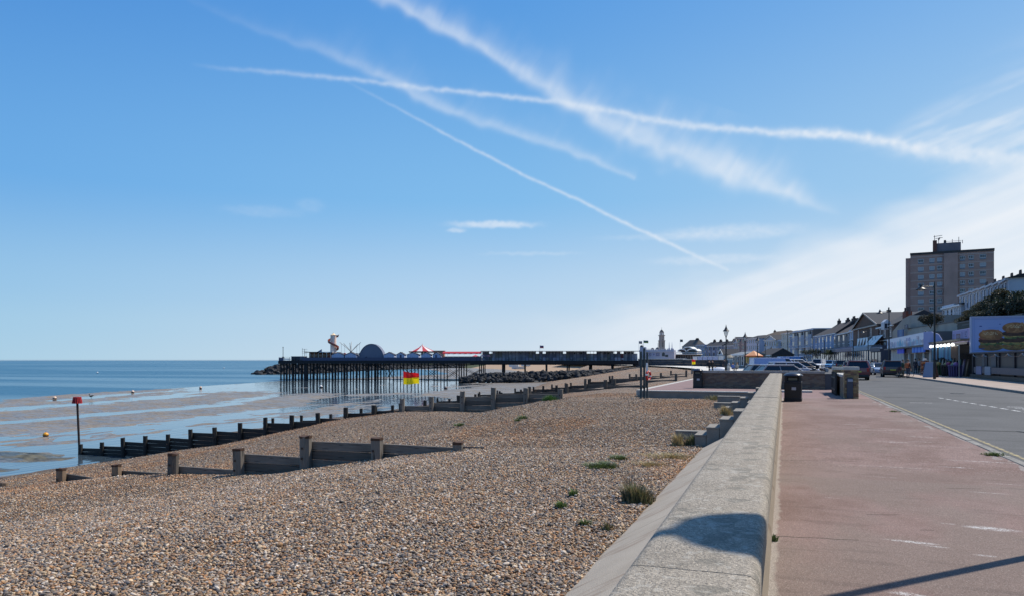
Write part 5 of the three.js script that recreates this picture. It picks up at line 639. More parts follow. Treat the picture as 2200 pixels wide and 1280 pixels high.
var wallTexShared = tex(512, 512, (x, y) => { const f = fbm(x * 5, y * 5, 5, 701, 5, 5), s = fbm(x * 14, y * 3, 4, 703, 14, 3); const k = 0.74 + 0.34 * f + 0.16 * (s - 0.5); return [k, k, k]; }, [0.08, 0.08]);

// ---------------------------------------------------------------- pier entrance, old sea wall, cafés and clock tower at the root of the pier
{
  const d = 232, L0 = at(1374, 770, d), R0 = at(1449, 770, d - 3), L = Math.hypot(R0.a - L0.a, R0.s - L0.s), turn = Math.atan2(R0.s - L0.s, R0.a - L0.a), t = thing('pier_pavilion', 'white battlemented pavilion with lettered panels at the landward end of the pier', 'pavilion', P3(L0.a, 1.0, L0.s), turn), wm = paint(0.42, 0.42, 0.5, 0.7), H = EYE + (773 - 751) / F * d - 1.0;
  const px = (u) => (u - 1374) / 75 * L, py = (v) => EYE + (773 - v) / F * d - 1.0;
  mesh('wall', box(L, H, 8, L / 2, H / 2, -4), wm, t); mesh('tower', box(px(1388) - px(1375), H + 0.9, 3, (px(1388) + px(1375)) / 2, (H + 0.9) / 2, -1.3), wm, t); mesh('plinth_band', box(L + 0.2, 0.9, 8.2, L / 2, -0.5, -4), paint(0.3, 0.31, 0.42, 0.8), t); mesh('cornice', box(L + 0.2, 0.16, 0.3, L / 2, H - 0.5, 0.1), paint(0.5, 0.5, 0.56), t);
  for (let i = 0; i < 18; i++) mesh('merlon', box(L / 36, 0.42, 0.4, (i + 0.5) * L / 18, H + 0.2, -0.2), wm, t);
  for (const [u, r] of [[1402, 0.55], [1413.5, 0.72], [1378.5, 0.6]]) mesh('dome', new THREE.SphereGeometry(r, 12, 8, 0, 6.3, 0, 1.6).translate(px(u), H + (u < 1380 ? 0.95 : 0.15), -1), paint(0.04, 0.042, 0.06), t); for (const u of [1379.5, 1413.5]) mesh('finial', bar(V(px(u), H + 0.8, -1), V(px(u), H + (u > 1400 ? 2.2 : 1.8), -1), 0.05, 5), M.iron, t);
  const cv = (ch, fr) => { const c = document.createElement('canvas'); c.width = c.height = 128; const x = c.getContext('2d'); x.fillStyle = fr ? '#20203a' : '#a9a9c4'; x.fillRect(0, 0, 128, 128); if (fr) { x.fillStyle = '#a9a9c4'; x.fillRect(14, 14, 100, 100); } x.fillStyle = '#17172c'; x.font = 'bold 104px sans-serif'; x.textAlign = 'center'; x.textBaseline = 'middle'; x.fillText(ch, 64, 68); const k = new THREE.CanvasTexture(c); k.colorSpace = THREE.SRGBColorSpace; return k; };
  [[1396, 'P', true], [1405.5, 'P', false], [1414, 'O', true]].forEach(([u, ch, fr]) => { const g = new THREE.PlaneGeometry(0.95, 0.95).translate(px(u), py(760.5), 0.032); mesh('letter_panel', [box(1.0, 1.0, 0.06, px(u), py(760.5), 0)], paint(0.02, 0.02, 0.05), t); mesh('letter_face', g, std({ map: cv(ch, fr), roughness: 0.7 }), t); });
  mesh('arch_opening', extrude([[-0.45, 0], [0.45, 0], [0.45, 0.8], [0.32, 1.1], [0, 1.25], [-0.32, 1.1], [-0.45, 0.8]], 0.08).translate(px(1426), py(764.5), -0.03), M.glassDark, t); for (const u of [1438, 1444]) mesh('spirelet', lathe([[0.3, 0], [0.28, 0.4], [0.12, 0.7], [0.05, 2.0], [0, 2.6]], 8).translate(px(u), H, -0.6), wm, t); mesh('kiosk_window', box(0.9, 0.7, 0.06, px(1433), py(763.5), 0.01), M.glassDark, t);
}
{ // old masonry wall between the pier and the promenade: courses of dark stone
  const pts = [[1372, 790, 224, 771], [1400, 787, 222, 771], [1470, 783, 215, 772], [1520, 779, 202, 772.5], [1562, 775, 190, 773]].map(([u, vb, d, vt]) => ({ ...at(u, vt, d) })); const t = thing('masonry_wall', 'dark stone sea wall from the pier to the promenade', 'wall', P3(pts[0].a, 0, pts[0].s)); t.userData.kind = 'thing'; const R = rng(131), ms = [[0.05, 0.052, 0.06], [0.065, 0.062, 0.065], [0.04, 0.045, 0.055]].map((c) => wallMat(c)); let made = 0; const over = [];
  for (let i = 1; i < pts.length; i++) { const A = pts[i - 1], B = pts[i], L = Math.hypot(B.a - A.a, B.s - A.s), tn = Math.atan2(B.s - A.s, B.a - A.a), tp = A.y; for (let c = 0; c < 7; c++) for (let x = (c % 2) * -0.9; x < L; x += 1.8) { const l = Math.max(0, x), r = Math.min(L, x + 1.77); if (r - l < 0.1) continue; const g = rbox(r - l, 0.53, 0.6, 0.03), m = (l + r) / 2; const px = A.a + Math.cos(tn) * m - pts[0].a, ps = A.s + Math.sin(tn) * m - pts[0].s; g.rotateY(tn); g.translate(px, tp - 0.3 - c * 0.55, -ps + (R() - 0.5) * 0.05); if (made++ < 300) mesh('stone', g, ms[R() * 3 | 0], t); else over.push(g); } const cp = boxUV(rbox(L + 0.1, 0.2, 0.9, 0.04)); cp.rotateY(tn); cp.translate((A.a + B.a) / 2 - pts[0].a, tp + 0.07, -((A.s + B.s) / 2 - pts[0].s)); mesh('coping_stone', cp, M.paleConcrete, t); } if (over.length) mesh('stonework', over, ms[0], t).userData.kind = 'stuff';
}
{ // clock tower
  const d = 480, p = at(1422, 776, d), t = thing('clock_tower', 'tall square stone clock tower with a small dome beyond the pier', 'tower', P3(p.a, 0, p.s), YAW + 0.35), y = (v) => EYE + (773 - v) / F * d, st = wallMat([0.46, 0.39, 0.35]); const w = 2.5;
  mesh('shaft', boxUV(box(w, y(720), w, 0, y(720) / 2, 0)), st, t); for (const sx of [-1, 1]) for (const sz of [-1, 1]) mesh('corner_pier', boxUV(box(0.5, y(731), 0.5, sx * w / 2, y(731) / 2, sz * w / 2)), st, t); mesh('cornice', [box(w + 0.9, 0.5, w + 0.9, 0, y(731), 0), box(w + 0.4, 0.4, w + 0.4, 0, y(733.5), 0)], st, t); mesh('upper_cornice', box(w + 0.7, 0.5, w + 0.7, 0, y(719.5), 0), st, t); mesh('clock_stage', boxUV(box(2.1, y(711.5) - y(719), 2.1, 0, (y(711.5) + y(719)) / 2, 0)), st, t);
  for (let k = 0; k < 4; k++) { const g = new THREE.CylinderGeometry(0.62, 0.62, 0.1, 20); g.rotateX(Math.PI / 2); g.translate(0, y(716.3), 1.08); g.rotateY(k * Math.PI / 2); const f = mesh('clock_face', g, paint(0.75, 0.75, 0.72, 0.4), t); const h1 = bar(V(0, y(716.3), 1.15), V(0.2, y(716.3) + 0.3, 1.15), 0.03, 4); h1.rotateY(k * Math.PI / 2); mesh('clock_hand', h1, M.iron, f); } const dm = lathe([[1.15, 0], [1.12, 0.3], [0.95, 0.8], [0.55, 1.2], [0.16, 1.4], [0.1, 1.8], [0, 1.9]], 16).translate(0, y(711.8), 0); mesh('dome', dm, paint(0.05, 0.055, 0.06), t); mesh('finial', bar(V(0, y(708) - 0.2, 0), V(0, y(702), 0), 0.08, 5), M.iron, t); for (let k = 0; k < 4; k++) mesh('slit_window', box(0.4, 1.6, 0.06, 0, y(742 - k * 4), w / 2 + 0.01), M.glassDark, t);
}
{ // white wave-roofed cafés
  const d = 236, a = at(1449, 768, d), b = at(1497, 768, d - 4), L = Math.hypot(b.a - a.a, b.s - a.s), t = thing('seafront_cafe', 'low white café with wavy shell roofs beside the pier', 'cafe', P3(a.a, 1.4, a.s), Math.atan2(b.s - a.s, b.a - a.a)), y = (v) => EYE + (773 - v) / F * d - 1.4; const x = (u) => (u - 1449) / 48 * L;
  mesh('wall', box(L, y(761), 4, L / 2, y(761) / 2, -2.2), paint(0.06, 0.055, 0.055, 0.6), t); mesh('canopy', [rbox(L + 0.8, 0.2, 5.2, 0.05, L / 2, y(760.5), -1.9), rbox(L + 0.2, 0.16, 4.4, 0.05, L / 2, y(756.8), -2.2)], paint(0.6, 0.6, 0.58), t);
  for (const [u, vv, w] of [[1465, 748.5, 1.5], [1477.5, 744, 1.6], [1487, 748, 1.7]]) { const g = []; for (let i = 0; i <= 16; i++) { const k = i / 16 * Math.PI; g.push([Math.cos(k) * w, Math.sin(k) * 0.85]); } const inner = g.map(([p, q]) => [p * 0.8, q * 0.7]).reverse(); mesh('shell_roof', extrude([...g, ...inner], 4).translate(x(u), y(vv) - 0.85, -4.2), paint(0.75, 0.75, 0.72), t); mesh('shell_window', extrude([...inner], 0.1).translate(x(u), y(vv) - 0.85, -0.6), M.glassDark, t); }
  mesh('roof_drum', box(L * 0.66, 1.1, 3, L * 0.58, y(752), -2.4), paint(0.16, 0.18, 0.17), t); for (let i = 0; i < 9; i++) mesh('mullion', box(0.08, y(762), 0.1, (i + 0.5) * L / 9, y(762) / 2, -0.16), paint(0.3, 0.3, 0.3), t); const dk = box(L * 0.5, 0.9, 0.1, L * 0.35, 0.4, 0.6); mesh('low_screen', dk, paint(0.35, 0.36, 0.37), t);
}
{ // white balustrade and banners on the wall top
  const a = at(1489, 771, 205), b = at(1556, 772, 186), L = Math.hypot(b.a - a.a, b.s - a.s), t = thing('banner_fence', 'row of white and pale blue banners along the top of the dark stone wall', 'fence', P3(a.a, 1.55, a.s), Math.atan2(b.s - a.s, b.a - a.a)); const n = 6; for (let i = 0; i < n; i++) { mesh('banner', box(L / n - 0.2, 0.85, 0.05, (i + 0.5) * L / n, 0.55, 0), i === 0 || i === 5 ? paint(0.62, 0.58, 0.58) : paint(0.33, 0.35, 0.5), t); mesh('post', box(0.1, 1.05, 0.1, i * L / n, 0.52, 0), M.iron, t); } mesh('rail', box(L, 0.08, 0.08, L / 2, 1.05, 0), M.white, t);
}
// ---------------------------------------------------------------- the town, from the pier round to the near shops
const TOWN = 'seafront terraces along the bay', blueW = [0.16, 0.2, 0.3], whiteW = [0.34, 0.37, 0.44], creamW = [0.34, 0.32, 0.28], brown = [0.085, 0.06, 0.05], brick = [0.11, 0.062, 0.045], slate = [0.032, 0.034, 0.042];
building({ label: 'dark brown gabled building above the wavy-roofed cafés', A: [1466, 560], B: [1496, 540], v: 744, shape: 'hip', rh: 5, wall: [0.17, 0.14, 0.13], roof: [0.1, 0.09, 0.085], floors: 3, bays: 5, chimneys: [[0.7, 0.6, 4]], group: TOWN });
building({ label: 'flat-topped light blue building with a bright turquoise ground floor', A: [1496, 470], B: [1514, 460], v: 741, shape: 'flat', wall: [0.13, 0.2, 0.33], floors: 3, bays: 4, ground: 3.6, shop: { h: 4.2, c: [0.02, 0.22, 0.42] }, group: TOWN });
building({ label: 'grey-blue terrace with a dark slate roof and two square chimneys right of the turquoise building', A: [1514, 462], B: [1552, 440], v: 743, shape: 'pitch', rh: 2.6, wall: [0.17, 0.2, 0.27], roof: slate, floors: 3, bays: 8, bow: 4, chimneys: [[0.2, 1, 2.4], [0.55, 0.8, 2.6], [0.9, 0.6, 2]], group: TOWN });
building({ label: 'grey-blue terrace directly behind the nearest lantern lamp post', A: [1552, 442], B: [1578, 425], v: 742, shape: 'pitch', rh: 2.8, wall: [0.2, 0.22, 0.28], roof: slate, floors: 3, bays: 6, chimneys: [[0.35, 0.7, 1.8], [0.85, 0.8, 2]], group: TOWN });
building({ label: 'narrow tall grey gabled house left of the pinkish turret', A: [1577, 425], B: [1586, 420], v: 735, shape: 'gable', rh: 3, wall: [0.22, 0.24, 0.29], roof: slate, floors: 4, bays: 2, group: TOWN });
building({ label: 'tall pinkish turreted building behind the second lantern lamp post', A: [1586, 420], B: [1606, 405], v: 726, shape: 'flat', rh: 3, wall: [0.27, 0.21, 0.2], parapet: [0.12, 0.09, 0.085], floors: 4, bays: 3, bow: 2, group: TOWN });
building({ label: 'pale blue-white square block with a low dark roof between the second and third lamps', A: [1605, 385], B: [1632, 368], v: 727, shape: 'hip', rh: 1.6, wall: [0.3, 0.33, 0.42], roof: slate, floors: 4, bays: 6, group: TOWN });
building({ label: 'big building with a broad hipped brown roof above the white houses', A: [1632, 392], B: [1681, 365], v: 724, shape: 'hip', rh: 3.0, wall: [0.14, 0.115, 0.1], roof: [0.09, 0.062, 0.04], floors: 4, bays: 9, chimneys: [[0.12, 0.3, 1.6]], group: TOWN, depth: 14 });
building({ label: 'low pale house with a small gable before the brown-roofed building', A: [1643, 350], B: [1668, 338], v: 730, shape: 'gable', rh: 2.2, wall: [0.3, 0.34, 0.4], roof: slate, floors: 3, bays: 5, balcony: 1, group: TOWN });
building({ label: 'blue-grey narrow house with a balcony left of the cream tower house', A: [1667, 340], B: [1682, 332], v: 731, shape: 'flat', wall: [0.2, 0.24, 0.32], floors: 3, bays: 3, bow: 1, group: TOWN });
building({ label: 'narrow cream house with a low pitched roof and long green shutters', A: [1680, 318], B: [1698, 308], v: 716, shape: 'hip', rh: 1.2, wall: [0.32, 0.33, 0.31], roof: [0.07, 0.06, 0.06], floors: 4, bays: 2, group: TOWN });
building({ label: 'dark mansard-roofed block rising behind the white balconied hotel', A: [1692, 360], B: [1735, 335], v: 713, shape: 'flat', wall: [0.055, 0.055, 0.06], floors: 4, bays: 8, depth: 12, chimneys: [[0.1, 0.4, 2.6], [0.6, 0.3, 3.5], [0.95, 0.4, 2]], group: TOWN });
building({ label: 'blue-grey bow-fronted house left of the balconied hotel', A: [1697, 300], B: [1707, 294], v: 722, shape: 'flat', wall: [0.2, 0.25, 0.36], floors: 3, bays: 1, bow: 1, group: TOWN });
building({ name: 'hotel', cat: 'hotel', label: 'white flat-roofed hotel with long balconies above brown bays', A: [1704, 285], B: [1748, 255], v: 713, shape: 'flat', wall: [0.11, 0.085, 0.075], parapet: [0.48, 0.5, 0.56], floors: 4, bays: 8, balcony: 2, bow: 3, bayMat: paint(0.4, 0.42, 0.48, 0.7), frame: [0.5, 0.52, 0.58] });
building({ label: 'pale blue pair of houses with dark roof and pointed gables right of the hotel', A: [1748, 250], B: [1765, 238], v: 722, shape: 'pitch', rh: 2.4, wall: [0.18, 0.24, 0.4], roof: slate, floors: 3, bays: 4, bow: 2, group: TOWN, bayMat: paint(0.3, 0.36, 0.5, 0.7) });
building({ label: 'light blue bay-windowed terrace under a steep dark roof', A: [1764, 236], B: [1797, 212], v: 720, shape: 'pitch', rh: 3.6, wall: [0.17, 0.22, 0.36], roof: [0.045, 0.036, 0.036], floors: 3, bays: 6, bow: 4, balcony: 1, depth: 10, chimneys: [[0.1, 1.0, 1.8], [0.62, 0.55, 3.2], [0.95, 0.55, 3.2]], group: TOWN, bayMat: paint(0.34, 0.4, 0.54, 0.7) });
building({ label: 'brown bay-windowed terrace joined to the light blue one', A: [1797, 212], B: [1827, 190], v: 718, shape: 'pitch', rh: 3.2, wall: [0.12, 0.085, 0.07], roof: [0.045, 0.036, 0.036], floors: 3, bays: 5, bow: 3, balcony: 1, depth: 10, chimneys: [[0.15, 0.7, 3], [0.75, 0.4, 2]], group: TOWN, bayMat: paint(0.26, 0.24, 0.24, 0.7) });
building({ label: 'narrow pale blue house squeezed against the gabled brown house', A: [1826, 190], B: [1835, 184], v: 711, shape: 'flat', wall: [0.24, 0.3, 0.4], floors: 4, bays: 1, group: TOWN });
const gab = building({ name: 'gabled_house', cat: 'house', label: 'brown brick house with one big pale-edged gable facing the sea', A: [1834, 178], B: [1888, 150], v: 707, shape: 'gable', rh: 3.1, wall: brick, roof: slate, floors: 3, bays: 2, strings: 0, trim: paint(0.34, 0.3, 0.27), chimneys: [[0.3, 0.9, 1.0], [0.9, -0.2, 1.0]], depth: 12, ww: 1.0, frame: [0.42, 0.42, 0.44] });
building({ name: 'dormer_house', cat: 'house', label: 'dark slate-roofed house with a white dormer window right of the gable', A: [1886, 152], B: [1921, 138], v: 703, shape: 'pitch', rh: 2.6, wall: brown, roof: slate, floors: 3, bays: 3, depth: 10, chimneys: [[0.1, 0.6, 0.9]] });
{ const p = at(1905, 697, 142), t = thing('dormer_window', 'white arched dormer window on the dark slate roof', 'window', P3(p.a, p.y, p.s), YAW - 0.1); mesh('frame', extrude([[-0.6, -0.9], [0.6, -0.9], [0.6, 0.5], [0, 1.05], [-0.6, 0.5]], 1.4).translate(0, 0, -0.9), paint(0.5, 0.52, 0.56), t); for (const s of [-1, 1]) mesh('pane', box(0.42, 0.9, 0.05, s * 0.26, -0.2, 0.52), M.glassDark, t); }
// row of shop units under the terraces
const shopRow = [[1748, 238, 1765, 228, [0.12, 0.1, 0.1], 'dark ground-floor café at the far end of the shop row', 758], [1765, 222, 1800, 198, [0.1, 0.11, 0.14], 'grey shop with a pink-lit end sign below the blue terrace', 751], [1799, 197, 1834, 176, [0.17, 0.15, 0.2], 'purplish-fascia shop below the brown terrace', 749], [1834, 172, 1875, 150, [0.2, 0.28, 0.36], 'pale blue fascia shop below the gabled house', 746], [1874, 148, 1896, 140, [0.06, 0.07, 0.1], 'dark shop with a framed white sign left of the pale rendered shop', 746]];
shopRow.forEach(([u0, d0, u1, d1, c, l, v]) => building({ name: 'shop', cat: 'shop', label: l, A: [u0, d0], B: [u1, d1], v, shape: 'flat', wall: c, floors: 0, strings: 0, depth: 6, shop: { h: EYE + (773 - v) / F * d0 + 0.05, c }, group: 'shop units at the foot of the terraces' }));
{ // white pointed canopies in front of the gabled house
  const a = at(1843, 745, 166), b = at(1889, 742, 146), L = Math.hypot(b.a - a.a, b.s - a.s), t = thing('sail_canopy', 'row of white pointed canvas canopies on the terrace of the gabled house', 'canopy', P3(a.a, a.y, a.s), Math.atan2(b.s - a.s, b.a - a.a)); const n = 7, m = std({ color: rgb(0.78, 0.78, 0.76), roughness: 0.9, side: THREE.DoubleSide }); for (let i = 0; i < n; i++) { const w = L / n, x = i * w, big = i > 3; mesh('canvas', big ? poly([[x, 2.1, -0.8], [x + w - 0.06, 2.1, -0.8], [x + w - 0.1, 0.15, 0.9], [x + 0.08, 0.15, 0.9]], [[0, 3, 2, 1]]) : poly([[x, 1.9, 0], [x + w * 0.95, 1.9, 0], [x + w * 0.5, 0.0, 0.35]], [[0, 2, 1]]), m, t); mesh('pole', bar(V(x, -0.2, 0.1), V(x, 2.1, -0.1), 0.05, 5), M.steel, t); }
}
// ---------------------------------------------------------------- tower block
{
  const dL = 262, dR = 250, A = at(1957, 676, dL), B = at(2137, 676, dR), L = Math.hypot(B.a - A.a, B.s - A.s), turn = Math.atan2(B.s - A.s, B.a - A.a), t = thing('tower_block', 'tall brown flat-roofed tower block of flats on the hill', 'tower block', P3(A.a, 0, A.s), turn), y = (v) => EYE + (773 - v) / F * 256; const H = y(543.5), x = (u) => (u - 1957) / 180 * L, D = 15, wl = wallMat([0.37, 0.235, 0.205]), wl2 = wallMat([0.1, 0.085, 0.078]);
  mesh('wall', boxUV(box(L, H, D, L / 2, H / 2, -D / 2)), wl, t); const s0 = at(1948, 676, 268); const sg = poly([[0, 0, 0], [-1.1, 0, -7], [-1.1, H - 1.3, -7], [0, H - 0.05, 0]], [[0, 3, 2, 1]]); 
  mesh('side_wing', boxUV(box(1.5, H - 0.9, 8, -0.74, (H - 0.9) / 2, -5.2)), wallMat([0.42, 0.265, 0.225]), t); mesh('stair_core', boxUV(box(x(2061) - x(2031), H - 0.2, 1.0, x(2046), (H - 0.2) / 2, 0.4)), wallMat([0.4, 0.265, 0.235]), t); mesh('parapet', [box(L + 0.2, 0.8, 0.3, L / 2, H + 0.3, 0.02), box(0.3, 0.8, D, L + 0.02, H + 0.3, -D / 2)], wallMat([0.06, 0.052, 0.052]), t);
  const ph = y(520.5); mesh('plant_room', boxUV(box(x(2068) - x(2008), ph - H, 9, x(2038), (ph + H) / 2, -5.5)), wallMat([0.17, 0.15, 0.17]), t); mesh('flue_stack', boxUV(box(x(2016) - x(2007), y(514) - H, 2, x(2011.5), (y(514) + H) / 2, -1.4)), wallMat([0.16, 0.07, 0.05]), t);
  const an = []; for (const [u, v] of [[2011, 501], [2020, 507], [2050, 512], [2064, 508], [2072, 515]]) an.push(bar(V(x(u), ph - 0.3, -3), V(x(u), y(v), -3), 0.09, 5)); an.push(bar(V(x(2009), y(503.5), -3), V(x(2028), y(502), -3), 0.09, 5), bar(V(x(2013), y(508), -3), V(x(2029), y(507), -3), 0.09, 5), bar(V(x(2036), y(516), -3), V(x(2070), y(516), -3), 0.06, 5)); mesh('aerial', an, M.iron, t); mesh('dish', new THREE.SphereGeometry(0.75, 10, 6, 0, 6.3, 0, 1.2).rotateZ(1.2).translate(x(2024), y(510.5), -3), M.iron, t); mesh('roof_cowl', cyl(0.35, 0.45, 1.2, x(2034), ph, -3), M.iron, t);
  const fr = paint(0.52, 0.51, 0.53, 0.5), cols = [[1980.5, 12], [2005, 10.5], [2022, 10.5], [2071, 10.5], [2089.5, 10.5], [2114, 12.5]];
  for (let r = 0; r < 9; r++) { const v = 556 + r * 17.4; mesh('floor_band', box(L + 0.04, 0.3, 0.1, L / 2, y(v - 7.5), 0.02), wallMat([0.5, 0.37, 0.33]), t); for (const [u, w] of cols) { const cx = x(u), ww = w / 180 * L, yy = y(v - (u - 2046) * 0.022), h = 1.05; const f = mesh('window', [box(ww, 0.12, 0.14, cx, yy + h / 2, 0.05), box(ww, 0.16, 0.16, cx, yy - h / 2, 0.06), box(0.12, h, 0.14, cx - ww / 2, yy, 0.05), box(0.12, h, 0.14, cx + ww / 2, yy, 0.05), box(0.1, h, 0.12, cx - ww * 0.14, yy, 0.05), box(0.1, h, 0.12, cx + ww * 0.2, yy, 0.05)], fr, t); mesh('pane', box(ww - 0.1, h, 0.05, cx, yy, 0.006), hash(r, u | 0, 5) < 0.3 ? paint(0.3, 0.32, 0.36, 0.5) : M.glassDark, f); mesh('spandrel', box(ww, 0.5, 0.08, cx, yy - h / 2 - 0.34, 0.02), paint(0.16, 0.18, 0.23, 0.5), f); } mesh('side_window', [box(0.06, 0.9, 1.0, -1.5, y(v + 2), -3.2)], fr, t); }
}
// ---------------------------------------------------------------- hillside: stepped white terrace, slope shrubs, retaining walls, shops
function flatPart(t, pts, mat, thick, name) { return mesh(name, extrude(pts, thick), mat, t); }
{
  // white terrace climbing the hill: houses each a step higher
  const n = 7; for (let i = 0; i < n; i++) { const u0 = lerp(2062, 2168, i / n), u1 = lerp(2062, 2168, (i + 1) / n), d0 = lerp(128, 92, i / n), d1 = lerp(128, 92, (i + 1) / n), v = lerp(636, 603, (i + 0.4) / n); building({ name: 'hill_house', cat: 'house', label: ['lowest pale house of the terrace climbing the hill, beside the white villa', 'second house up the pale hillside terrace', 'third house up the pale hillside terrace', 'middle house of the pale hillside terrace', 'fifth house up the pale hillside terrace', 'sixth house up the pale hillside terrace, above the shrubs', 'highest pale house of the hillside terrace by the picture edge'][i], A: [u0, d0], B: [u1, d1], v, base: 3, shape: 'pitch', rh: 0.9, wall: [0.3, 0.32, 0.37], roof: [0.025, 0.026, 0.03], floors: 3, bays: 2, depth: 7, chimneys: [[0.5, 0.35, 1.3]], group: 'pale terrace houses climbing the hill', frame: [0.36, 0.39, 0.46] }); }
  building({ name: 'hill_villa', cat: 'house', label: 'white flat-roofed villa with tall windows at the low end of the hillside terrace', A: [2026, 134], B: [2051, 128], v: 661, base: 3, shape: 'flat', wall: [0.36, 0.4, 0.46], floors: 2, bays: 3, ground: 3, depth: 8 }); building({ name: 'hill_villa', cat: 'house', label: 'small pale house with striped white posts just right of the flat-roofed villa', A: [2051, 127], B: [2066, 124], v: 655, base: 3, shape: 'pitch', rh: 1.3, wall: [0.3, 0.32, 0.36], floors: 3, bays: 3, depth: 7 });
  // pale gable wall with the red chimney stack, and the signs on it
  const a = at(1918, 722, 134), b = at(1994, 700, 112), L = Math.hypot(b.a - a.a, b.s - a.s), t = thing('rendered_house', 'pale rendered house side with a sloping roof line and red brick chimney', 'house', P3(a.a, 0, a.s), Math.atan2(b.s - a.s, b.a - a.a)), y = (v, d) => EYE + (773 - v) / F * d; const g = extrude([[0, 0], [L, 0], [L, y(676, 112)], [L * 0.55, y(675, 120)], [L * 0.35, y(683, 125)], [0, y(712, 134)]], 6).translate(0, 0, -6); mesh('wall', boxUV(g), wallMat([0.34, 0.31, 0.27]), t); const ch = mesh('chimney_stack', boxUV(box(2.2, 3.2, 1, L * 0.28, y(688, 127), -1)), wallMat([0.15, 0.05, 0.035]), t); for (const x of [0.22, 0.3, 0.35]) mesh('chimney_pot', cyl(0.16, 0.2, 1.3, x * L, y(680, 127) + 0.4, -1, 8), paint(0.06, 0.04, 0.04), ch);
  const sg = thing('shop_sign', 'dark navy rectangular sign high on the pale rendered wall', 'sign', P3(...Object.values(at(1948, 701, 119.8)))); { const q = at(1948, 701, 120.3); sg.position.set(q.a, q.y, -q.s); sg.rotation.y = Math.atan2(b.s - a.s, b.a - a.a); mesh('board', rbox(2.3, 0.75, 0.08, 0.02), paint(0.02, 0.028, 0.06, 0.5), sg); mesh('swoosh', extrude([[-0.1, -0.2], [0.9, 0.22], [0.75, 0.26], [0.1, 0.05]], 0.02).translate(0, 0, 0.05), paint(0.3, 0.36, 0.5), sg); }
  const sb = thing('shop_sign', 'mid blue rectangular sign panel above the gift shop roof', 'sign'); { const q = at(1936, 715, 124); sb.position.set(q.a, q.y, -q.s); sb.rotation.y = Math.atan2(b.s - a.s, b.a - a.a) + 0.1; mesh('board', rbox(2.9, 1.2, 0.1, 0.02), std({ map: tex(128, 64, (x, y) => mix3([0.015, 0.06, 0.2], [0.06, 0.2, 0.42], Math.exp(-Math.pow((x - 0.55) / 0.25, 2)) * (0.4 + 0.6 * fbm(x * 6, y * 6, 3, 5)))), roughness: 0.5 }), sb); mesh('bracket', box(2.6, 0.3, 0.2, 0, -0.7, -0.1), M.iron, sb); }
  const rw = (A, B, label, c, base) => { const p = at(...A), q = at(...B), l = Math.hypot(q.a - p.a, q.s - p.s), w = thing('retaining_wall', label, 'wall', P3(p.a, 0, p.s), Math.atan2(q.s - p.s, q.a - p.a)); w.userData.kind = 'thing'; mesh('wall', boxUV(extrude([[0, base], [l, base], [l, q.y], [0, p.y]], 0.5).translate(0, 0, -0.5)), wallMat(c), w); const cp = box(Math.hypot(l, q.y - p.y) + 0.05, 0.14, 0.64); cp.rotateZ(Math.atan2(q.y - p.y, l)); cp.translate(l / 2, (p.y + q.y) / 2 + 0.05, -0.25); mesh('coping', boxUV(cp), wallMat([0.16, 0.15, 0.14]), w); };
  rw([1950, 706, 122], [2060, 690, 92], 'long pale rendered retaining wall sloping up behind the gift shop', [0.36, 0.34, 0.3], 0); rw([2058, 700, 92], [2090, 695, 84], 'grey rendered wall panel left of the burger billboard', [0.4, 0.42, 0.5], 0); rw([2058, 694, 91.5], [2092, 688, 83.5], 'mossy dark wall strip under the shrubs', [0.09, 0.085, 0.07], 3);
}
const canvasTex = (w, h, draw) => { const c = document.createElement('canvas'); c.width = w; c.height = h; draw(c.getContext('2d'), w, h); const t = new THREE.CanvasTexture(c); t.colorSpace = THREE.SRGBColorSpace; return t; };
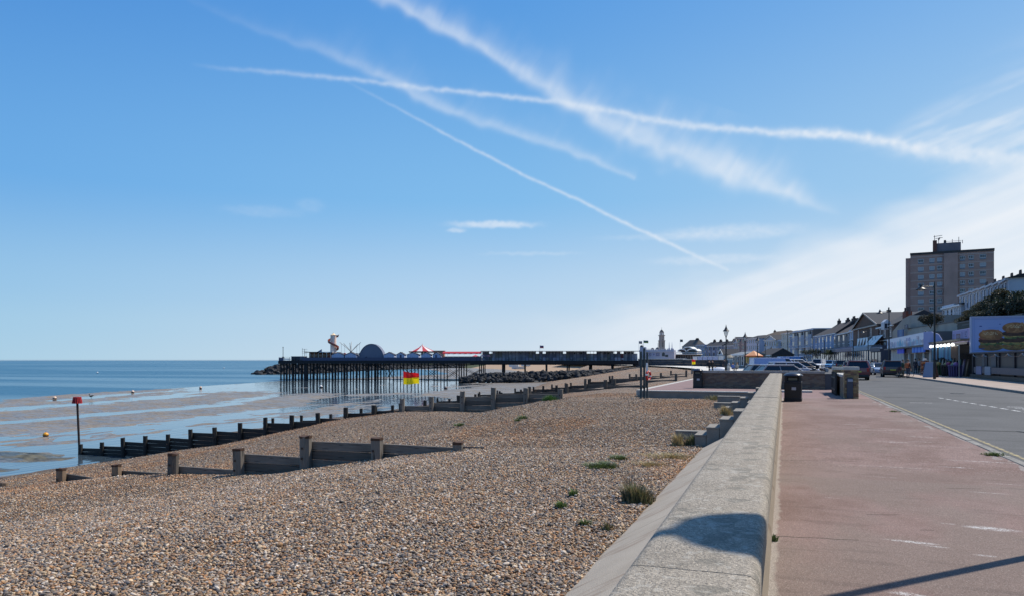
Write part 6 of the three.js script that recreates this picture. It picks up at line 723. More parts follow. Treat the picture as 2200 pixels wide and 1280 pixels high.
{ // gift shop with the long printed fascia
  const A = onS(1911, 770, 136.6), a0 = 16.2, s0 = 136, s1 = 99; const t = thing('gift_shop', 'gift shop with a long white printed fascia and bright blue blinds', 'shop', P3(a0, 0, s0), Math.atan2(s1 - s0, 0.0001)); const L = s0 - s1;
  mesh('wall', box(L, 5.0, 8, L / 2, 2.5, -4.3), wallMat([0.13, 0.135, 0.14]), t); const ft = canvasTex(1024, 80, (x, w, h) => { x.fillStyle = '#d3d7e4'; x.fillRect(0, 0, w, h); const R = rng(7); const cols = ['#6f7fb0', '#8d8fa8', '#4d9fc0', '#a58f94', '#9aa3b8', '#7fa7c4']; for (let i = 0; i < 60; i++) { x.globalAlpha = 0.55; x.fillStyle = cols[i % 6]; const px = R() * w; x.beginPath(); x.ellipse(px, h * (0.45 + 0.5 * R()), 10 + 26 * R(), 8 + 18 * R(), 0, 0, 7); x.fill(); } x.globalAlpha = 1; x.fillStyle = '#2aa0c4'; x.beginPath(); x.moveTo(380, 70); x.lineTo(400, 8); x.lineTo(455, 70); x.fill(); x.fillStyle = '#3d55a8'; x.font = 'bold 34px sans-serif'; x.fillText('GIFTS', 20, 46); x.fillText('BEACH', 560, 40); x.fillStyle = '#6a6f90'; x.font = 'bold 26px sans-serif'; x.fillText('TOYS', 800, 36); x.fillText('SWEETS', 880, 66); });
  const f = mesh('fascia_sign', [box(L, 1.55, 0.5, L / 2, 4.25, 0.1)], paint(0.33, 0.35, 0.42, 0.6), t); mesh('printed_face', new THREE.PlaneGeometry(L - 0.1, 1.45).translate(L / 2, 4.25, 0.353), std({ map: ft, roughness: 0.5 }), f);
  mesh('soffit', box(L, 0.2, 0.8, L / 2, 3.35, 0.4), paint(0.05, 0.055, 0.07), t); const pale = paint(0.42, 0.45, 0.46, 0.7); for (let i = 0; i < 5; i++) mesh('pale_panel', box(2.6, 3.3, 0.1, 2 + i * 2.85, 1.65, -0.2), pale, t); const blind = (x, w, c) => { const p = []; for (let k = 0; k < 8; k++) mesh('blind_stripe', box(w / 8 - 0.02, 0.75, 0.06, x + (k + 0.5) * w / 8, 2.95, 0.55), k % 2 ? paint(...c, 0.7) : paint(c[0] * 3 + 0.03, c[1] * 2.4, c[2] * 1.2, 0.7), t); }; blind(13.5, 6.5, [0.01, 0.04, 0.55]); blind(27, 9.5, [0.02, 0.12, 0.6]); mesh('red_header', box(6, 0.7, 0.2, 23.4, 2.95, 0.2), paint(0.06, 0.025, 0.045), t);
  for (const [x, w] of [[18, 4], [23, 4], [29, 5], [34, 4]]) { mesh('doorway', box(w * 0.7, 2.5, 0.12, x, 1.25, -0.15), paint(0.02, 0.016, 0.016), t); mesh('door_frame', [box(0.12, 2.6, 0.16, x - w * 0.35, 1.3, -0.1), box(0.12, 2.6, 0.16, x + w * 0.35, 1.3, -0.1), box(w * 0.7, 0.12, 0.16, x, 2.55, -0.1)], paint(0.3, 0.29, 0.26), t); mesh('pale_post', box(1.0, 3.2, 0.2, x + w * 0.45 + 0.4, 1.6, -0.1), pale, t); }
  const hs = thing('hanging_sign', 'pale blue rounded shop sign at the right end of the gift shop fascia', 'sign', P3(16.0, 3.7, 96.2), Math.PI * 1.5 + 0.9); mesh('board', extrude([[-1.1, -0.9], [0.9, -0.9], [1.0, 0.2], [0.6, 0.85], [-0.2, 1.15], [-1.1, 1.15]], 0.16, 0.02), paint(0.26, 0.3, 0.52, 0.5), hs); mesh('bracket', bar(V(-0.9, 1.2, 0.05), V(-1.6, 1.4, -1), 0.05), M.iron, hs);
}
{ // beach-goods shop: racks of blue clothes, inflatables, boards
  const a0 = 16.2, s0 = 98.5, s1 = 80, L = s0 - s1, t = thing('beach_shop', 'open beach-goods shop with a pale lilac sign between gift shop and burger billboard', 'shop', P3(a0 + 1.2, 0, s0), Math.atan2(s1 - s0, 0.0001)); mesh('wall', box(L, 3.6, 6, L / 2, 1.8, -3.6), paint(0.035, 0.035, 0.04, 0.9), t); mesh('canopy', box(L, 0.18, 2.6, L / 2, 3.55, 0.6), paint(0.12, 0.1, 0.08), t); mesh('back_wall', box(L, 2.4, 0.3, L / 2, 4.7, -3.2), paint(0.02, 0.028, 0.03), t); mesh('teal_rail', box(L * 0.7, 0.2, 0.2, L * 0.4, 5.75, -2.9), paint(0.015, 0.07, 0.09), t);
  const sgn = thing('shop_sign', 'pale lilac shop sign with violet lettering over the beach-goods shop', 'sign', P3(16.25, 3.95, 83.6), Math.atan2(-1, 0.0001)); mesh('board', rbox(6.8, 1.3, 0.2, 0.03), paint(0.36, 0.34, 0.55, 0.6), sgn); mesh('lettering', new THREE.PlaneGeometry(6.6, 1.15).translate(0, 0, 0.104), std({ map: canvasTex(512, 96, (x, w, h) => { x.fillStyle = '#8d88b8'; x.fillRect(0, 0, w, h); x.fillStyle = '#35306a'; x.font = 'bold 62px sans-serif'; x.fillText('II', 24, 70); x.fillText('EC', 420, 60); x.fillStyle = '#6a4a58'; x.fillRect(130, 26, 150, 44); x.fillStyle = '#9a90b0'; x.font = 'bold 34px sans-serif'; x.fillText('BEACH', 142, 60); x.fillStyle = '#35306a'; x.fillRect(320, 14, 14, 70); x.fillRect(360, 20, 12, 60); }), roughness: 0.6 }), sgn); mesh('sign_bracket', box(6, 0.2, 1.4, 0, -0.7, -0.6), paint(0.06, 0.06, 0.1), sgn);
  const R = rng(141), blues = [[0.02, 0.12, 0.2], [0.04, 0.18, 0.3], [0.015, 0.07, 0.14], [0.05, 0.15, 0.28]], rack = thing('clothes_rail', 'rail of hanging blue and brown beachwear under bright bulbs', 'clothes rail', P3(15.6, 0, 94.5), Math.atan2(-1, 0.0001)); mesh('rail', [bar(V(0, 3.0, 0), V(13.5, 3.0, 0), 0.04), bar(V(0, 0, 0), V(0, 3.0, 0), 0.05), bar(V(13.5, 0, 0), V(13.5, 3, 0), 0.05)], M.steel, rack);
  for (let i = 0; i < 24; i++) { const x = 0.4 + i * 0.55, h = 1.0 + 0.4 * R(), c = i > 17 ? [0.07, 0.04, 0.025] : i === 5 || i === 6 ? [0.01, 0.012, 0.015] : blues[R() * 4 | 0], g = extrude([[-0.22, 0], [-0.27, -h], [0.27, -h], [0.22, 0], [0.08, 0.08], [-0.08, 0.08]], 0.16, 0.03).translate(x, 2.92, -0.08); mesh('garment', g, paint(...c, 0.9), rack); }
  const bulbM = std({ color: rgb(0.9, 0.9, 0.9), emissive: rgb(1, 0.98, 0.92), emissiveIntensity: 3 }); const lamps = thing('string_lamp', 'string of round white bulbs above the hanging beachwear', 'lamp', P3(15.3, 3.12, 94.5), Math.atan2(-1, 0.0001)); mesh('wire', bar(V(0, 0.2, 0), V(13, 0.2, 0), 0.02), M.iron, lamps); for (let i = 0; i < 7; i++) { mesh('bulb', ball(0.15, 0.8 + i * 1.9, 0, 0, 10), bulbM, lamps); const pl = new THREE.PointLight(new THREE.Color(1, 0.97, 0.9), 0.5); pl.name = 'bulb_light'; pl.position.copy(P3(15.3, 3.12, 94.5 - 0.8 - i * 1.9)); pl.castShadow = true; scene.add(pl); }
  // goods on the pavement
  const goods = [['goods_basket', 'dark wire basket of colourful beach goods at the shop front', 'basket', 92.5, 15.0, [0.05, 0.06, 0.1]], ['goods_basket', 'green bin of beach goods beside the clothes rail', 'basket', 89.3, 15.2, [0.03, 0.08, 0.04]], ['goods_basket', 'dark slatted tub of beach balls near the lilac sign post', 'basket', 84.6, 15.3, [0.02, 0.022, 0.03]], ['goods_basket', 'violet display crate at the corner of the beach-goods shop', 'basket', 82.2, 15.5, [0.1, 0.08, 0.2]]];
  for (const [nm, l, cat, s, a, c] of goods) { const q = thing(nm, l, cat, P3(a, 0, s), -0.4, 'goods set out by the beach shop'); const sl = []; for (let i = 0; i < 16; i++) { const an = i / 16 * 6.283; sl.push(bar(V(Math.cos(an) * 0.5, 0, Math.sin(an) * 0.5), V(Math.cos(an) * 0.6, 1.1, Math.sin(an) * 0.6), 0.04, 5)); } mesh('slat', sl, paint(...c, 0.7), q); mesh('hoop', (() => { const g = new THREE.TorusGeometry(0.6, 0.04, 6, 18); g.rotateX(Math.PI / 2); return g.translate(0, 1.1, 0); })(), paint(...c, 0.6), q); mesh('ball', ball(0.28, 0.1, 1.15, 0.1, 10), paint(R() * 0.3, R() * 0.2, R() * 0.3, 0.5), q); mesh('ball', ball(0.24, -0.2, 1.1, -0.1, 10), paint(0.25 * R(), 0.2, 0.25 * R(), 0.5), q); mesh('liner', cyl(0.52, 0.46, 0.95, 0, 0.04, 0, 14), paint(c[0] * 0.5, c[1] * 0.5, c[2] * 0.5, 0.9), q); }
  for (let i = 0; i < 9; i++) { const q = thing('body_board', ['teal bodyboard leaning', 'grey towel roll leaning', 'dark blue bodyboard leaning', 'green inflatable leaning', 'pale bodyboard leaning', 'navy bodyboard leaning', 'teal striped board leaning', 'lilac board leaning', 'brown board leaning'][i] + ' against the beach-goods shop front, place ' + ['one', 'two', 'three', 'four', 'five', 'six', 'seven', 'eight', 'nine'][i] + ' from the gift shop', 'board', P3(16.6, 0.02, 97 - i * 1.75), -Math.PI / 2, 'boards leaning at the shop front'); const c = [[0.02, 0.12, 0.13], [0.16, 0.16, 0.17], [0.02, 0.04, 0.12], [0.03, 0.16, 0.03], [0.2, 0.24, 0.26], [0.015, 0.025, 0.08], [0.03, 0.15, 0.17], [0.16, 0.13, 0.28], [0.09, 0.05, 0.03]][i]; const g = extrude([[-0.3, 0], [0.3, 0], [0.33, 1.2], [0.2, 1.7], [-0.2, 1.7], [-0.33, 1.2]], 0.1, 0.03); g.rotateX(-0.15); mesh('board', g, paint(...c, 0.5), q); mesh('leash', bar(V(0, 1.3, 0.0), V(0.05, 0.7, 0.16), 0.02, 5), M.iron, q); }
  const ab = thing('a_board', 'grey leaning A-board sign on the pavement before the beach shop', 'sign', P3(12.9, -0.02, 79.2), -0.75); const bg = rbox(1.0, 1.5, 0.06, 0.02); bg.rotateX(-0.3); bg.translate(0, 0.72, 0.2); mesh('front_board', bg, paint(0.2, 0.22, 0.3, 0.6), ab); const b2 = rbox(1.0, 1.5, 0.06, 0.02); b2.rotateX(0.3); b2.translate(0, 0.72, -0.25); mesh('back_board', b2, paint(0.1, 0.05, 0.05), ab);
  const standQ = thing('toy_stand', 'orange display stand by the beach shop door', 'display stand', P3(14.9, 0, 94.9), 0); mesh('stand', [box(0.8, 1.5, 0.5, 0, 0.75, 0)], paint(0.2, 0.06, 0.03, 0.7), standQ); for (let i = 0; i < 6; i++) mesh('toy', ball(0.16, (i % 3 - 1) * 0.25, 1.3 - (i / 3 | 0) * 0.5, 0.28, 8), paint(0.45, 0.16, 0.06, 0.6), standQ); const hl = mesh('white_sun_hat', lathe([[0.4, 0], [0.22, 0.04], [0.18, 0.2], [0, 0.24]], 12).translate(0, 1.6, 0), paint(0.75, 0.6, 0.5, 0.8), standQ);  // display stand, simply painted in reddish and orange tones
}
{ // burger kiosk with the big billboard
  const a0 = 16.2, s0 = 79.4, s1 = 52, L = s0 - s1, t = thing('snack_bar', 'dark-fronted snack bar under the big burger billboard', 'shop', P3(a0, 0, s0), Math.atan2(s1 - s0, 0.0001)); mesh('wall', box(L, 2.2, 8, L / 2, 1.1, -4.3), paint(0.05, 0.05, 0.06, 0.8), t); mesh('roof', box(L + 0.2, 0.12, 8.4, L / 2, 2.25, -4.1), paint(0.07, 0.07, 0.08, 0.8), t); mesh('shutter_front', box(L - 1, 2.0, 0.1, L / 2 + 0.4, 1.2, -0.26), paint(0.012, 0.013, 0.02, 0.5), t); for (let i = 0; i < 7; i++) mesh('pilaster', box(0.25, 2.2, 0.2, 0.3 + i * 4.4, 1.1, -0.2), paint(0.03, 0.03, 0.04), t); for (let i = 0; i < 6; i++) mesh('scalloped_valance', new THREE.TorusGeometry(1.8, 0.06, 5, 12, Math.PI).rotateZ(Math.PI).scale(1, 0.14, 1).translate(3.5 + i * 3.7, 2.12, 0.1), paint(0.4, 0.36, 0.36, 0.7), t); mesh('counter', box(L - 3, 0.5, 0.4, L / 2 + 1, 0.75, 0.05), paint(0.06, 0.065, 0.09), t); mesh('stall_riser', box(L - 1, 0.35, 0.3, L / 2, 0.17, 0), paint(0.03, 0.032, 0.03), t); for (const [x, c] of [[4.5, [0.14, 0.16, 0.28]], [7.5, [0.16, 0.22, 0.3]]]) { mesh('poster', box(1.8, 0.7, 0.05, x, 0.72, 0.28), paint(...c, 0.6), t); mesh('menu_panel', box(1.5, 1.0, 0.05, x, 1.55, -0.16), paint(0.06, 0.07, 0.09, 0.6), t); }
  const bill = canvasTex(1024, 512, (x, w, h) => { // print: plain pale ground, burgers and chips
    x.fillStyle = '#93a2cc'; x.fillRect(0, 0, w, h); x.strokeStyle = '#7786b6'; x.lineWidth = 5; x.strokeRect(40, 26, w - 80, h - 52); const R = rng(17);
    const bun = (cx, cy, k, layers) => { const el = (dx, dy, rx, ry, c) => { x.fillStyle = c; x.beginPath(); x.ellipse(cx + dx * k, cy + dy * k, rx * k, ry * k, 0, 0, 7); x.fill(); }; const blot = (dy, rx, ry, cs, n) => { for (let i = 0; i < n; i++) el((R() * 2 - 1) * rx * 0.84, dy + (R() - 0.5) * ry * 1.3, 9 + 14 * R(), ry * (0.35 + 0.4 * R()), cs[R() * cs.length | 0]); }; el(0, 58, 84, 30, '#8b6136'); blot(62, 60, 20, ['#7c5630', '#95693c'], 20); let y = 34; for (let l = 0; l < layers; l++) { blot(y + 4, 84, 12, ['#6d7440', '#58622f', '#8a8a50'], 18); blot(y - 8, 82, 14, ['#b08c4a', '#c29c56', '#9a7a40'], 14); el(0, y - 22, 84, 19, '#4a2e20'); blot(y - 22, 74, 16, ['#3a241a', '#5c3a28', '#50301f'], 30); y -= 46; } blot(y + 10, 80, 11, ['#8e4838', '#a25a42', '#7c3c30'], 14); el(0, y - 16, 82, 38, '#96633a'); blot(y - 20, 64, 30, ['#a46f42', '#8a5831', '#b07c4c'], 26); for (let i = 0; i < 26; i++) el((R() * 2 - 1) * 56, y - 34 + R() * 18, 3, 2, '#d9c49a'); };
    x.save(); x.scale(2.4, 2.05); bun(127, 152, 1.0, 1); bun(282, 150, 1.0, 2); bun(425, 152, 1.0, 1); x.restore(); for (let i = 0; i < 46; i++) { x.strokeStyle = ['#b08a45', '#9c733a', '#a8663c'][i % 3]; x.lineWidth = 10; x.beginPath(); const px = 430 + R() * 420, py = 410 + R() * 40; x.moveTo(px, py); x.lineTo(px + 50, py - 20 + R() * 40); x.stroke(); } x.fillStyle = '#44538c'; x.fillRect(120, 120, 40, 16); x.fillRect(110, 452, 90, 10); x.fillRect(430, 96, 26, 10); x.fillStyle = '#7f92c6'; x.fillRect(260, 150, 170, 12);
  });
  const A = at(2088, 757, 68.5), B = at(2232, 757, 66.5), bl = Math.hypot(B.a - A.a, B.s - A.s), b = thing('billboard', 'large pale blue billboard printed with burgers and chips', 'billboard', P3(A.a, A.y, A.s), Math.atan2(B.s - A.s, B.a - A.a)); const bh = 77 * 68 / F; mesh('board', box(bl, bh, 0.25, bl / 2, bh / 2, -0.1), paint(0.3, 0.35, 0.52, 0.6), b); mesh('printed_face', new THREE.PlaneGeometry(bl - 0.1, bh - 0.1).translate(bl / 2, bh / 2, 0.03), std({ map: bill, roughness: 0.55 }), b); mesh('frame', [box(bl + 0.1, 0.12, 0.34, bl / 2, bh, -0.08), box(bl + 0.1, 0.14, 0.36, bl / 2, 0, -0.08), box(0.14, bh, 0.34, -0.02, bh / 2, -0.08)], paint(0.36, 0.4, 0.55, 0.5), b); for (let i = 0; i < 4; i++) mesh('strut', bar(V(0.5 + i * 1.8, 0, -0.2), V(0.5 + i * 1.8, bh * 0.7, -1.6), 0.05), M.iron, b);
}

// ---------------------------------------------------------------- vehicles
const carGlass = std({ color: rgb(0.012, 0.016, 0.024), roughness: 0.05 }), tyreM = paint(0.014, 0.014, 0.015, 0.85), rimM = paint(0.4, 0.41, 0.43, 0.35, { metalness: 0.6 }), lampM = paint(0.75, 0.77, 0.8, 0.12), tailM = paint(0.35, 0.01, 0.01, 0.2), plateY = paint(0.6, 0.5, 0.06, 0.5), plateW = paint(0.7, 0.7, 0.68, 0.5), trimM = paint(0.015, 0.015, 0.017, 0.5);
const carKinds = {
  hatch: { L: 4.1, W: 1.74, H: 1.42, belt: 0.92, low: [[-2.0, 0.28], [-2.05, 0.5], [-2.0, 0.92], [0.9, 0.93], [1.6, 0.82], [1.96, 0.68], [2.05, 0.42], [1.98, 0.24]], cab: [-1.96, 0.95, -1.55, 0.2], wx: [-1.26, 1.3], r: 0.31 },
  estate: { L: 4.6, W: 1.8, H: 1.46, belt: 0.93, low: [[-2.25, 0.28], [-2.3, 0.55], [-2.24, 0.93], [0.95, 0.93], [1.8, 0.8], [2.2, 0.66], [2.28, 0.42], [2.2, 0.24]], cab: [-2.2, 1.05, -1.7, 0.3], wx: [-1.38, 1.42], r: 0.33 },
  suv: { L: 4.5, W: 1.88, H: 1.68, belt: 1.06, low: [[-2.2, 0.34], [-2.26, 0.6], [-2.2, 1.06], [1.0, 1.07], [1.75, 0.98], [2.12, 0.84], [2.22, 0.5], [2.15, 0.3]], cab: [-2.16, 1.05, -1.8, 0.35], wx: [-1.36, 1.4], r: 0.36 },
  van: { L: 5.1, W: 1.95, H: 1.98, belt: 1.12, low: [[-2.5, 0.32], [-2.55, 0.6], [-2.52, 1.12], [1.5, 1.13], [2.15, 1.0], [2.5, 0.8], [2.55, 0.45], [2.46, 0.28]], cab: [-2.5, 1.75, -2.44, 0.95], wx: [-1.55, 1.65], r: 0.34, closed: true },
};
function car(kind, color, pos, turn, label, group, cat = 'car') {
  const k = carKinds[kind], t = thing(kind === 'van' ? 'parked_van' : 'car', label, cat, pos, turn, group), paintM = new THREE.MeshPhysicalMaterial({ color: rgb(...color), roughness: 0.4, clearcoat: 1, clearcoatRoughness: 0.06 });
  const sh = new THREE.Shape(); sh.moveTo(...k.low[0]); for (const p of k.low.slice(1)) sh.lineTo(...p); const ar = k.r + 0.06; for (const x of [k.wx[1], k.wx[0]]) { sh.lineTo(x + ar, k.low[0][1] - 0.03); sh.absarc(x, k.r, ar, -0.1, Math.PI + 0.1, false); } sh.closePath();
  const g = new THREE.ExtrudeGeometry(sh, { depth: k.W - 0.16, bevelEnabled: true, bevelThickness: 0.08, bevelSize: 0.05, bevelOffset: -0.05, bevelSegments: 3, curveSegments: 10 }); g.translate(0, 0, -(k.W - 0.16) / 2); mesh('body', toCreasedNormals(g, 0.7), paintM, t);
  const [x0, x1, t0, t1] = k.cab, wb = k.W / 2 - 0.07, wt = k.W / 2 - 0.24, y0 = k.belt - 0.02, y1 = k.H - 0.06; const cabin = (s, o) => poly([[x0 - o, y0, -wb - o], [x1 + o, y0, -wb - o], [t1, y1, -wt - o], [t0, y1, -wt - o], [x0 - o, y0, wb + o], [x1 + o, y0, wb + o], [t1, y1, wt + o], [t0, y1, wt + o]], [[1, 0, 3, 2], [4, 5, 6, 7], [0, 4, 7, 3], [5, 1, 2, 6], [7, 6, 2, 3]]);
  mesh('window_glass', cabin(1, 0), carGlass, t); const rl = t1 - t0, roof = new RoundedBoxGeometry(rl + 0.16, 0.12, wt * 2 + 0.1, 3, 0.055); roof.translate((t0 + t1) / 2, y1 + 0.01, 0); mesh('roof', roof, paintM, t);
  const pil = []; for (const s of [-1, 1]) { pil.push(bar(V(x1 - 0.02, y0, s * wb), V(t1, y1, s * wt), 0.045), bar(V(x0 + 0.04, y0, s * wb), V(t0, y1, s * wt), 0.07), bar(V((x0 + x1) / 2 - 0.1, y0, s * (wb + 0.005)), V((t0 + t1) / 2 - 0.05, y1, s * (wt + 0.005)), 0.035), bar(V(t0, y1, s * wt), V(t1, y1, s * wt), 0.05)); } mesh('pillars', pil, paintM, t);
  if (k.closed) mesh('van_side', poly([[x0 - 0.01, y0, wb + 0.02], [0.7, y0, wb + 0.02], [0.6, y1, wt + 0.03], [t0 - 0.02, y1, wt + 0.03], [x0 - 0.01, y0, -wb - 0.02], [0.7, y0, -wb - 0.02], [0.6, y1, -wt - 0.03], [t0 - 0.02, y1, -wt - 0.03]], [[0, 1, 2, 3], [5, 4, 7, 6], [4, 0, 3, 7], [3, 2, 6, 7]]), paintM, t);
  for (const x of k.wx) for (const s of [-1, 1]) { const w = new THREE.CylinderGeometry(k.r, k.r, 0.2, 20); w.rotateX(Math.PI / 2); w.translate(x, k.r, s * (k.W / 2 - 0.13)); const m = mesh('wheel', w, tyreM, t); const r = new THREE.CylinderGeometry(k.r * 0.62, k.r * 0.62, 0.21, 16); r.rotateX(Math.PI / 2); r.translate(x, k.r, s * (k.W / 2 - 0.128)); mesh('rim', r, rimM, m); }
  const F0 = k.low[5][0], B0 = k.low[1][0], hb = k.low[5][1], hw = k.W / 2;
  for (const s of [-1, 1]) { const h = rbox(0.22, 0.15, 0.36, 0.05); h.rotateY(s * -0.35); h.translate(F0 - 0.08, hb - 0.03, s * (hw - 0.26)); mesh('headlight', h, lampM, t); mesh('taillight', rbox(0.1, 0.3, 0.2, 0.03, B0 + 0.06, k.belt - 0.17, s * (hw - 0.18)), tailM, t); mesh('wing_mirror', rbox(0.1, 0.13, 0.2, 0.03, x1 - 0.45, k.belt + 0.08, s * (hw + 0.06)), paintM, t); }
  mesh('grille', rbox(0.06, 0.16, k.W * 0.5, 0.02, F0 + 0.03, hb - 0.16, 0), trimM, t); mesh('number_plate', box(0.03, 0.11, 0.5, F0 + 0.1, 0.4, 0), plateW, t); mesh('number_plate', box(0.03, 0.11, 0.5, B0 - 0.0, k.belt - 0.32, 0), plateY, t); mesh('rear_bumper', rbox(0.14, 0.2, k.W * 0.92, 0.04, B0 + 0.04, 0.38, 0), trimM, t); mesh('underside', box(k.L - 0.7, 0.16, k.W - 0.3, 0, 0.26, 0), trimM, t);
  return t;
}
const px = (u, d, y = ROADY) => { const p = at(u, 773, d); return P3(p.a, y, p.s); };
const BAY = 'cars parked nose-out in the bays behind the brick wall', RIGHT = 'cars parked along the far kerb', GO = 'cars driving on the seafront road';
car('estate', [0.24, 0.25, 0.28], px(1690, 57.5, -0.2), YAW, 'silver estate car closest behind the brick wall, seen side-on', BAY); car('hatch', [0.22, 0.22, 0.22], px(1655, 60.2, -0.16), YAW, 'pale grey car just left of the silver estate behind the brick wall', BAY); car('estate', [0.36, 0.42, 0.52], px(1702, 64, 0.0), YAW, 'pale blue-white car behind the silver estate, with a bright bonnet', BAY);
car('van', [0.15, 0.22, 0.44], px(1669, 75, -0.14), YAW, 'long pale blue van parked beyond the cars behind the brick wall', BAY, 'van'); car('hatch', [0.06, 0.03, 0.03], px(1725, 80, 0), YAW, 'dark maroon car right of the pale blue van', BAY); car('suv', [0.7, 0.7, 0.7], px(1715, 96, 0.05), YAW, 'white car parked beyond the dark maroon one', BAY); car('van', [0.05, 0.16, 0.42], px(1708, 118, 0.2), YAW, 'bright blue van tallest in the row of parked vehicles', BAY, 'van'); car('hatch', [0.3, 0.31, 0.33], px(1738, 88, -0.05), YAW + 0.1, 'grey car nose at the road end of the parking bays', BAY); car('hatch', [0.08, 0.08, 0.09], px(1738, 112, 0), YAW + 0.1, 'black car farther along the parking bays beside the road', BAY);
car('suv', [0.15, 0.012, 0.02], px(1842, 66), Math.PI / 2 - 0.04, 'dark red car driving away just past the brick pillar', GO); car('suv', [0.2, 0.23, 0.28], px(1849, 86), Math.PI / 2, 'grey-blue car ahead of the dark red one', GO); car('van', [0.72, 0.74, 0.76], px(1759, 146), -Math.PI / 2 - 0.25, 'white van coming towards the viewer down the middle of the road', GO, 'van'); car('suv', [0.06, 0.24, 0.5], px(1781, 148), -Math.PI / 2 - 0.2, 'bright blue car coming towards the viewer', GO);
car('suv', [0.7, 0.7, 0.69], px(1794, 155), -Math.PI / 2 - 0.15, 'white car with black grille beside the bright blue one', RIGHT); car('suv', [0.03, 0.035, 0.06], px(1806, 140), Math.PI / 2, 'dark blue people carrier at the far kerb behind the white-grilled car', RIGHT); car('hatch', [0.22, 0.28, 0.4], px(1891, 88), -Math.PI / 2 + 0.06, 'silver-blue small car facing the viewer at the far kerb', RIGHT); car('suv', [0.05, 0.012, 0.014], px(1916, 77), Math.PI / 2 - 0.05, 'dark maroon off-road car parked by the gift shop', RIGHT); car('hatch', [0.1, 0.1, 0.11], px(1822, 130), Math.PI / 2, 'small black car at the far kerb left of the red one', RIGHT);
function bicycle(pos, turn, col, label) { const t = thing('bicycle', label, 'bicycle', pos, turn, 'bicycles by the gift shop'), m = paint(...col, 0.4); for (const x of [-0.52, 0.52]) { const g = new THREE.TorusGeometry(0.33, 0.022, 6, 24); g.translate(x, 0.35, 0); const w = mesh('wheel', g, tyreM, t); const sp = []; for (let i = 0; i < 8; i++) { const a = i / 8 * 6.283; sp.push(bar(V(x, 0.35, 0), V(x + Math.cos(a) * 0.32, 0.35 + Math.sin(a) * 0.32, 0), 0.006, 4)); } mesh('spokes', sp, M.steel, w); } mesh('frame', [[[-0.52, 0.35], [-0.1, 0.32]], [[-0.1, 0.32], [0.38, 0.78]], [[-0.22, 0.78], [0.36, 0.84]], [[-0.1, 0.32], [-0.25, 0.9]], [[-0.52, 0.35], [-0.22, 0.78]], [[0.52, 0.35], [0.34, 0.95]]].map(([p, q]) => bar(V(...p, 0), V(...q, 0), 0.022)), m, t); mesh('saddle', rbox(0.26, 0.06, 0.14, 0.025, -0.26, 0.93, 0), trimM, t); mesh('handlebar', [bar(V(0.34, 0.98, -0.26), V(0.34, 0.98, 0.26), 0.016), bar(V(0.34, 0.95, 0), V(0.34, 1.0, 0), 0.02)], trimM, t); return t; }
bicycle(px(1945, 72.5), 0.3, [0.02, 0.05, 0.03], 'bicycle with its rider in the orange rucksack by the gift shop'); bicycle(px(1994, 77, -0.02), -0.3, [0.3, 0.3, 0.32], 'bicycle standing left of the grey leaning sign'); bicycle(px(2003, 79, 0), 0.5, [0.03, 0.03, 0.05], 'dark bicycle parked nearest the grey leaning sign');
{ const p = px(1747, 63), t = thing('motorbike', 'black motorbike with bright lamp at the road end of the parked cars', 'motorbike', p, YAW - 1.2); for (const x of [-0.68, 0.68]) { const g = new THREE.TorusGeometry(0.27, 0.075, 8, 18); g.translate(x, 0.34, 0); mesh('wheel', g, tyreM, t); } mesh('engine', rbox(0.7, 0.42, 0.36, 0.1, 0, 0.5, 0), trimM, t); const tank = new THREE.SphereGeometry(0.3, 12, 8); tank.scale(1.2, 0.6, 0.6); tank.translate(0.18, 0.85, 0); mesh('tank', tank, M.black, t); mesh('seat', rbox(0.75, 0.14, 0.3, 0.06, -0.4, 0.82, 0), trimM, t); mesh('fork', [bar(V(0.68, 0.34, 0.1), V(0.42, 1.0, 0.1), 0.03), bar(V(0.68, 0.34, -0.1), V(0.42, 1.0, -0.1), 0.03), bar(V(0.4, 1.02, -0.36), V(0.4, 1.02, 0.36), 0.02)], M.steel, t); mesh('screen', rbox(0.05, 0.36, 0.34, 0.02, 0.52, 1.14, 0), carGlass, t); mesh('headlight', ball(0.1, 0.62, 0.9, 0, 8), lampM, t); }

// ---------------------------------------------------------------- people: one continuous body each, hair on it
const bodies = {};
function bodyGeo(key, bones, lo, hi, res) {
  if (bodies[key]) return bodies[key]; const c = [(lo[0] + hi[0]) / 2, (lo[1] + hi[1]) / 2, (lo[2] + hi[2]) / 2], half = Math.max(hi[0] - lo[0], hi[1] - lo[1], hi[2] - lo[2]) / 2 * 1.06, mc = new MarchingCubes(res, new THREE.MeshStandardMaterial(), false, false, 60000); mc.isolation = 0;
  for (let z = 0; z < res; z++) for (let y = 0; y < res; y++) for (let x = 0; x < res; x++) { const q = [x, y, z].map((v, i) => (v - res / 2) / (res / 2) * half + c[i]); let acc = 0; for (const [p, s, r0, r1] of bones) { const d = [s[0] - p[0], s[1] - p[1], s[2] - p[2]], e = [q[0] - p[0], q[1] - p[1], q[2] - p[2]], n2 = d[0] * d[0] + d[1] * d[1] + d[2] * d[2], h = clamp((e[0] * d[0] + e[1] * d[1] + e[2] * d[2]) / (n2 || 1)), D = Math.hypot(e[0] - h * d[0], e[1] - h * d[1], e[2] - h * d[2]) - lerp(r0, r1, h); acc += Math.exp(-D * 45); } mc.field[x + y * res + z * res * res] = Math.log(acc + 1e-30) / 45; }
  mc.update(); const n = mc.count ?? mc.geometry.drawRange.count, p = new Float32Array(n * 3); for (let i = 0; i < n * 3; i++) p[i] = mc.positionArray[i] * half + c[i % 3]; let g = new THREE.BufferGeometry(); g.setAttribute('position', new THREE.BufferAttribute(p, 3)); g = mergeVertices(g, 1e-4); g.computeVertexNormals(); return bodies[key] = g;
}
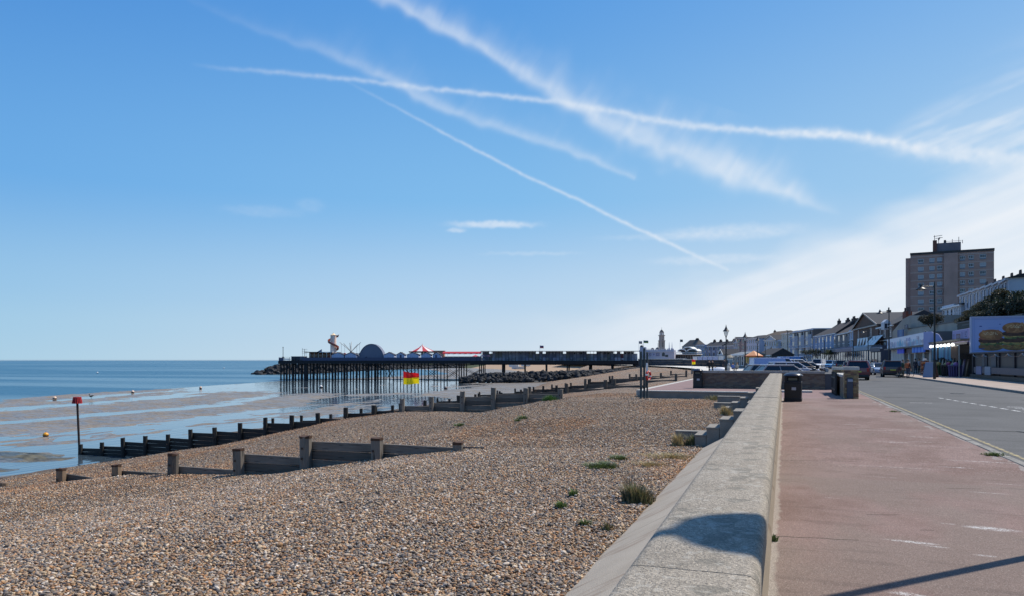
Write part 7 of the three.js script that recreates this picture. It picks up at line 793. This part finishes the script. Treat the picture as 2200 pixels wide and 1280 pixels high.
function handBones(w, dx, dz) { const o = [[w, [w[0] + dx * 0.03, w[1] - 0.07, w[2] + 0.01], 0.026, 0.03]]; for (let i = -1.5; i <= 1.5; i++) o.push([[w[0] + dx * 0.03, w[1] - 0.08, w[2] + i * 0.018], [w[0] + dx * 0.02, w[1] - 0.16 + Math.abs(i) * 0.01, w[2] + i * 0.02 + 0.015], 0.01, 0.008]); o.push([[w[0], w[1] - 0.03, w[2] + 0.03], [w[0] - dx * 0.01, w[1] - 0.1, w[2] + 0.06], 0.012, 0.009]); return o; }
const pose = {
  stand: () => { const b = [[[0, 0.98, 0], [0, 1.28, 0.0], 0.14, 0.135], [[-0.11, 1.4, 0], [0.11, 1.4, 0], 0.085, 0.085], [[0, 1.28, 0], [0, 1.42, 0], 0.14, 0.1], [[0, 1.45, 0], [0, 1.56, 0.015], 0.05, 0.05], [[0, 1.62, 0.01], [0, 1.7, 0.0], 0.085, 0.095], [[0, 1.63, 0.08], [0, 1.615, 0.11], 0.02, 0.014], [[0, 1.56, 0.05], [0, 1.58, 0.06], 0.045, 0.04], [[-0.09, 1.65, 0], [0.09, 1.65, 0], 0.02, 0.02]]; for (const s of [-1, 1]) { b.push([[s * 0.09, 0.95, 0], [s * 0.1, 0.5, 0.01], 0.1, 0.065], [[s * 0.1, 0.5, 0.01], [s * 0.1, 0.09, -0.02], 0.062, 0.042], [[s * 0.1, 0.05, -0.03], [s * 0.12, 0.035, 0.15], 0.045, 0.035], [[s * 0.18, 1.4, 0], [s * 0.25, 1.13, -0.02], 0.058, 0.045], [[s * 0.25, 1.13, -0.02], [s * 0.26, 0.88, 0.06], 0.043, 0.03], ...handBones([s * 0.26, 0.87, 0.06], -s, 0)); } return b; },
  walk: () => { const b = pose.stand().slice(0, 8); for (const s of [-1, 1]) { const f = s * 0.24; b.push([[s * 0.09, 0.95, 0], [s * 0.1, 0.52, f * 0.75 + 0.06], 0.1, 0.065], [[s * 0.1, 0.52, f * 0.75 + 0.06], [s * 0.1, 0.1, s > 0 ? f * 1.2 : f * 1.6], 0.062, 0.042], [[s * 0.1, 0.06, s > 0 ? f * 1.2 : f * 1.6], [s * 0.12, 0.035, (s > 0 ? f * 1.2 : f * 1.6) + 0.17], 0.045, 0.035], [[s * 0.18, 1.4, 0], [s * 0.24, 1.13, -f * 0.7], 0.058, 0.045], [[s * 0.24, 1.13, -f * 0.7], [s * 0.24, 0.9, -f * 1.0 + 0.08], 0.043, 0.03], ...handBones([s * 0.24, 0.89, -f + 0.08], -s, 0)); } return b; },
  sit: () => { const d = -0.5, b = pose.stand().slice(0, 8).map(([p, q, r, s]) => [[p[0], p[1] + d, p[2]], [q[0], q[1] + d, q[2] + 0.03], r, s]); for (const s of [-1, 1]) b.push([[s * 0.1, 0.48, 0], [s * 0.12, 0.5, 0.44], 0.1, 0.068], [[s * 0.12, 0.5, 0.44], [s * 0.12, 0.09, 0.46], 0.062, 0.042], [[s * 0.12, 0.05, 0.45], [s * 0.13, 0.035, 0.62], 0.045, 0.035], [[s * 0.18, 0.9, 0], [s * 0.25, 0.66, 0.06], 0.058, 0.045], [[s * 0.25, 0.66, 0.06], [s * 0.16, 0.6, 0.3], 0.043, 0.03], ...handBones([s * 0.15, 0.62, 0.32], -s, 0)); return b; },
};
function person(u, d, y, turn, kind, top, legs, hair, label, extra = {}) {
  const h = kind === 'sit' ? 1.35 : 1.84, base = bodyGeo(kind, pose[kind](), [-0.4, -0.02, -0.55], [0.4, h, 0.7], 76), g = base.clone(), p = g.attributes.position, c = new Float32Array(p.count * 3), dy = kind === 'sit' ? -0.5 : 0;
  for (let i = 0; i < p.count; i++) { const x = p.getX(i), yy = p.getY(i), z = p.getZ(i); let k = top; const isLeg = kind === 'sit' ? (yy < 0.62 && Math.abs(x) < 0.24 && (yy < 0.56 || z > 0.3)) : yy < 0.96 && Math.abs(x) < 0.21; if (yy > 1.47 + dy) k = [0.42, 0.26, 0.18]; else if (isLeg) k = yy < 0.1 ? [0.03, 0.03, 0.03] : legs; else if (Math.abs(x) > 0.2 && yy < 0.92 + dy) k = [0.42, 0.26, 0.18]; c.set(k, i * 3); }
  g.setAttribute('color', new THREE.BufferAttribute(c, 3)); const q = at(u, 773, d), t = thing('person', label, 'person', P3(q.a, y, q.s), turn, 'people along the seafront'); t.scale.setScalar(extra.size ?? 1); mesh('figure', g, bodyM, t);
  const hg = new THREE.SphereGeometry(0.106, 14, 10, 0, 6.3, 0, 1.9); hg.rotateX(-0.45); hg.translate(0, 1.71 + dy, kind === 'sit' ? 0.01 : -0.012); mesh('hair', hg, paint(...hair, 0.8), t); for (const s of [-1, 1]) mesh('eye', ball(0.012, s * 0.033, 1.662 + dy, (kind === 'sit' ? 0.03 : 0) + 0.086, 6), trimM, t); mesh('mouth', box(0.045, 0.008, 0.012, 0, 1.585 + dy, (kind === 'sit' ? 0.03 : 0) + 0.092), paint(0.25, 0.08, 0.07), t);
  if (extra.pack) mesh('rucksack', rbox(0.34, 0.46, 0.2, 0.07, 0, 1.22 + dy, -0.22), paint(...extra.pack, 0.8), t); return t;
}
var bodyM = std({ color: 0xffffff, roughness: 0.85, vertexColors: true });
person(1524, 99, beachY(-13, 92) + 0.35, 2.6, 'walk', [0.012, 0.012, 0.014], [0.01, 0.01, 0.012], [0.02, 0.015, 0.012], 'person on the seaward side of the couple in black at the beach top'); person(1531, 99, beachY(-13, 92) + 0.35, 2.6, 'walk', [0.016, 0.014, 0.014], [0.012, 0.012, 0.014], [0.03, 0.02, 0.015], 'person on the landward side of the couple in black at the beach top');
person(1557, 118, 0, 2.9, 'stand', [0.02, 0.02, 0.03], [0.02, 0.02, 0.03], [0.02, 0.02, 0.02], 'person in a dark jacket just left of the nearest lantern lamp'); person(1575, 104, 0, 2.8, 'sit', [0.08, 0.14, 0.36], [0.03, 0.04, 0.08], [0.03, 0.02, 0.015], 'person in a blue shirt sitting right of the nearest lantern lamp post'); person(1584, 105, 0, -2.6, 'sit', [0.3, 0.28, 0.24], [0.1, 0.09, 0.08], [0.2, 0.15, 0.08], 'person in a pale top sitting beside the one in blue');
person(1862, 122, 0, -2.6, 'walk', [0.02, 0.02, 0.025], [0.015, 0.015, 0.02], [0.02, 0.02, 0.02], 'person in black walking on the far pavement right of the grey-blue car'); person(1881, 108, 0, 0.4, 'walk', [0.17, 0.16, 0.15], [0.13, 0.12, 0.11], [0.25, 0.2, 0.12], 'person in grey walking on the far pavement left of the tall bracket lamp'); person(1872, 104, 0, 0.2, 'stand', [0.01, 0.01, 0.012], [0.01, 0.01, 0.012], [0.02, 0.015, 0.01], 'small child in dark clothes standing on the far pavement', { size: 0.62 }); person(1812, 146, 0, -0.3, 'stand', [0.06, 0.045, 0.09], [0.03, 0.03, 0.05], [0.02, 0.02, 0.02], 'person in a purple top by the parked dark blue people carrier');
person(1952, 71.5, ROADY, 2.4, 'stand', [0.12, 0.045, 0.03], [0.05, 0.055, 0.075], [0.12, 0.08, 0.05], 'person with an orange rucksack standing astride the bicycle by the gift shop', { pack: [0.42, 0.11, 0.04] }); person(1941, 73.5, ROADY, 1.0, 'stand', [0.03, 0.06, 0.04], [0.09, 0.08, 0.06], [0.05, 0.04, 0.03], 'person in dark green beside the maroon off-road car'); person(2016, 93, 0, -2.2, 'stand', [0.2, 0.06, 0.03], [0.02, 0.02, 0.03], [0.1, 0.06, 0.03], 'person in rust red looking at goods outside the beach shop'); person(1985, 96, 0, -2.0, 'stand', [0.09, 0.035, 0.05], [0.02, 0.02, 0.025], [0.03, 0.02, 0.02], 'person in dark pink at the gift shop doorway');
// ---------------------------------------------------------------- kiosks, parasols, bollards on the promenade
{
  const d = 128, p = at(1620, 778, d), t = thing('kiosk', 'six-sided kiosk with orange peaked roof and yellow-olive walls', 'kiosk', P3(p.a, 0, p.s), 0.3), k = d / F, y = (v) => EYE + (773 - v) * k, r = 1.62; for (let i = 0; i < 6; i++) { const a0 = i / 6 * 6.2832, a1 = (i + 1) / 6 * 6.2832; mesh('roof_panel', poly([[Math.sin(a0) * r, y(763.5), Math.cos(a0) * r], [Math.sin(a1) * r, y(763.5), Math.cos(a1) * r], [0, y(752), 0]], [[0, 1, 2]]), std({ color: rgb(...(i % 2 ? [0.66, 0.3, 0.14] : [0.75, 0.4, 0.22])), roughness: 0.8, side: THREE.DoubleSide }), t); mesh('side_panel', poly([[Math.sin(a0) * 1.35, 0, Math.cos(a0) * 1.35], [Math.sin(a1) * 1.35, 0, Math.cos(a1) * 1.35], [Math.sin(a1) * 1.35, y(763), Math.cos(a1) * 1.35], [Math.sin(a0) * 1.35, y(763), Math.cos(a0) * 1.35]], [[0, 1, 2, 3]]), paint(0.3, 0.22, 0.06, 0.8), t); mesh('corner_post', cyl(0.06, 0.06, y(763), Math.sin(a0) * 1.37, 0, Math.cos(a0) * 1.37, 6), paint(0.12, 0.08, 0.04), t); } mesh('eaves', new THREE.CylinderGeometry(r, r, 0.16, 6, 1, true).rotateY(0).translate(0, y(764), 0), std({ color: rgb(0.5, 0.09, 0.04), roughness: 0.8, side: THREE.DoubleSide }), t);
  building({ name: 'kiosk', cat: 'kiosk', label: 'low grey-roofed seafront kiosk with shutters right of the nearest lamp', A: [1574, 150], B: [1601, 142], v: 760, base: 0, shape: 'pitch', rh: 0.5, wall: [0.12, 0.13, 0.13], roof: [0.2, 0.22, 0.24], floors: 1, bays: 3, depth: 4 }); building({ name: 'shelter', cat: 'shelter', label: 'dark slate-roofed seafront shelter behind the orange kiosk', A: [1628, 176], B: [1658, 166], v: 762, base: 0, shape: 'pitch', rh: 1.5, wall: [0.07, 0.075, 0.09], roof: [0.035, 0.034, 0.04], floors: 1, bays: 5, depth: 5 });
  building({ name: 'beach_hut', cat: 'hut', label: 'small pale gabled hut left of the nearest lamp above the banner fence', A: [1546, 196], B: [1556, 192], v: 760, base: 0, shape: 'gable', rh: 1.2, wall: [0.3, 0.31, 0.34], roof: slate, floors: 1, bays: 1, depth: 4 });
  const q = at(1568, 778, 112), pa = thing('parasol', 'beige and white layered parasol above the seated people', 'parasol', P3(q.a, 0, q.s)); const h = EYE + (773 - 761) * 112 / F; mesh('canopy', [lathe([[0.62, h - 0.42], [0.3, h - 0.1], [0, h]], 10)], std({ color: rgb(0.3, 0.26, 0.2), roughness: 0.9, side: THREE.DoubleSide }), pa); mesh('lower_canopy', lathe([[0.5, h - 0.75], [0.3, h - 0.5], [0.1, h - 0.42]], 10), std({ color: rgb(0.55, 0.53, 0.48), roughness: 0.9, side: THREE.DoubleSide }), pa); mesh('pole', cyl(0.04, 0.04, h, 0, 0, 0, 8), M.steel, pa); mesh('table', cyl(0.45, 0.45, 0.05, 0, 0.72, 0, 14), paint(0.2, 0.15, 0.1), pa);
  [[1566, 82, 'pale grey bollard at the foot of the nearest lantern lamp'], [1605, 96, 'dark and pale bollard at the foot of the second lantern lamp'], [1611.5, 99, 'slim brown bollard right of the second lantern lamp']].forEach(([u, dd, l], i) => { const p = at(u, 790, dd), t = thing('bollard', l, 'bollard', P3(p.a, 0, p.s), 0, 'bollards by the promenade lamps'); mesh('shaft', lathe([[0, 0], [0.17, 0], [0.16, 0.95], [0.12, 1.05], [0.15, 1.12], [0.09, 1.25], [0, 1.27]], 12), [paint(0.3, 0.29, 0.28), paint(0.05, 0.05, 0.055), paint(0.06, 0.03, 0.025)][i], t); mesh('collar', cyl(0.18, 0.18, 0.08, 0, 0.82, 0, 12), M.offwhite, t); });
  const rb = at(1546, 784, 108), rw = thing('rowing_boat', 'white upturned dinghy lying on the beach edge left of the nearest lamp', 'boat', P3(rb.a, 0.0, rb.s), YAW); const bg = new THREE.SphereGeometry(1, 16, 8, 0, 6.3, 0, 1.57); bg.scale(1.6, 0.62, 0.62); mesh('hull', bg, paint(0.55, 0.56, 0.6, 0.5), rw); mesh('keel', box(2.4, 0.06, 0.06, 0, 0.61, 0), paint(0.15, 0.13, 0.12), rw);
}
// ---------------------------------------------------------------- plants
function tuft(u, v, y, w, h, n, cols, label, seed, cat = 'grass', flat = false) {
  const p = gnd(u, v, y), yb = p.a < -1.9 ? beachY(p.a, p.s) : y, t = thing(cat === 'weed' ? 'weed' : 'grass_tuft', label, cat, P3(p.a, yb, p.s)), R = rng(seed), sets = cols.map(() => []); for (let i = 0; i < n; i++) { const ph = R() * 6.283, lob = 0.62 + 0.38 * Math.sin(ph * 3 + seed) * Math.sin(ph * 2 + seed * 2), r = Math.pow(R(), 0.72) * w * 0.58 * lob, a = ph, x = Math.cos(a) * r, z = Math.sin(a) * r * 0.8, hh = h * (0.25 + 0.95 * Math.pow(R(), 1.4)) * (1 - 0.55 * Math.min(1, Math.pow(2 * r / w, 2))), lean = (flat ? 1.6 : 0.55) * hh * (0.4 + R()), d = a + (R() - 0.5) * 2, bw = 0.004 + 0.006 * R() + h * 0.008, ca = Math.cos(d + 1.57) * bw, sa = Math.sin(d + 1.57) * bw, mx = x + Math.cos(d) * lean * 0.35, mz = z + Math.sin(d) * lean * 0.35, tx = x + Math.cos(d) * lean, tz = z + Math.sin(d) * lean; sets[R() * cols.length | 0].push(poly([[x - ca, -0.03, z - sa], [x + ca, -0.03, z + sa], [mx + ca * 0.8, hh * 0.62, mz + sa * 0.8], [mx - ca * 0.8, hh * 0.62, mz - sa * 0.8], [tx, hh, tz]], [[0, 1, 2, 3], [3, 2, 4]])); } cols.forEach((c, k) => { if (sets[k].length) mesh('blades', sets[k], new THREE.MeshPhysicalMaterial({ color: rgb(...c), roughness: 0.9, transmission: 0.3, thickness: 0, side: THREE.DoubleSide }), t); }); return t;
}
const greenG = [[0.09, 0.14, 0.035], [0.13, 0.18, 0.05], [0.07, 0.1, 0.03]], dryG = [[0.4, 0.31, 0.14], [0.46, 0.37, 0.18], [0.3, 0.23, 0.11]], mixG = [[0.1, 0.12, 0.045], [0.16, 0.15, 0.06], [0.3, 0.23, 0.12], [0.08, 0.085, 0.04]];
tuft(1366, 1082, -0.74, 0.62, 0.3, 900, mixG, 'biggest bushy weed with dry stems on the shingle by the wall skirt', 201, 'weed'); tuft(1352, 1072, -0.74, 0.3, 0.42, 60, [[0.12, 0.08, 0.06], [0.2, 0.15, 0.1]], 'thin dry stems rising from the biggest weed', 202, 'weed'); tuft(1296, 1008, -0.76, 0.95, 0.1, 700, greenG, 'low green mat of weed on the shingle below the steps', 203, 'weed', true); tuft(1331, 992, -0.76, 0.6, 0.09, 350, greenG, 'smaller green mat right behind the low green one', 204, 'weed', true); tuft(1232, 1072, -0.76, 0.2, 0.12, 140, [[0.1, 0.17, 0.03], [0.13, 0.2, 0.05]], 'small bright green sprout left of the biggest weed', 205, 'weed'); tuft(1205, 1098, -0.76, 0.22, 0.11, 140, [[0.1, 0.17, 0.03], [0.13, 0.2, 0.05]], 'bright green sprout farthest left near the biggest weed', 206, 'weed'); tuft(1256, 1132, -0.74, 0.25, 0.07, 90, greenG, 'tiny green sprig on the shingle before the wall skirt', 207, 'weed', true); tuft(1305, 1138, -0.72, 0.2, 0.1, 90, mixG, 'small dark weed close to the wall skirt', 208, 'weed');
tuft(1458, 958, -0.74, 0.4, 0.32, 320, dryG, 'tall dry straw-coloured grass at the foot of the nearer steps', 209); tuft(1490, 958, -0.74, 0.55, 0.3, 420, mixG, 'green grass clump against the lowest near step', 210); tuft(1445, 985, -0.74, 1.7, 0.07, 800, dryG, 'flattened yellow grass on the shingle below the steps', 211, 'grass', true); tuft(1395, 1000, -0.74, 1.3, 0.05, 400, dryG, 'sparse yellow grass patch left of the flattened grass', 212, 'grass', true); tuft(1560, 892, -0.45, 0.6, 0.34, 300, dryG, 'dry grass below the farther steps', 213); tuft(1545, 856, -0.3, 2.2, 0.24, 420, [[0.12, 0.13, 0.04], [0.22, 0.18, 0.07]], 'weeds along the foot of the platform edge', 214); tuft(1182, 859, -0.4, 1.0, 0.26, 600, [[0.045, 0.12, 0.015], [0.07, 0.16, 0.03]], 'bright green weed at the landward end of the long groyne', 215, 'weed'); tuft(1124, 892, -0.5, 0.55, 0.12, 260, greenG, 'green weed on the shingle right of the hump', 216, 'weed', true); tuft(988, 911, -0.9, 0.6, 0.1, 200, greenG, 'faint green weed on top of the shingle hump', 217, 'weed', true); tuft(1112, 895, -0.5, 0.35, 0.1, 120, greenG, 'smaller green weed beside the one right of the hump', 218, 'weed', true);
tuft(2138, 978, 0.0, 0.5, 0.06, 260, greenG, 'grass growing in the near kerb gutter', 219, 'grass', true); tuft(1921, 884, 0.0, 0.6, 0.05, 160, greenG, 'grass in the kerb farther along', 220, 'grass', true); tuft(1664, 1162, 0.0, 0.06, 0.06, 60, greenG, 'small weed at the foot of the sea wall on the pavement', 221, 'weed'); tuft(1686, 790, 0.95, 0.1, 0.12, 40, [[0.2, 0.22, 0.05]], 'tiny yellow-green weed at the far end of the wall coping', 222, 'weed');
function shrub(c, rx, ry, rz, n, cols, label, seed, name = 'shrub', trunkY = null) {
  const t = thing(name, label, name === 'tree' ? 'tree' : name === 'hedge' ? 'hedge' : 'shrub', P3(c.a, c.y, c.s)), R = rng(seed), cl = []; for (let i = 0; i < 16; i++) { const a = R() * 6.283, e = R() * 1.5 - 0.35, r = 0.55 + 0.35 * R(); cl.push([Math.cos(a) * Math.cos(e) * rx * r, Math.sin(e) * ry * r, Math.sin(a) * Math.cos(e) * rz * r, 0.32 + 0.3 * R()]); } const sets = cols.map(() => []), sz = Math.min(rx, ry) * 0.11; const leaf = (x, y, z, s) => { const q = new THREE.Quaternion().setFromEuler(new THREE.Euler(R() * 6, R() * 6, R() * 6)), pts = [[-s, 0, 0], [0, s * 0.5, s * 0.1], [s, 0, 0], [0, -s * 0.5, s * 0.1]].map((v) => { const w = V(...v).applyQuaternion(q); return [w.x + x, w.y + y, w.z + z]; }); return pts; };
  const P = cols.map(() => []); for (let i = 0; i < n; i++) { const k = cl[R() * 16 | 0], a = R() * 6.283, e = Math.acos(2 * R() - 1), r = k[3] * Math.pow(R(), 0.4), p = leaf(k[0] + Math.cos(a) * Math.sin(e) * r * rx, k[1] + Math.cos(e) * r * ry, k[2] + Math.sin(a) * Math.sin(e) * r * rz, sz * (0.6 + 0.8 * R())); P[R() * cols.length | 0].push(...p[0], ...p[1], ...p[2], ...p[0], ...p[2], ...p[3]); } P.forEach((p, k) => { const g = new THREE.BufferGeometry(); g.setAttribute('position', new THREE.Float32BufferAttribute(p, 3)); g.computeVertexNormals(); mesh('foliage', g, new THREE.MeshPhysicalMaterial({ color: rgb(...cols[k]), roughness: 0.8, transmission: 0.3, thickness: 0, side: THREE.DoubleSide }), t); });
  const st = []; for (let i = 0; i < 7; i++) { const k = cl[i]; st.push(bar(V(0, trunkY ?? -ry, 0), V(k[0] * 0.8, k[1] * 0.8, k[2] * 0.8), Math.min(rx, ry) * 0.035, 5)); } mesh(name === 'tree' ? 'trunk' : 'stem', st, paint(0.06, 0.045, 0.035, 0.9), t); return t;
}
const dk = [[0.03, 0.04, 0.016], [0.045, 0.055, 0.02], [0.02, 0.026, 0.012]], ol = [[0.07, 0.068, 0.024], [0.11, 0.08, 0.03], [0.045, 0.05, 0.018]];
[[2076, 689, 92, 0.97, 0.60, ol, 'small yellowish shrub at the foot of the slope beside the white villa'], [2092, 677, 90, 1.01, 0.72, ol, 'olive shrub low on the slope above the lilac shop sign'], [2108, 669, 88, 1.14, 0.88, dk, 'dark shrub just left of the billboard top corner on the slope'], [2124, 661, 86, 1.14, 0.96, ol, 'olive shrub in the middle of the slope above the billboard'], [2141, 653, 84, 1.23, 1.04, dk, 'dark shrub right of the middle of the slope above the billboard'], [2157, 645, 82, 1.23, 1.12, ol, 'rusty olive shrub highest on the slope under the terrace'], [2118, 681, 80, 1.58, 0.64, dk, 'low dark shrub directly behind the billboard top'], [2148, 673, 78, 1.58, 1.04, dk, 'dark shrub behind the right part of the billboard'], [2178, 663, 74, 1.67, 1.52, dk, 'dark shrub at the edge of the picture above the billboard']].forEach(([u, v, d, rx, ry, c, l], i) => { const q = at(u, v, d); shrub(q, rx, ry, 1.5, 6000, c, l, 301 + i); });
{ const q = at(2001, 689, 103); shrub(q, 1.45, 1.0, 1.1, 4200, [[0.06, 0.05, 0.02], [0.08, 0.055, 0.025], [0.035, 0.04, 0.015]], 'round brownish shrub above the gift shop, left of the white villa', 321); const g = at(2040, 727, 88.5); shrub(g, 0.75, 0.55, 0.7, 1800, [[0.06, 0.13, 0.02], [0.09, 0.17, 0.03]], 'bright green plant on the canopy of the beach-goods shop', 322, 'potted_plant');
  [[1735, 757, 226, 2.2, 1.0, 'clipped dark hedge below the white hotel'], [1757, 757, 222, 2.6, 1.1, 'dark green hedge before the pale blue pair of houses'], [1782, 758, 205, 1.5, 1.0, 'yellow-green bush by the road right of the hedges'], [1672, 762, 240, 1.6, 1.6, 'small seafront tree behind the parked van']].forEach(([u, v, d, rx, ry, l], i) => shrub(at(u, v, d), rx, ry, 1.6, 1600, i === 2 ? [[0.08, 0.1, 0.02], [0.05, 0.07, 0.02]] : dk, l, 331 + i, i === 3 ? 'tree' : 'hedge', -2)); }

// more walkers on the far pavement
[[1790, 190, 'walk', [0.4, 0.38, 0.36], [0.05, 0.06, 0.12], 'walker in a pale top on the far pavement beyond the white parked car', 0.4], [1799, 176, 'walk', [0.3, 0.04, 0.04], [0.03, 0.03, 0.04], 'walker in a red top near the purplish shop', -2.5], [1823, 165, 'stand', [0.06, 0.12, 0.25], [0.16, 0.14, 0.1], 'person in blue by the purplish shop front', 2.0], [1853, 150, 'walk', [0.5, 0.48, 0.44], [0.02, 0.02, 0.03], 'walker in white outside the pale blue fascia shop', 0.6], [1876, 136, 'walk', [0.02, 0.02, 0.025], [0.07, 0.07, 0.09], 'walker in a black coat outside the dark shop with the framed sign', -2.4], [1903, 118, 'stand', [0.22, 0.18, 0.1], [0.02, 0.02, 0.02], 'person in tan behind the maroon off-road car', -1.2], [1968, 90, 'stand', [0.03, 0.03, 0.04], [0.025, 0.03, 0.05], 'person in navy browsing between the gift shop and the bicycles', 2.6], [1976, 92, 'walk', [0.28, 0.27, 0.3], [0.04, 0.035, 0.03], 'person in a light grey top left of the grey bicycle', -0.8], [2028, 86, 'stand', [0.1, 0.16, 0.13], [0.02, 0.02, 0.02], 'person in sea green by the hanging blue beachwear', 2.2]].forEach(([u, d, k, top, legs, label, turn]) => person(u, d, 0, turn, k, top, legs, [0.04, 0.03, 0.02], label));

renderer.render(scene, camera);
